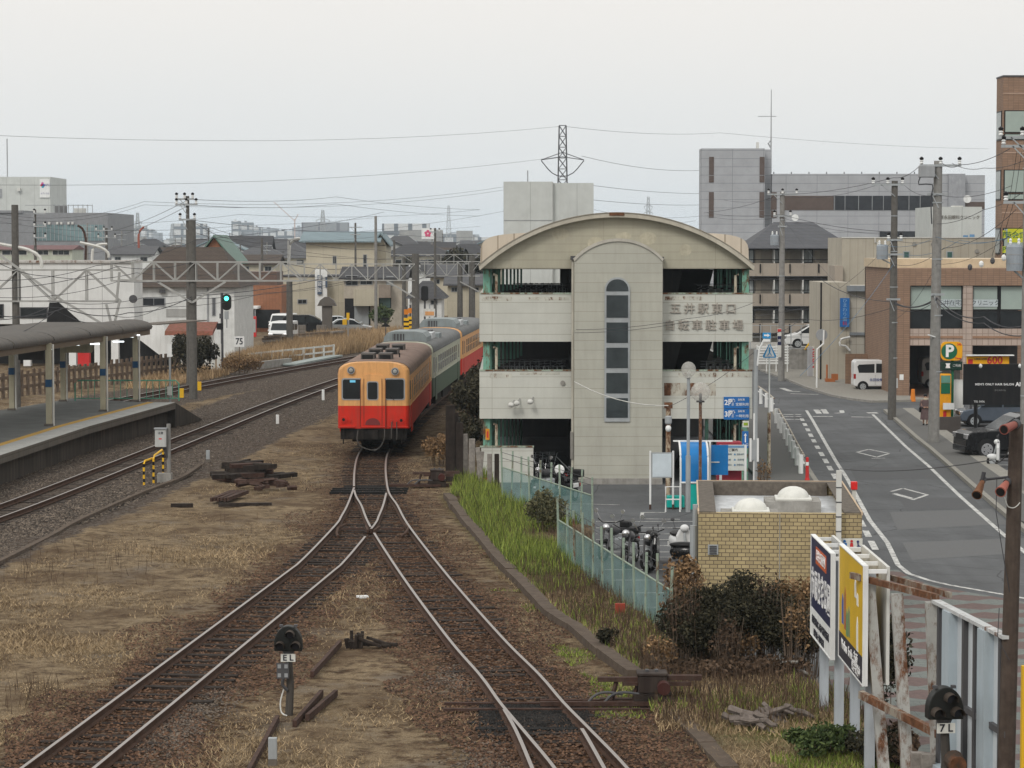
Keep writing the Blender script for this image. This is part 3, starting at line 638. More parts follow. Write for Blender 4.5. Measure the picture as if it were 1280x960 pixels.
# gable under the arch (front of it 0.9 m behind the tower front)
yF = .75
cx = (xl+xR)/2; ztop = bZ(266); zsp = bZ(331); hw = (xR-xl)/2; rr = (hw*hw+(ztop-zsp)**2)/(2*(ztop-zsp)); zc = ztop-rr
def arcp(r_, h, n=28):
    a = math.asin(h/r_); return [(cx + r_*math.sin(-a+2*a*i/n), zc + r_*math.cos(-a+2*a*i/n)) for i in range(n+1)]
ap = arcp(rr-.14, hw-.02)
MB().poly([(xl+.02,bZ(336)),(xR-.02,bZ(336))] + ap[::-1], yF, yF+.2).build('gable', gablem, bk)
ar = arcp(rr, hw+.04); ai = arcp(rr-.16, hw+.0)
MB().poly(ar + ai[::-1], yF-.35, yF+2.5).build('arched_roof', paint('roof_edge_beige', (.44,.41,.34), rough=.5, dirt=.3), bk)
ar2 = arcp(rr+.03, hw+.06); MB().poly(ar2 + arcp(rr+.004, hw+.05)[::-1], yF-.38, yF+2.6).build('roof_flashing', paint('flashing', (.30,.27,.22), rough=.5), bk)
MB().poly([(cx-.28,zc+rr-.1),(cx+.28,zc+rr-.1),(cx+.28,zc+rr+.02),(cx-.28,zc+rr+.02)], yF-.39, yF-.3).build('rust_stain_plate', rusty('rust_plate', (.3,.2,.12), .8), bk)
# barrel roof of the block behind
pr = []
for i in range(25):
    t_ = math.pi*i/24; pr.append((cx-(hw+.0)*math.copysign(abs(math.cos(t_))**.30, math.cos(t_)), bZ(330) + (Z(291,DF+4)-STREET-bZ(330))*math.sin(t_)**.36))
MB().poly(pr[::-1], 2.4, DEP).build('barrel_roof', facade('roof_sheet', (.58,.51,.42), .62, 30, .03, (.33,.28,.22), dirt=.2), bk)
# parapet panels and slabs
for k_, (a, c, zs) in enumerate(((368,428,None),(465,525,None))):
    z1, z0 = bZ(a), bZ(c)
    MB().box(xl,xt0+.05,yF,yF+.15,z0,z1).build('parapet_panel', wallm, bk); MB().box(xt1-.05,xR,yF,yF+.15,z0,z1).build('parapet_panel', wallm, bk)
    for s0, s1 in ((xl,xt0),(xt1,xR)): MB().box(s0,s1-.003,yF-.02,yF+.17,z1-.005,z1+.05).build('coping', rusty('coping_rust', (.30,.36,.29), .42), bk)
    MB().box(xl-.02,xl+.13,yF+.15,DEP,z0,z1).build('side_panel', wallm, bk); MB().box(xR-.15,xR,yF+.15,DEP,z0,z1).build('side_panel', wallm, bk)
    MB().box(xl+.1,xR-.1,yF+.15,DEP,z0+.05,z0+.3).build('floor_slab', slabm, bk)
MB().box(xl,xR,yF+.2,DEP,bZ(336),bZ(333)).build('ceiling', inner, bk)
MB().box(xl+.05,bX(667),yF,yF+.15,0,bZ(561)).build('parapet_panel', wallm, bk); MB().box(xl,bX(667)+.02,yF-.02,yF+.17,bZ(561)-.01,bZ(561)+.05).build('coping', MATS['coping_rust'], bk)
# back wall open at the top floor, stair enclosure inside
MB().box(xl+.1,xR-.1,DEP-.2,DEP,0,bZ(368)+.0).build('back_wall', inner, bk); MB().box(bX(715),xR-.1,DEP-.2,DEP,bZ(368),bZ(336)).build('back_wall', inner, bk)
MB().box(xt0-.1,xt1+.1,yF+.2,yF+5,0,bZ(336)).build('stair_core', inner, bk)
for z_ in (bZ(560), bZ(428), bZ(338)):
    MB().add([(xt1+1.0,yF+9,z_-1.9),(xt1+2.2,yF+9,z_-1.9),(xt1+1.0,yF+3,z_+.0),(xt1+2.2,yF+3,z_+.0)], [(0,1,3,2)]).build('stair_flight', paint('stair_steel', (.08,.08,.08)), bk)
# columns, louvres and pipes in the openings
for z0, z1 in ((0,bZ(525)),(bZ(465),bZ(428)),(bZ(368),bZ(336))):
    for s_, xa in ((1, xl), (-1, xR)):
        q_ = lambda a: xa + s_*a
        MB().box(min(q_(.12),q_(.38)),max(q_(.12),q_(.38)),yF+.2,yF+.45,z0,z1).build('column', greensteel, bk)
        MB().tube([(q_(.62),yF+.3,z0),(q_(.62),yF+.3,z1-.25),(q_(.5),yF+.3,z1-.22)], .055, 8).build('drain_pipe', creamsteel, bk)
        for k_ in range(9):
            y0 = yF+.9+k_*1.5; xx = q_(.2) + (y0*.10 if s_ > 0 else 0); MB().box(min(xx,xx+s_*.08),max(xx,xx+s_*.08),y0,y0+1.15,z0,z1).build('side_louvre', paint('dull_green_louvre', (.16,.36,.28), dirt=.4), bk)
        for k_ in range(4):
            xx = q_(.45+.0); y0 = yF+2+k_*4.5; MB().box(min(xx,xx+s_*.15),max(xx,xx+s_*.15),y0,y0+.15,z0,z1).build('column', greensteel, bk)
# tower
tz = bZ(325); tw = (xt1-xt0)/2; tcx = (xt0+xt1)/2; tzt = bZ(300); tr = (tw*tw+(tzt-tz)**2)/(2*(tzt-tz)); tc_ = tzt-tr; ta = math.asin(tw/tr)
tp = [(tcx+tr*math.sin(-ta+2*ta*i/16), tc_+tr*math.cos(-ta+2*ta*i/16)) for i in range(17)]
tow = MB().poly([(xt0,0),(xt1,0)] + tp[::-1], 0, yF+.3).build('tower', towerm, bk)
tp2 = [(tcx+(tr+.06)*math.sin(-ta+2*ta*i/16), tc_+(tr+.06)*math.cos(-ta+2*ta*i/16)) for i in range(17)]
MB().poly(tp2+[(a,c-.05) for a,c in tp[::-1]], -.05, yF+.02).build('tower_coping', paint('coping_grey', (.42,.40,.35), rough=.5), tow)
MB().box(xt0-.02,xt1+.02,-.03,.1,-.1,bZ(598)).build('plinth', conc, tow)
wx0, wx1 = bX(757), bX(786); fm = steelgrey; wz = [bZ(525),bZ(494.5),bZ(463),bZ(431.5),bZ(400),bZ(366)]
fr = MB().poly(arch(wx0-.04,wx1+.04,wz[0]-.06,bZ(346.5),(wx1-wx0)/2+.03), -.06, .02).build('tower_window', fm, tow)
zlast = None
for i in range(5): MB().box(wx0+.03,wx1-.03,-.075,-.03,wz[i]+.09,wz[i+1]-.09).build('pane', glb, fr)
MB().poly(arch(wx0+.02,wx1-.02,wz[5]+.06,bZ(349),(wx1-wx0)/2-.04), -.075, -.03).build('pane', glb, fr)
for xp, ztp in ((716.5,325),(827.5,326)):
    xx = bX(xp); pp = MB().tube([(xx,.55,.6),(xx,.55,bZ(ztp))], .055, 8).build('rainwater_pipe', paint('pipe_cream', (.45,.43,.37), dirt=.4), bk); MB().box(xx-.09,xx+.09,.42,.66,bZ(ztp),bZ(ztp-5)).build('hopper', dgrey, pp)
MB().box(bX(713.5),bX(717),.45,.7,bZ(575),bZ(541)).build('meter_box', conc, bk)
# floodlights and vent on the left panel
for p_ in ((643,502),(650,500),(667,498)):
    f_ = MB().bar((bX(p_[0]),yF,bZ(p_[1])),(bX(p_[0])-.1,yF-.3,bZ(p_[1]+4)),.04).build('floodlight', chrome, bk)
    MB().ell((bX(p_[0])-.12,yF-.35,bZ(p_[1]+5)),(.12,.12,.1)).build('lamp_head', offw, f_)
MB().disc((bX(704),yF-.02,bZ(480)),.09,'y',.03).build('vent_cap', conc, bk)
MB().box(xt1+.12,bX(897),yF-.004,yF+.01,bZ(496),bZ(480)).build('rust_stain', rusty('rust_on_cream', (.44,.42,.36), .47, scale=1.2), bk)
for a_, c_, y0_, y1_ in ((602,640,371,377),(660,712,372,376),(830,880,371,376),(612,640,468,474),(650,700,467,470),(850,942,467,473)): MB().box(bX(a_),bX(c_),yF-.003,yF+.01,bZ(y1_),bZ(y0_)).build('rust_stain', rusty('thin_rust_on_cream', (.47,.465,.41), .30, scale=2.5), bk)
for a_, c_, y0_, y1_ in ((735,755,296,312),(690,712,285,300),(800,822,290,306),(770,790,290,300),(850,866,305,320)): MB().ell((bX((a_+c_)/2),yF+.0,bZ((y0_+y1_)/2)),((bX(c_)-bX(a_))/2,.004,(bZ(y0_)-bZ(y1_))/2),10,8).build('filler_patch', paint('filler_pale', (.42,.39,.30), var=.15, scale=6, dirt=.2), bk)
# letters
ltm = paint('old_bronze_letters', (.35,.32,.28), rough=.6, dirt=.2)
for i, ch in enumerate('五井駅東口'): text(ch, .42, ltm, bk, (bX(846+i*17.4), yF-.03, bZ(387)), ext=.03, name='raised_character', bold=.004)
for i, ch in enumerate('自転車駐車場'): text(ch, .42, ltm, bk, (bX(839+i*17.1), yF-.03, bZ(408)), ext=.03, name='raised_character', bold=.004)
def sign(name, label, cat, x0, x1, y0, y1, D, mat, th=.06, group=None):
    a, c = pt(x0, y1, D), pt(x1, y0, D); t = thing(name, label, cat, ((a.x+c.x)/2, D, (a.z+c.z)/2), group=group); t['w'] = c.x-a.x; t['h'] = c.z-a.z
    MB().box(-(c.x-a.x)/2,(c.x-a.x)/2,-th,0,-(c.z-a.z)/2,(c.z-a.z)/2).build('panel', mat, t, bevel=.01); t['th'] = th; return t
for (y0,y1,num,l2,what) in ((496,510.5,'2階','定期利用','upper'),(511,524.5,'3階','一時利用','lower')):
    t = sign('floor_sign', f'{what} of two blue floor signs on the parking building, reading {num[0]}', 'sign', 904.5, 936.5, y0, y1, DF+yF, blue)
    text(num, .27, letter_w, t, (-.255,-.066,0), bold=.006); text(l2, .125, letter_w, t, (.215,-.066,-.07)); text('自転車', .09, letter_w, t, (.18,-.066,.11))
t = sign('warning_sign', 'small white and green sign under the corner of the parking building', 'sign', 928, 936, 526, 534, DF+.5, paint('sign_white', (.6,.6,.55), dirt=.15)); MB().box(-.08,.08,-.075,-.06,-.05,.06).build('symbol', paint('symbol_green', (.25,.35,.03)), t)
t = sign('entrance_sign', 'narrow blue sign with white arrow at the parking building entrance', 'sign', 927.5, 935.5, 539, 560, DF+.5, blue)
MB().poly([(-.02,-.1),(.02,-.1),(.02,.15),(.06,.15),(0,.25),(-.06,.15),(-.02,.15)], -.08, -.06).build('arrow', letter_w, t); text('入口', .12, letter_w, t, (0,-.066,-.2))
t = sign('notice', 'small orange notice on the green column at the left corner', 'sign', 607, 612, 536, 550, DF+.85, paint('notice_orange', (.6,.25,.02)), .02); MB().box(-.03,.03,-.03,-.02,-.12,.12).build('symbol', redp, t)

# ================================================================ PUBLIC TOILET
tx0, tx1 = X(874,61.2), X(1078,61.2)
TR = R(-3.9)
wc = thing('public_toilet', 'small flat roofed public toilet faced in yellow brick tiles', 'building', (tx0-tx0*math.cos(TR),61.2-tx0*math.sin(TR),STREET), TR)
brickm = facade('yellow_brick_tile', (.40,.32,.175), .19, .094, .010, (.13,.10,.07), var=.14, off=.5, dirt=.15)
zt = Z(640,61.2)-STREET; wd = 8.1
for a in ((tx0,tx1,0,.25),(tx0,tx1,wd-.25,wd)): MB().box(*a,0,zt-.02).build('wall', brickm, wc)
for a in ((tx0,tx0+.25,.25,wd-.25),(tx1-.25,tx1,.25,wd-.25)): MB().box(*a,0,zt-.02).build('wall', brickm, wc)
par = paint('parapet_stone', (.11,.095,.08), rough=.9, var=.3, scale=8, dirt=.4); edge = paint('parapet_edge', (.48,.37,.26), rough=.8)
for a in ((tx0+.02,tx0+.42,.05,wd-.05),(tx1-.42,tx1-.02,.05,wd-.05)): MB().box(*a,zt-.02,zt+.01).build('parapet_top', par, wc)
for a in ((tx0+.42,tx1-.42,wd-.4,wd-.05),): MB().box(*a,zt-.5,zt+.01).build('parapet_top', par, wc)
for a in ((tx0-.02,tx0+.02,-.02,wd),(tx1-.02,tx1+.02,-.02,wd),(tx0+.02,tx1-.02,wd-.05,wd)): MB().box(*a,zt-.05,zt+.025).build('parapet_edge', edge, wc)
rfm = paint('roof_coating', (.50,.52,.54), rough=.35, var=.25, scale=.8, dirt=.5, dcol=(.10,.09,.08)); MB().box(tx0+.25,tx1-.25,.25,wd-.3,zt-.5,zt-.35).build('roof', rfm, wc)
domem = paint('skylight_white', (.62,.62,.58), rough=.35, var=.05, dirt=.2)
for (dx, yy, raise_) in ((tx0+1.28, 1.3, .0), (tx0+2.42, 3.9, .05)):
    kb_ = MB().box(dx-.72,dx+.68,yy-.6,yy+.75,zt-.36,zt-.12+raise_).build('skylight_kerb', conc, wc)
    MB().box(dx-.46,dx+.46,yy-.42,yy+.5,zt-.12+raise_,zt-.05+raise_).build('skylight_frame', domem, kb_, bevel=.02); MB().ell((dx,yy,zt-.05+raise_),(.40,.40,.27),18,6,0.0).build('dome', domem, kb_, smooth=True)
MB().tube([(tx0-.12,.25,0),(tx0-.12,.25,zt-.35)],.085,10).tube([(tx0-.07,.8,0),(tx0-.07,.8,zt+.1)],.07,10).build('drain_pipe', steelgrey, wc)
fr = MB().box(X(886,61.2),X(899,61.2),-.05,.01,Z(693,61.2)-STREET,Z(680.5,61.2)-STREET).build('vent', steelgrey, wc)
for k_ in range(4): MB().box(X(888,61.2),X(897,61.2),-.07,-.05,Z(692-k_*2.8,61.2)-STREET,Z(690.2-k_*2.8,61.2)-STREET).build('vent_slat', dgrey, fr)
MB().box(X(975.7,61.2)-.012,X(975.7,61.2)+.012,-.006,.0,0,zt-.03).build('joint', conc, wc)
t = sign('toilet_sign', 'white toilet sign with blue, red and wheelchair figures on the brick corner', 'sign', 1050.5, 1078, 673, 690, 60.90, paint('sign_white', (.6,.6,.55)), .03)
def figure(mb, x0, s_, skirt=False):
    mb.disc((x0,-.04,.10*s_+.0),.032*s_,'y',.005); mb.poly([(x0-.05*s_,-.12*s_),(x0+.05*s_,-.12*s_),(x0+(.03 if skirt else .055)*s_,.06*s_),(x0-(.03 if skirt else .055)*s_,.06*s_)], -.045, -.035)
mb = MB(); figure(mb,-.17,1); mb.build('man_symbol', blue, t); mb = MB(); figure(mb,0,1,True); mb.build('woman_symbol', redp, t)
MB().disc((.15,-.04,.09),.03,'y',.005).torus((.17,-.04,-.06),.05,.012,'y',16).bar((.15,-.04,.06),(.16,-.04,-.04),.03).bar((.16,-.04,-.03),(.22,-.04,-.04),.03).build('wheelchair_symbol', paint('symbol_navy', (.02,.03,.12)), t)
t = thing('utility_post', 'thin grey steel post with conduits rising beside the toilet roof', 'post', (X(1050,60.7),60.7,STREET)); MB().box(-.06,.06,-.05,.05,0,Z(588,60.7)-STREET).build('post', offw, t)
for k_ in range(7): MB().box(-.065,.065,-.055,.055,1.1+k_*.35,1.13+k_*.35).build('strap', dgrey, t)
t = thing('beacon', 'red beacon box on the far corner of the toilet roof', 'warning light', (X(1069,69),69,Z(612,69))); MB().box(-.05,.05,-.05,.05,-.6,.0).build('base', offw, t); MB().box(-.085,.085,-.09,.09,.0,.22).build('lens', paint('red_lens', (.65,.02,.02), rough=.25), t, bevel=.02)
# ================================================================ YARD FENCE, BILLBOARDS, SIGNALS
m, n, b, o = newmat('chain_link'); v = nd(n, 'TexCoord').outputs['Object']; s = nd(n, 'SeparateXYZ'); n.links.new(v, s.inputs[0])
ad = nd(n, 'Math', operation='ADD'); n.links.new(s.outputs[0], ad.inputs[0]); n.links.new(s.outputs[2], ad.inputs[1]); sb = nd(n, 'Math', operation='SUBTRACT'); n.links.new(s.outputs[0], sb.inputs[0]); n.links.new(s.outputs[2], sb.inputs[1])
outs = []
for q in (ad, sb):
    pp = nd(n, 'Math', operation='PINGPONG'); n.links.new(q.outputs[0], pp.inputs[0]); pp.inputs[1].default_value = .035
    lt = nd(n, 'Math', operation='LESS_THAN'); n.links.new(pp.outputs[0], lt.inputs[0]); lt.inputs[1].default_value = .0105; outs.append(lt.outputs[0])
mxm = nd(n, 'Math', operation='MAXIMUM'); n.links.new(outs[0], mxm.inputs[0]); n.links.new(outs[1], mxm.inputs[1]); n.links.new(mxm.outputs[0], b.inputs['Alpha'])
n.links.new(ramp(n, noise(n, v, .8, 4), [(.35, (.10,.22,.21)), (.65, (.20,.37,.36))]), b.inputs['Base Color']); b.inputs['Roughness'].default_value = .6
chain = m
tealpost = rusty('pale_green_post', (.25,.31,.25), .25)
def chain_fence(label, P, hmesh, hpost, npost):
    """P: two ground points; local x along the fence"""
    a, c = Vector(P[0]), Vector(P[1]); L = (c-a).to_2d().length; t = thing('chain_link_fence', label, 'fence', a, math.atan2(c.y-a.y, c.x-a.x)); dz = c.z-a.z
    for i in range(npost):
        xx = L*i/(npost-1); z0 = dz*i/(npost-1); MB().tube([(xx,random.uniform(-.02,.02),z0-.2),(xx+random.uniform(-.05,.05),random.uniform(-.06,.06),z0+hpost+random.uniform(-.08,.08))], .032, 6).build('post', tealpost, t)
    MB().add([(0,0,0),(L,0,dz),(L,0,dz+hmesh),(0,0,hmesh)], [(0,1,2,3)]).build('mesh', chain, t)
    MB().tube([(0,.0,hmesh),(L,.0,dz+hmesh)], .022, 6).build('top_rail', tealpost, t)
    for hh in (hpost-.12, (hmesh+hpost)/2): MB().tube([(0,0,hh),(L,0,dz+hh)], .008, 4).build('wire', wirem, t)
chain_fence('teal chain link fence with leaning posts between green grass and parked motorcycles', (G(698,699,0), G(838,799,0)), 1.05, 1.62, 12)
chain_fence('far teal chain link fence sloping down towards the black scooter', (G(628,628,.0), Vector((2.35,74.6,-.1))), 1.15, 1.75, 10)

def billboard(name, label, x, y0, y1, z0, z1, mat, posts):
    """faces -x, runs along y"""
    t = thing(name, label, 'billboard', (x, (y0+y1)/2, 0)); h = (y1-y0)/2
    MB().box(0,.05,-h,h,z0,z1).build('panel', mat, t); fr = MB().box(-.015,.07,-h-.02,-h,z0-.02,z1+.02).box(-.015,.07,h,h+.02,z0-.02,z1+.02).box(-.015,.07,-h,h,z1,z1+.02).box(-.015,.07,-h,h,z0-.02,z0).build('frame', white, t)
    MB().box(.36,.41,-h,h,z0,z1).build('rear_panel', offw, t)
    for yy in np.linspace(-h, h, 4): MB().box(.072,.358,yy-.03,yy+.03,z1-.10,z1-.04).build('brace', white, t)
    for yy in posts: MB().box(.10,.25,yy-.075,yy+.075,-.4,z1-.12).build('post', paint('post_blue_grey', (.36,.39,.42), dirt=.35), t)
    return t
navy = paint('billboard_navy', (.022,.026,.07), rough=.4, dirt=.1)
RX = (R(90), 0, R(-90))
t = billboard('billboard', 'navy billboard with big white characters and an orange label', 5.42, 43.2, 46.1, 1.36, 3.14, navy, (-1.2, 0.9))
MB().box(-.004,.0,-1.45,1.45,1.36,1.86).build('lower_panel', white, t)
MB().box(-.006,.0,-.75,.75,2.72,3.02).build('orange_label', paint('label_orange', (.55,.11,.03)), t)
text('公共交通便利', .22, letter_w, t, (-.012,0,2.87), RX, sx=1.0)
for i, ch in enumerate('市原住宅公園'): text(ch, .58, letter_w, t, (-.008,1.15-i*.46,2.28), RX, sx=.72, bold=.008)
text('市原住宅公園入口 この先すぐ右折 住宅展示場', .165, letter_dk, t, (-.012,0,1.66), RX, sx=.72); text('見学自由・駐車場完備', .15, letter_dk, t, (-.012,.2,1.45), RX)
yb = paint('billboard_yellow', (.62,.40,.025), rough=.4, dirt=.15, var=.1)
t = billboard('billboard', 'yellow billboard with a dark lower band and small coloured pictures', 5.50, 39.8, 42.75, 1.50, 3.36, yb, (.75, -1.0))
MB().box(-.004,.0,-1.47,1.47,1.50,1.92).build('lower_panel', paint('band_dark', (.03,.028,.04)), t)
text('Minibus  Smile  市原', .24, letter_w, t, (-.012,.1,1.76), RX); text('見学受付中', .2, letter_w, t, (-.012,-.7,1.62), RX)
for yy, zz_, hh, col in ((1.0,2.35,.5,(.05,.10,.4)),(.7,2.4,.7,(.35,.12,.05)),(.45,2.2,.45,(.12,.25,.12)),(.2,2.25,.5,(.16,.22,.12)),(-.55,2.9,.3,(.7,.7,.7)),(-.8,2.75,.2,(.7,.7,.65)),(-.8,2.2,.55,(.03,.25,.16))):
    MB().polyx([(yy-.1,zz_-hh/2),(yy+.1,zz_-hh/2),(yy+.12,zz_+hh*.2),(yy+.03,zz_+hh/2),(yy-.06,zz_+hh*.35)], -.006, .0).build('picture', paint('picture_%d' % int(yy*100), col), t)
# old rusty hoarding frame and the white hoarding seen from behind
rpost = rusty('rusty_white_post', (.36,.36,.34), .37, scale=1.6)
t = thing('empty_hoarding', 'empty rusty hoarding frame of three leaning posts and two beams', 'frame', (0,0,0))
def ln(px, py, D): return pt(px, py, D)
for (a, c) in (((1086,730,40.0),(1108,975,39.8)),((1121,742,38.9),(1137,985,38.7)),((1164,752,37.8),(1174,985,37.7))):
    MB().bar(ln(*a), ln(*c)-Vector((0,0,.35)), .17, .17).build('post', rpost, t)
beam = rusty('rusty_beam', (.26,.23,.19), .52)
MB().bar(ln(1064,719,40.5), ln(1172,747,37.7), .06, .10).bar(ln(1074,717,40.8)+Vector((.3,0,0)), ln(1178,744,37.8)+Vector((.12,0,0)), .05, .09).build('top_beam', beam, t)
MB().bar(ln(1076,868,39.6), ln(1180,921,37.5), .09, .12).build('lower_beam', beam, t)
t = thing('hoarding', 'pale blue white hoarding seen from behind with dark vertical battens', 'hoarding', (0,0,0)); A_, B_ = ln(1175,752,37.6), ln(1262,793,34.2); A_.z = B_.z = (A_.z+B_.z)/2
dirv = (B_-A_); Lh = dirv.to_2d().length; ang = math.atan2(dirv.y, dirv.x); t.location = (A_.x, A_.y, 0); t.rotation_euler = (0,0,ang); zt_, zb_ = A_.z-.05, .75
hw_ = paint('hoarding_white', (.50,.54,.57), var=.05, dirt=.2); hg_ = paint('hoarding_bluegrey', (.36,.42,.46), var=.08, dirt=.25)
MB().box(.0,Lh,-.0,.03,zb_,zt_).build('panel', hw_, t); MB().box(-.1,Lh,-.10,.03,zt_,zt_+.05).build('top_rail', rusty('rail_white_rust', (.45,.46,.46), .25), t); MB().box(-.1,Lh,-.16,.06,zb_-.09,zb_).build('bottom_rail', hg_, t)
for f_ in (.04,.42,.58,.93): MB().box(Lh*f_-.05,Lh*f_+.05,-.07,.0,zb_,zt_).build('batten', dgrey, t)
for f_ in (.22,.74): MB().box(Lh*f_-.18,Lh*f_+.18,-.13,.0,zb_-.3,zt_).build('post', hg_, t)
MB().box(0,Lh,-.06,-.0,1.75,1.84).build('cross_batten', dgrey, t)
tag(MB().box(X(1283,32.5),X(1320,32.5),32.5,32.6,.2,Z(833,32.5)).build('yellow_board', paint('board_yellow', (.60,.36,.02)), loc=(0,0,0)), 'yellow board edge at the far lower right behind the brown pole', 'board')
# old sleeper fence posts behind the frame
for i, (px, py, hh) in enumerate(((1165,958,.9),(1180,968,.75),(1152,948,.8))):
    p = G(px, py, 0.0); p = Vector((X(px,37.4+i*.3), 37.4+i*.3, 0)); tag(MB().box(-.1,.1,-.07,.07,-.4,hh).build('timber_post', greywood, loc=p, bevel=.01), ('broad grey timber post','short split grey timber post','slim grey timber post')[i]+' standing in the hoarding frame at the lower right', 'post')

def dwarf_signal(label, loc, k=1.0, plate='', lit=False, board=False, plates_w=.26, rz=0):
    t = thing('shunting_signal', label, 'railway signal', loc, rz)
    out = [(-.25,.0),(.25,.0)] + [(.25*math.cos(a)*(1 if abs(math.cos(a))<.99 else 1), .12+.33*math.sin(a)) for a in [math.pi*i/14 for i in range(15)]]
    zb = 1.12*k
    hd = MB().poly([(a,c+zb) for a,c in out], -.10, .12).build('signal_head', paint('signal_black', (.014,.015,.014), rough=.5, dirt=.2), t, bevel=.015)
    for (lx, lz) in ((0.04,.30),(-.14,.10),(.14,.10)):
        hood = MB(); n_ = 12; vs = []
        for yy, r_ in ((-.09,.085),(-.30,.08)):
            for i in range(n_+1):
                a = R(-20)+R(220)*i/n_; vs.append((lx+r_*math.cos(a), yy, zb+lz+r_*math.sin(a)))
        for i in range(n_+1): vs.append((vs[n_+1+i][0]*1, -.30 , vs[n_+1+i][2]))
        hood.add(vs, [(i,i+1,n_+2+i,n_+1+i) for i in range(n_)]); hood.build('hood', paint('hood_dusty', (.045,.035,.028), rough=.8), hd)
        on = lit and (lx, lz) != (-.14,.10)
        MB().disc((lx,-.105,zb+lz),.065,'y',.01,16).build('lens', lamp('warm_lit_lens', (1,.55,.25), 6) if on else glass('lens_dark', (.03,.035,.05)), hd)
    for s_ in (-.13, .13): MB().box(s_-.03,s_+.03,-.02,.06,zb+.42,zb+.46).build('lug', dgrey, hd)
    MB().lathe([(.03,zb-.10),(.09,zb-.06),(.12,zb)], n=10).build('neck', dgrey, t)
    MB().tube([(0,.0,-.1),(.03,0,zb*.45),(0,0,zb-.05)], .075, 10, .06).build('post', paint('signal_post', (.055,.05,.045), rough=.8, dirt=.4), t)
    if plate:
        pl_ = MB().box(-plates_w/2,plates_w/2,-.10,-.085,zb-.19,zb-.05).build('plate', rusty('enamel_plate', (.60,.60,.56), .12), t); text(plate, .15, letter_dk, pl_, (0,-.104,zb-.12), bold=.003)
    if board:
        bd_ = MB().box(-.20,.02,-.17,-.14,zb-.48,zb-.20).build('route_board', dgrey, t)
        for a in (-.15,-.03):
            for c in (-.42,-.26): MB().box(a-.03,a+.03,-.175,-.17,zb+c-.035,zb+c+.035).build('reflector', grey, bd_)
        MB().tube(catmull([(-.08,-.15,zb-.48),(-.1,-.12,zb-.6),(-.02,-.08,zb-.7)],.05),.03).build('bracket', dgrey, bd_)
        MB().tube(catmull([(-.07,-.08,.5),(-.14,-.08,.25),(-.12,-.1,.05),(-.02,-.14,0)],.05),.014,6).build('cable', offw, t)
    return t
dwarf_signal('short black three lens signal with plate E L between the two yard tracks', G(361,893,.0), 1.03, 'E L', board=True)
s7 = dwarf_signal('black three lens signal with plate 7 L in the lower right foreground', Vector((X(1185,35.3),35.3,Z(898,35.3)-1.12)), 1.0, '7 L', rz=R(6))
MB().tube([(.12,-.05,.55),(.12,-.30,.52)], .14, 14, .12).build('lower_lamp', rusty('brown_lamp', (.06,.045,.035), .4), s7); MB().tube([(0,0,-2.0),(0,0,.1)], .09, 10).build('mast', MATS['signal_post'], s7)
dwarf_signal('far shunting signal with two warm lit lamps in the dark brush beside the train', G(567,605,.0)+Vector((0,2,0)), 1.55, '', lit=True)

def switch_machine(label, loc, k=1.0):
    t = thing('switch_machine', label, 'switch machine', loc)
    MB().box(-.9*k,.95*k,-.13,.13,.0,.10).box(-2.0*k,.2*k,-.35,-.27,.02,.10).box(-2.0*k,.2*k,-.10,-.02,.02,.10).build('base_rails', rust, t)
    bd_ = MB().box(-.22*k,.30*k,-.22,.22,.22,.58).build('case', paint('machine_brown', (.030,.021,.018), rough=.7, dirt=.4), t, bevel=.03)
    MB().box(-.24*k,.32*k,-.24,.24,.54,.60).build('lid', MATS['machine_brown'], bd_, bevel=.02); MB().tube([(.24*k,-.22,.36),(.24*k,-.38,.34)], .12, 14).build('motor', paint('motor_red', (.06,.022,.019), rough=.7), bd_)
    for a in (-.05, .12): MB().box(a-.03,a+.03,-.05,.05,.6,.64).build('lug', dgrey, bd_)
    MB().box(-.95*k,-.22*k,-.08,.05,.42,.50).box(-.5*k,-.22*k,-.15,.0,.36,.42).build('arm', rust, t); MB().box(.3*k,.95*k,-.06,.10,.44,.53).box(.3*k,.75*k,-.18,-.06,.36,.43).build('arm', rust, t)
    for a in (-.6, -.2): MB().bar((a*k,.0,.45),(a*k-.1,-.1,.05),.06).build('leg', rust, t)
    for a in (-.9,-.6): MB().tube(catmull([(a*k+.4,-.2,.22),(a*k+.1,-.2,.25),(a*k-.1,-.22,.2),(a*k-.25,-.25,.05)],.06),.025,6).build('crank', dgrey, t)
    MB().box(-.3*k,.4*k,-.3,.3,-.1,.22).build('foundation', dwood, t)
    return t
switch_machine('large rusty switch machine on timbers at the right of the near points', G(812,880,.02), 1.0)
switch_machine('far rusty switch machine beside the points in front of the train', G(545,608,.02), .85)
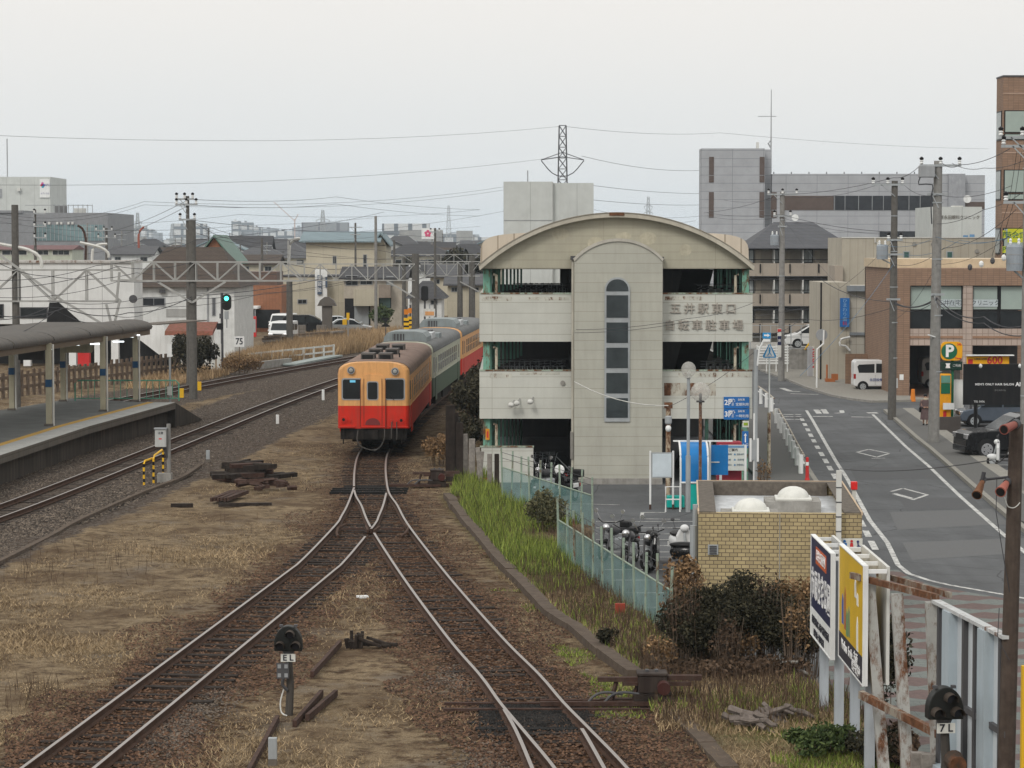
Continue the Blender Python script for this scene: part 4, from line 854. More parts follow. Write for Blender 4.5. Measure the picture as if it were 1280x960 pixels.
# signal box on post with bollard guards
p = G(207,602,.0); t = thing('equipment_post', 'grey relay box on a concrete post beside the main line', 'relay box', p)
MB().box(-.27,.22,-.25,.25,-.1,.30).build('foundation', conc, t); MB().tube([(.12,0,.2),(.12,0,2.05)], .075, 10).build('post', polec, t)
bx_ = MB().box(-.33,.06,-.28,-.10,1.25,1.88).build('cabinet', paint('cabinet_grey', (.42,.43,.42), dirt=.3), t, bevel=.01); MB().box(-.36,.09,-.32,-.06,1.88,1.92).build('hood', grey, bx_); text('注意', .1, letter_dk, bx_, (-.13,-.284,1.74)); MB().box(-.19,-.09,-.285,-.28,1.52,1.56).build('red_mark', redp, bx_)
for a in (-.2, .05): MB().bar((a*.3,-.12,1.25),(.1,-.02,.75),.05).build('bracket', dgrey, t)
def hoop(label, p0, p1, h):
    t = thing('guard_hoop', label, 'barrier', p0); d = Vector(p1)-Vector(p0)
    pts = [(0,0,0),(0,0,h-.08),(d.x*.12,d.y*.12,h),(d.x*.88,d.y*.88,h),(d.x,d.y,h-.08),(d.x,d.y,0)]
    MB().tube(pts, .038, 8).build('hoop', yellow, t)
    for k_ in range(3):
        for q in ((0,0),(d.x,d.y)): MB().tube([(q[0],q[1],.12+k_*.26),(q[0],q[1],.24+k_*.26)], .041, 8).build('black_band', black, t)
hoop('striped yellow guard hoop left of the relay box', G(180,607,0), G(191,603,0)+Vector((0,.2,0)), .85); hoop('taller striped yellow guard hoop touching the relay box foundation', G(192,604,0), G(204,594,0), .95)
for i, (px, py, lab) in enumerate(((347,533,'white distance marker post in the gravel left of the train'),(260,578,'small grey cable marker near the sleeper pile'),(404,503,'white marker stub directly left of the train cab'),(341,958,'grey pipe stub at the bottom edge of the picture'))):
    p = G(px, py, 0); t = thing('marker_post', lab, 'marker post', p); hh = (.42,.35,.55,.35)[i]
    MB().box(-.07,.07,-.05,.05,-.1,.12).build('base', dconc, t); MB().box(-.07,.07,-.045,.045,.12,.12+hh).build('post', white if i in (0,2) else steelgrey, t, bevel=.01)
# timber and rail piles
px0 = G(312,600,0); t0 = thing('sleeper_pile', 'heap of black old timbers lying in the dry grass left of the train', 'timber pile', px0)
for i in range(34):
    L_ = random.uniform(.7,1.7); a = random.gauss(.5,.5); lv = random.choice((0,0,1,1,2,3)); MB().cbox((random.gauss(0,.62*(1-.2*lv)),random.gauss(0,.5),.1+.14*lv), (L_,.2,.15), a, random.uniform(-.25,.25)).build('timber', dwood if i % 6 else rust, t0)
t0 = thing('rail_pile', 'bundle of short rusty rails in front of the black timber heap', 'scrap rails', G(290,624,0))
for i in range(6): MB().bar((-.55+i*.11,-1.2,.10+.02*(i%2)),(-.15+i*.11,1.1,.14),.08,.12).build('scrap_rail', rust, t0)
t0 = thing('rail_pile', 'second heap of rusty fittings and rail ends beside the short rails', 'scrap rails', G(330,612,0))
for i in range(16): MB().cbox((random.gauss(0,.5),random.gauss(0,.5),.12+random.random()*.2), (random.uniform(.3,1.1),.12,.12), random.uniform(0,3), random.uniform(-.5,.5)).build('scrap_piece', rust, t0)
t0 = thing('rail_pile', 'single dark timbers scattered on the grass below the scrap heap', 'scrap timber', G(290,634,0))
for a, c, l in ((-1.6,0,.7),(.4,.2,1.7)): MB().cbox((a,c,.06),(l,.16,.12),.05).build('timber', dwood, t0)
def oldrail(label, a, c): 
    A2, C2 = G(*a,.07), G(*c,.07); tag(MB().bar(A2, C2, .07, .12).build('old_rail', rust), label, 'scrap rail')
oldrail('long rusty rail lying beside the E L signal at the bottom', (300,985), (347,898)); oldrail('left of two short rusty rails leaning together', (368,905), (402,866)); oldrail('right of two short rusty rails leaning together', (384,897), (420,866)); oldrail('rusty rail end pointing at the stump', (390,843), (425,804))
mb = MB()
for k_ in range(11): a_ = random.uniform(0,6.28); mb.bar((.13*math.cos(a_),.13*math.sin(a_),-.05),(.17*math.cos(a_),.17*math.sin(a_),random.uniform(.12,.34)),random.uniform(.06,.13),.08)
for k_ in range(9): x_ = random.uniform(.1,.75); mb.bar((x_-.3,random.uniform(-.15,.1),random.uniform(.03,.2)),(x_+.2,random.uniform(-.2,.1),.03),random.uniform(.03,.08),.06)
tag(mb.build('stump', dwood, loc=G(443,808,0), bevel=.01), 'charred wooden stump between the yard tracks', 'stump')
tag(MB().cbox((0,0,.02),(.26,.2,.05),.3).build('litter', white, loc=G(453,747,0)), 'scrap of white litter between the diverging tracks', 'litter')
# driftwood / stumps lower right
for i, (px, py, lab) in enumerate(((945,915,'pale split stump left in the grass heap at lower right'),(975,905,'long pale rotten log on the grass heap at lower right'),(975,845,'pale stone lump under the dark bushes'))):
    mb = MB(); 
    for k_ in range(12 if i < 2 else 4):
        c_ = Vector((random.gauss(0,.15+.1*(i==1)),random.gauss(0,.14),.08+random.random()*.22)); d_ = Vector((random.gauss(.9,.2),random.gauss(-.45,.3),random.gauss(-.15,.25))).normalized()*random.uniform(.12,.36); mb.tube([c_-d_,c_-d_*.3+Vector((0,0,random.gauss(0,.025))),c_+d_*.4+Vector((0,0,random.gauss(0,.03))),c_+d_], random.uniform(.04,.09), 6, random.uniform(.02,.05))
    tag(mb.build('log' if i < 2 else 'stone', paint('rotten_log', (.155,.13,.115), rough=.95, var=.4, scale=7, dirt=.5, bmp=.8) if i < 2 else conc, loc=G(px,py,0)), lab, 'log' if i < 2 else 'stone')
# old timber posts by the parking building
for i, (px, py, ht_, wd_, ln_) in enumerate(((563,602,96,12,0),(574,603,75,9,1),(582,600,58,9,-2),(590,603,55,8,0),(597,606,42,7,5),(603,609,50,6,-6),(612,612,45,6,0),(621,614,47,6,0),(570,600,85,5,1))):
    p = G(px, py, 0); s_ = F/p.y; tag(MB().bar((0,0,-.2),(ln_/s_,0,ht_/s_),wd_/s_,.14).build('timber_post', dwood if i in (0,1,8,7) else greywood, loc=p, bevel=.015),
        ('thick black','tall black','ragged brown','upright grey','grey pointed','leaning grey','lone grey','square dark','thin dark')[i]+' timber post by the left corner of the parking building', 'post', 'old timber fence posts')
tag(MB().lathe([(.0,0),(.12,.0),(.14,.26),(.13,.27)], n=12).build('plant_pot', redp, loc=G(604,607,0.0)), 'red pot at the foot of the grey fence posts', 'pot')
tag(MB().box(-.11,.11,-.06,.06,-.1,.30).build('boundary_stake', rusty('stake_red', (.3,.05,.03), .3), loc=G(775,771,0.05)), 'red brown stake at the foot of the near fence', 'stake')
# ================================================================ STREET SIDE
class Bd:
    """a building whose front is the plane y = D; pixel columns and rows give its metres"""
    def __init__(s, name, label, cat, D, x0, x1, group=None, zb=STREET):
        s.D = D; s.x0 = X(x0, D); s.zb = zb; s.t = thing(name, label, cat, (s.x0, D, zb), group=group)
    def x(s, p): return X(p, s.D) - s.x0
    def z(s, p): return Z(p, s.D) - s.zb
    def box(s, name, mat, x0, x1, yt, yb, d0, d1, parent=None, bevel=0):
        z0 = 0 if yb is None else s.z(yb)
        return MB().box(s.x(x0), s.x(x1), d0, d1, z0, s.z(yt)).build(name, mat, parent or s.t, bevel=bevel)
    def win(s, x0, x1, yt, yb, gm=None, fm=None, d=0.0, mull=0, name='window'):
        f_ = MB().box(s.x(x0), s.x(x1), d-.05, d+.01, s.z(yb), s.z(yt)).build(name, fm or dgrey, s.t); a, c = s.x(x0)+.06, s.x(x1)-.06
        for k_ in range(mull+1):
            q0 = a + (c-a)*k_/(mull+1); q1 = a + (c-a)*(k_+1)/(mull+1); MB().box(q0+.02, q1-.02, d-.062, d-.045, s.z(yb)+.06, s.z(yt)-.06).build('pane', gm or gl, f_)
        return f_
tanp = facade('tan_panel', (.34,.295,.245), 1.1, 3, .02, dirt=.15); tileb = facade('brown_tile', (.27,.175,.12), .35, .11, .012, (.16,.11,.085), dirt=.12); pinkt = facade('pink_tile', (.42,.34,.29), .34, .34, .02, (.26,.2,.17), dirt=.15)
beige = facade('beige_siding', (.43,.395,.325), .55, 30, .012, (.25,.22,.17), dirt=.2); grpan = facade('grey_wall_panel', (.36,.37,.39), 4.0, 1.05, .03, (.20,.21,.22), dirt=.1, var=.03); bronze = paint('bronze_glass', (.10,.075,.065), rough=.2, dirt=.05); dkband = glass('dark_band_glass', (.02,.022,.026), .15)
slate = facade('slate_roof', (.085,.088,.098), .5, .25, .01, dirt=.2); whitew = facade('white_wall_panel', (.52,.54,.52), 2.4, 30, .02, dirt=.12, var=.02)

# clinic
q = Bd('clinic_building', 'brown tiled clinic with pale blinds upstairs and parking bays below', 'building', 150, 1122, 1330)
q.box('wall', tileb, 1122, 1330, 335.5, 357, 0, 14); q.box('wall', tileb, 1122, 1137.5, 357, None, 0, 1.0); q.box('wall', tileb, 1122, 1126, 357, None, 1.0, 14)
q.box('column', pinkt, 1204, 1216, 357, None, .05, .9); q.box('spandrel', pinkt, 1137.5, 1330, 411, 432, .1, .5); q.box('tile_band', paint('tile_band_brown', (.28,.17,.11)), 1137.5, 1330, 420, 423, .06, .12); q.box('floor_slab', slabm, 1126, 1330, 426, 432, .5, 14)
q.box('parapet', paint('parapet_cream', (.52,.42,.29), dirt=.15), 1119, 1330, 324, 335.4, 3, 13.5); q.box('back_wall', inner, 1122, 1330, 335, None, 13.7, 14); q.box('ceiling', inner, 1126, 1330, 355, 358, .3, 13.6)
for x0, x1, mu in ((1137.5,1204,1),(1216,1249,0),(1250.5,1282,0),(1283,1330,0)):
    q.win(x0, x1, 357, 388, palegl, black, .35, mu); q.win(x0, x1, 388.5, 411, gl, black, .35, mu)
for i, ch in enumerate('五井在宅'):
    b_ = MB().box(q.x(1172.5+i*7.6), q.x(1179.5+i*7.6), .24, .26, q.z(383.5), q.z(374.5)).build('letter_panel', paint('letter_panel_pale', (.48,.54,.56)), q.t); text(ch, .36, letter_dk, b_, (q.x(1176+i*7.6), .235, q.z(379)))
b_ = MB().box(q.x(1217), q.x(1248), .24, .26, q.z(383.5), q.z(374.5)).build('letter_panel', MATS['letter_panel_pale'], q.t); text('クリニック', .34, letter_dk, b_, (q.x(1232.5), .235, q.z(379)))
q.box('notice', white, 1125, 1130, 468, 475, -.02, .0)
# tower block
q = Bd('office_tower', 'tall brown tiled office tower cut by the right edge of the picture', 'building', 172, 1251, 1345)
q.box('wall', tileb, 1251, 1345, 95, None, 0, 2.3)
q.box('roof_edge', dgrey, 1250.5, 1345, 94, 96, -.06, 2.4)
for yt, yb in ((138,175),(212,250),(285,318)):
    q.win(1252.5, 1300, yt, yb-9, palegl, black, 0, 0); q.win(1252.5, 1300, yb-8, yb, palegl, black, 0, 0)
    f_ = MB().box(-.05,.01,.35,2.0,q.z(yb),q.z(yt)).build('side_window', black, q.t)
    for k_ in range(3): MB().box(-.065,-.04,.42+k_*.52,.9+k_*.52,q.z(yb)+.1,q.z(yt)-.1).build('pane', curtain, f_)
for yy in (116, 190, 265): q.box('tile_band', paint('tower_band', (.36,.26,.2)), 1250.8, 1345, yy, yy+1.5, -.03, .0)
for x0, y0, x1, y1 in ((1252,288,1256,298),(1258,286,1278,303),(1252,308,1256,316)): 
    b_ = q.box('poster', paint('poster_yellow', (.50,.52,.03)), x0, x1, y0, y1, -.075, -.06); 
    text('P' if x1-x0 < 8 else '英会話', .45 if x1-x0<8 else .5, greenp, b_, ((q.x(x0)+q.x(x1))/2, -.08, (q.z(y0)+q.z(y1))/2))
# beige block with small green windows
q = Bd('beige_building', 'long beige sided building with two small green windows above the clinic', 'building', 178, 1052, 1262)
q.box('wall', beige, 1052, 1262, 297, None, 0, 8); q.box('parapet_cap', offw, 1051.5, 1262, 296.4, 297.6, -.05, .1); q.box('annex', tanp, 1042, 1052, 332, None, -.5, 3)
for x0 in (1128, 1182): q.win(x0, x0+8.5, 314, 323, paint('green_glass', (.05,.11,.10), rough=.2), steelgrey)
for x0, y0 in ((1142,305),(1165,305),(1220,314)): MB().disc((q.x(x0),-.04,q.z(y0)),.14,'y',.05).build('vent_cap', conc, q.t)
MB().tube([(q.x(1096),-.06,q.z(355)),(q.x(1096),-.06,q.z(303)),(q.x(1093),-.06,q.z(303)),(q.x(1093),-.06,q.z(297))], .05, 6).build('drain_pipe', offw, q.t)
MB().disc((q.x(1086),-.3,q.z(337.5)),.28,'y',.05).build('dish_antenna', white, q.t)
# lower beige building with blue sign
q = Bd('dental_building', 'low beige building with a vertical blue sign and grey canopy', 'building', 168, 1027, 1121)
q.box('wall', beige, 1027, 1062, 353, None, 0, 7); q.box('wall', facade('plain_beige', (.46,.43,.37), 1.2, 2.4, .015, dirt=.25), 1062.3, 1121, 358, None, .1, 7)
q.box('eaves', paint('eaves_grey', (.20,.22,.24)), 1058, 1116, 357, 364, -.4, .2); q.box('string_course', MATS['eaves_grey'], 1062, 1098, 415.5, 419, -.06, .1); q.box('downpipe', black, 1025.3, 1027, 353, None, -.05, .1)
f_ = q.box('sign_board', blue, 1049.5, 1061, 372.5, 408.5, -.3, -.1)
for i, ch in enumerate('ひまわり歯科'): text(ch, .30, paint('pale_blue_letter', (.25,.42,.62)) if i < 5 else letter_r, f_, (q.x(1055.2), -.31, q.z(376+i*5.7)))
q.win(1090, 1104, 433, 438, gl, steelgrey); q.box('awning_panel', paint('panel_cream', (.48,.42,.32)), 1098, 1113, 409, 431, -.3, -.05); q.box('light', black, 1103, 1113, 407, 410, -.6, -.3)
q.box('brick_wall', facade('brown_block', (.23,.145,.095), .4, .2, .012, (.15,.10,.07)), 1044, 1112, 438, None, -5.5, -5.2)
MB().tube(catmull([(q.x(1062),-.2,q.z(421)),(q.x(1050),-.5,q.z(424)),(q.x(1049),-.5,q.z(431)),(q.x(1056),-.3,q.z(432)),(q.x(1062),-.2,q.z(438))],.15),.07,6).build('canopy_tube', white, q.t)
# three storey apartments
q = Bd('apartment_building', 'grey roofed apartment block with three rows of tan balconies', 'building', 205, 936, 1063)
q.box('wall', paint('apartment_wall', (.30,.275,.235), dirt=.15), 936, 1063, 310, None, 1.4, 9)
for yt, yb, yn in ((329,345,382),(367,382.5,404),(404,416,440)):
    bl = q.box('balcony', tanp, 936, 1064, yt, yb, 0, .12); MB().box(0,q.x(1064),.0,1.4,q.z(yb)-.05,q.z(yb)).build('balcony_floor', dgrey, bl)
    MB().box(0,q.x(1064),.02,.10,q.z(yt)+.25,q.z(yt)+.31).build('handrail', black, bl)
    for xp in (950, 987, 1023): MB().box(q.x(xp-.8),q.x(xp+.8),-.1,.0,q.z(yt+12),q.z(yt+1)).build('bracket', black, bl)
for yt, yb in ((312,329),(350,367),(388,404)):
    q.box('recess', dgrey, 936, 1063, yt-2, yt, .3, 1.38)
    for x0 in (943.5, 980, 1017, 1053):
        q.win(x0-11, x0+1, yt, yb, curtain, black, 1.38, 1); q.box('door', paint('apartment_door', (.36,.32,.26)), x0+3, x0+9.5, yt+1, yb, 1.32, 1.4)
    for x0 in (967, 1003, 1040): q.box('divider', offw, x0, x0+1.5, yt, yb, .15, 1.4)
rf = MB(); a, c, e0, e1 = q.x(930), q.x(1068), -.6, 10; zt_, ze = q.z(277), q.z(310.5); r0, r1 = q.x(974), q.x(1024)
rf.add([(a,e0,ze),(c,e0,ze),(c,e1,ze),(a,e1,ze),(r0,4.7,zt_),(r1,4.7,zt_)], [(0,1,5,4),(1,2,5),(2,3,4,5),(3,0,4),(3,2,1,0)]); rf.build('roof', slate, q.t)
MB().disc((q.x(1000),4.0,zt_+.35),.28,'y',.04).build('dish_antenna', white, q.t)
# big grey works
q = Bd('office_building', 'large pale grey panelled office with brown window strips and a dark window band', 'building', 330, 876, 1233)
q.box('tower_wall', grpan, 876, 955, 185.5, None, 0, 4); q.box('tower_wall', grpan, 955.2, 965, 186, None, 2, 4); q.box('wing_wall', grpan, 965.2, 1185, 217, None, 1, 24); q.box('wing_wall', grpan, 1197, 1233, 218.5, None, 2, 24); q.box('wing_wall', paint('grey_plain', (.29,.30,.32)), 1185.2, 1206, 217, None, .6, 20)
for x0 in (885.5, 948.5):
    for yt, yb in ((196,218.5),(219.5,228),(240,263),(263.5,272)): q.box('window', bronze, x0, x0+6, yt, yb, -.06, .04)
for yt, yb in ((240,262),(263,272)): q.box('window', bronze, 964, 971, yt, yb, .94, 1.04)
q.box('window_band', bronze, 980, 1042, 244.5, 262.5, .94, 1.04); q.box('window_band', dkband, 1042.3, 1168, 244.5, 262.5, .93, 1.04); q.box('window_band', bronze, 1198, 1233, 252, 261, 1.94, 2.04); q.box('window_band', dkband, 1100, 1165, 289, 300, .93, 1.04)
for x0 in (1043,1056,1073,1090,1104,1120,1136,1150): q.box('mullion', grey, x0, x0+.7, 244.5, 262.5, .88, .93)
for x0 in range(967, 1180, 22): q.box('roof_post', dgrey, x0, x0+1, 214.5, 217, 1.2, 1.4)
MB().tube([(q.x(965.5),3,q.z(215)),(q.x(965.5),3,q.z(110))],.11,6,.05).tube([(q.x(965.5),3,q.z(184)),(q.x(962),3,q.z(178)),(q.x(965),3,q.z(175))],.1,5).bar((q.x(949),3,q.z(144)),(q.x(972),3,q.z(144)),.08).build('mast', grey, q.t); q.box('roof_drum', offw, 946.5, 949.5, 177, 185.5, 2, 2.8)
MB().disc((q.x(1206),-1,q.z(249)),.5,'y',.06).build('dish_antenna', white, q.t)
q = Bd('clinic_annex', 'white hospital building with dark lettering behind the beige block', 'building', 200, 1163, 1226)
q.box('wall', whitew, 1163, 1226, 258.5, None, 0, 8); text('市原永田眼科クリニック', .34, paint('letter_brown', (.10,.08,.06)), q.t, (q.x(1196), -.03, q.z(272)), sx=.92); q.box('parapet_cap', offw, 1190, 1204, 257, 258.4, .5, 1)
for i, x0 in enumerate((1203, 1211)): q.box('mural', paint('mural_blue', (.12,.25,.42)), x0, x0+6, 294-i, 297.5, -.03, .0)
# plain white block behind the parking building
q = Bd('white_block', 'windowless white metal clad block rising behind the arched roof', 'building', 230, 629.5, 742)
q.box('wall', whitew, 629.5, 690.5, 227, None, 0, 14); q.box('wall', whitew, 691.5, 742, 228.5, None, .6, 14); q.box('joint', offw, 690.5, 691.5, 227.5, None, .2, .7); q.box('flashing', grey, 629.5, 690, 275, 275.8, -.03, .0)
MB().tube([(q.x(660),5,q.z(227)),(q.x(660),5,q.z(211))],.06,5).build('antenna', grey, q.t)
# raised car park with fence
q = Bd('retaining_wall', 'low concrete retaining wall of the raised car park beneath the white minivan', 'wall', 183, 930, 1027)
q.box('wall', conc, 930, 1027, 436, None, 0, .3); MB().box(0,6,.3,14,0,q.z(437)).build('fill', conc, q.t)
MB().tube([(q.x(1015),-.1,q.z(424)),(q.x(1006),-.1,q.z(437))],.06,5).build('yellow_bar', yellow, q.t)
t = thing('mesh_fence', 'thin steel rail fence in front of the white minivan', 'fence', (X(938,182.6),182.6,Z(437,182.6))); wF = X(1027,182.6)-X(938,182.6)
for k_ in range(8): MB().box(wF*k_/7-.03,wF*k_/7+.03,-.03,.03,0,1.75).build('post', steelgrey, t)
for zz_ in (.1,.9,1.72): MB().box(0,wF,-.02,.02,zz_-.02,zz_+.02).build('rail', steelgrey, t)
q = Bd('louvre_fence', 'white horizontal slat fence at the street corner behind the blue sign pole', 'fence', 178, 944, 995)
for k_ in range(7): q.box('slat', white, 946+k_*.4, 986, 432.5+k_*3.4, 434.6+k_*3.4, 0, .04)
for x0 in (946,958,970,984): q.box('post', white, x0, x0+1.2, 431, None, .04, .12)

# ---------------------------------------------------------------- vehicles (front towards local -x)
def car(name, label, loc, rz, prof, wins, wheels, W, mat, wr=.33, shield=None, lights=None, door=(), group=None, rimm=None, plate=True):
    t = thing(name, label, 'van' if 'van' in name else 'car', loc, rz, group)
    MB().poly(prof, -W/2, W/2).build('body', mat, t, bevel=.06, smooth=False)
    for s_ in (-1, 1):
        for wp in wins: MB().poly(wp, s_*W/2-.006, s_*W/2+.006).build('side_window', gl, t)
        for xw in wheels:
            ty = MB().disc((xw, s_*(W/2-.10), wr), wr, 'y', .115, 22).build('wheel', rubber, t); MB().disc((xw, s_*(W/2-.0), wr), wr*.66, 'y', .022, 18).build('rim', rimm or steelgrey, ty)
            for k_ in range(5):
                a = k_*2*math.pi/5; MB().cbox((xw+.4*wr*math.cos(a), s_*(W/2+.02), wr+.4*wr*math.sin(a)), (wr*.13,.012,wr*.13)).build('rim_hole', rubber, ty)
            MB().poly([(xw+(wr+.06)*math.cos(R(i*18)), wr+(wr+.06)*math.sin(R(i*18))) for i in range(11)], s_*W/2-.004, s_*W/2+.004).build('wheel_arch', black, t)
        for dx in door: MB().box(dx-.006,dx+.006,s_*W/2-.004,s_*W/2+.004,.38,1.0).build('door_seam', dgrey, t); 
        if door: MB().box(door[0]+.1,door[0]+.26,s_*W/2-.01,s_*W/2+.02,.92,.95).build('handle', dgrey, t)
        mx_ = min(p[0] for p in wins[0]); MB().box(mx_-.02,mx_+.14,s_*(W/2+.11)-.09,s_*(W/2+.11)+.09,1.05,1.2).build('mirror', mat, t, bevel=.03)
    if shield:
        for (x0,z0,x1,z1) in shield:
            d = Vector((z1-z0,0,-(x1-x0))).normalized()*.012; d = -d if (d.x > 0) == (x0 < 0) else d
            vs = [(x0+d.x,-W/2+.12,z0+d.z),(x0+d.x,W/2-.12,z0+d.z),(x1+d.x,W/2-.16,z1+d.z),(x1+d.x,-W/2+.16,z1+d.z)]
            MB().add(vs+[(a-2*d.x,b_,c-2*d.z) for a,b_,c in vs], [(0,1,2,3),(7,6,5,4),(0,4,5,1),(2,6,7,3),(1,5,6,2),(3,7,4,0)]).build('windscreen', gl, t)
    x_f = min(p[0] for p in prof); x_r = max(p[0] for p in prof)
    for s_ in (-1, 1):
        lz = lights or (.72,.9); MB().box(x_f-.01,x_f+.28,s_*(W/2-.2)-.19,s_*(W/2-.2)+.205,lz[0],lz[1]).build('headlight', chrome, t, bevel=.02); MB().box(x_r-.12,x_r+.008,s_*(W/2-.1)-.09,s_*(W/2-.1)+.105,.75,1.05).build('tail_light', paint('tail_red', (.35,.02,.02), rough=.3), t)
    MB().box(x_f-.012,x_f+.02,-W/2+.42,W/2-.42,lz[0]-.05,lz[1]-.02).build('grille', black, t); MB().box(x_f-.03,x_f+.02,-W/2+.1,W/2-.1,.28,.5).build('bumper', mat if mat is not white else dgrey, t)
    MB().box(x_f+.3,x_r-.3,-W/2+.08,W/2-.08,.18,.3).build('underbody', black, t)
    return t
carw = paint('car_white', (.62,.63,.63), rough=.25, var=.03, dirt=.08); cark = paint('car_black', (.008,.008,.009), rough=.18, var=.1, dirt=.04, spec=.3); cars = paint('car_silver', (.36,.38,.39), rough=.3, metal=.5, dirt=.05); carb = paint('car_grey_blue', (.10,.12,.15), rough=.2, metal=.3, dirt=.05)
suv_p = [(-2.35,.32),(-2.4,.55),(-2.36,1.02),(-2.1,1.13),(-1.0,1.2),(-.2,1.72),(.1,1.83),(2.1,1.84),(2.32,1.7),(2.4,1.05),(2.4,.4),(2.2,.3)]
suv_w = [[(-.82,1.2),(-.15,1.66),(.15,1.74),(.35,1.74),(.35,1.2)],[(.45,1.2),(.45,1.74),(1.3,1.74),(1.3,1.2)],[(1.4,1.2),(1.4,1.74),(2.0,1.72),(2.2,1.2)]]
van_p = [(-1.65,.3),(-1.7,.6),(-1.68,.95),(-1.35,1.15),(-.95,1.75),(-.7,1.88),(1.55,1.9),(1.68,1.75),(1.7,.9),(1.7,.35),(1.6,.28)]
van_w = [[(-1.1,1.12),(-.72,1.68),(-.45,1.68),(-.45,1.12)],[(-.38,1.12),(-.38,1.68),(.35,1.68),(.35,1.12)],[(.45,1.12),(.45,1.66),(1.4,1.62),(1.5,1.5),(1.4,1.12)]]
mpv_p = [(-2.3,.3),(-2.36,.6),(-2.25,.9),(-1.55,1.08),(-.6,1.66),(-.1,1.8),(1.9,1.8),(2.2,1.6),(2.36,1.0),(2.35,.4),(2.2,.28)]
mpv_w = [[(-1.35,1.1),(-.55,1.6),(-.2,1.68),(.1,1.68),(.1,1.1)],[(.18,1.1),(.18,1.68),(1.2,1.68),(1.2,1.1)],[(1.3,1.1),(1.3,1.66),(1.95,1.6),(2.1,1.12)]]
hat_p = [(-1.95,.3),(-2.0,.55),(-1.9,.8),(-1.15,.95),(-.35,1.42),(.1,1.5),(1.2,1.46),(1.75,1.1),(1.95,.95),(1.98,.4),(1.85,.28)]
hat_w = [[(-1.0,.98),(-.3,1.38),(.05,1.43),(.05,.98)],[(.13,.98),(.13,1.43),(.95,1.4),(1.5,1.0)]]
car('parked_car', 'black four wheel drive car parked beside the pavement at the right edge', (X(1200,108)+2.4,108.3,STREET), R(8), suv_p, suv_w, (-1.5,1.4), 1.85, cark, .39, [(-1.02,1.2,-.25,1.7)], (.82,1.03), (.4,1.35), rimm=chrome)
v1 = car('parked_van', 'white kei van with small blue lettering parked beside the brown clinic pillar', (X(1066,157)+1.7,157,-.58), R(180), van_p, van_w, (-1.15,1.15), 1.48, carw, .28, [(-1.36,1.16,-.97,1.73)], (.7,.88), (-.42,.4))
text('永田設備', .2, paint('letter_blue', (.03,.06,.25)), v1, (0.35,.76,.68), (R(90),0,R(180)))
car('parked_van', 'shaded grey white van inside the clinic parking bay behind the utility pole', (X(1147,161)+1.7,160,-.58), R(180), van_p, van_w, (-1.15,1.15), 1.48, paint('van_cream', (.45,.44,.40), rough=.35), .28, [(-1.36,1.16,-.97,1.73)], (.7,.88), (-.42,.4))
car('parked_van', 'white minivan on the raised car park behind a rail fence', (X(980,186)+2.36,186,Z(437,183)+.0), 0, mpv_p, mpv_w, (-1.45,1.4), 1.75, carw, .33, [(-1.5,1.12,-.65,1.62)], (.72,.9), (.14,1.25))
car('parked_car', 'grey blue hatchback half hidden behind the black salon billboard', (X(1200,126)+2.0,126.5,STREET), R(0), hat_p, hat_w, (-1.3,1.25), 1.7, carb, .31, [(-1.15,.96,-.4,1.4)], (.62,.78), (.1,))
# ---------------------------------------------------------------- two-wheelers
def scooter(label, loc, rz, bodym, seatm=black, k=1.0, box=False):
    t = thing('scooter', label, 'scooter', loc, rz)      # front at +y
    for yy in (-.62,.62):
        ty = MB().torus((0,yy,.24),.19,.05,'x',20,8).build('wheel', rubber, t); MB().disc((0,yy,.24),.13,'x',.03,14).build('hub', steelgrey, ty)
    MB().ell((0,-.42,.58),(.19,.45,.22)).build('rear_body', bodym, t, smooth=True); MB().cbox((0,.02,.3),(.3,.55,.1)).build('footboard', dgrey, t, bevel=.03)
    MB().poly([(-.2,.28),(.2,.28),(.23,.8),(.13,1.0),(-.13,1.0),(-.23,.8)], .34, .46).build('leg_shield', bodym, t, bevel=.04)
    MB().ell((0,-.38,.78),(.17,.42,.09)).build('seat', seatm, t, smooth=True); MB().ell((0,.62,.42),(.09,.24,.12)).build('front_mudguard', bodym, t, smooth=True)
    MB().tube([(0,.62,.25),(0,.45,.95)],.035,8).build('fork', steelgrey, t)
    hb_ = MB().tube([(-.32,.36,1.02),(0,.44,1.0),(.32,.36,1.02)],.018,6).build('handlebar', dgrey, t); MB().ell((0,.46,1.02),(.13,.12,.11)).build('headlamp_cowl', bodym, hb_, smooth=True)
    for s_ in (-1,1): MB().tube([(s_*.25,.38,1.02),(s_*.33,.42,1.24)],.008,5).ell((s_*.34,.42,1.27),(.06,.02,.05)).build('mirror', dgrey, t)
    MB().box(-.08,.08,-.90,-.86,.52,.62).build('tail_light', redp, t); MB().box(-.11,.11,-.93,-.90,.36,.5).build('plate', white, t)
    if box: MB().box(-.2,.2,-.98,-.62,.82,1.1).build('top_box', black, t, bevel=.05)
    return t
scooter('white scooter with black seat parked by the toilet drain pipe', G(850,703,STREET), R(180+12), carw)
sc2 = scooter('black scooter with white panels parked along the far chain link fence', G(708,628,STREET), R(150), cark, box=True); MB().box(-.2,.21,-.55,-.2,.5,.66).build('white_side_panel', white, sc2, bevel=.02); MB().ell((0,.5,1.18),(.2,.04,.18)).build('windshield', white, sc2, smooth=True)
scooter('white and brown scooter nose behind the brown timber pole at the right edge', Vector((X(1262,103),103,STREET)), R(75), carw)
t = thing('motorcycle', 'black and chrome motorcycle with raised bars and round mirrors behind the fence', 'motorcycle', G(788,706,STREET), R(165))
for yy in (-.72,.75):
    ty = MB().torus((0,yy,.31),.26,.055,'x',24,8).build('wheel', rubber, t); MB().torus((0,yy,.31),.21,.015,'x',20,5).disc((0,yy,.31),.06,'x',.06,10).build('rim', chrome, ty)
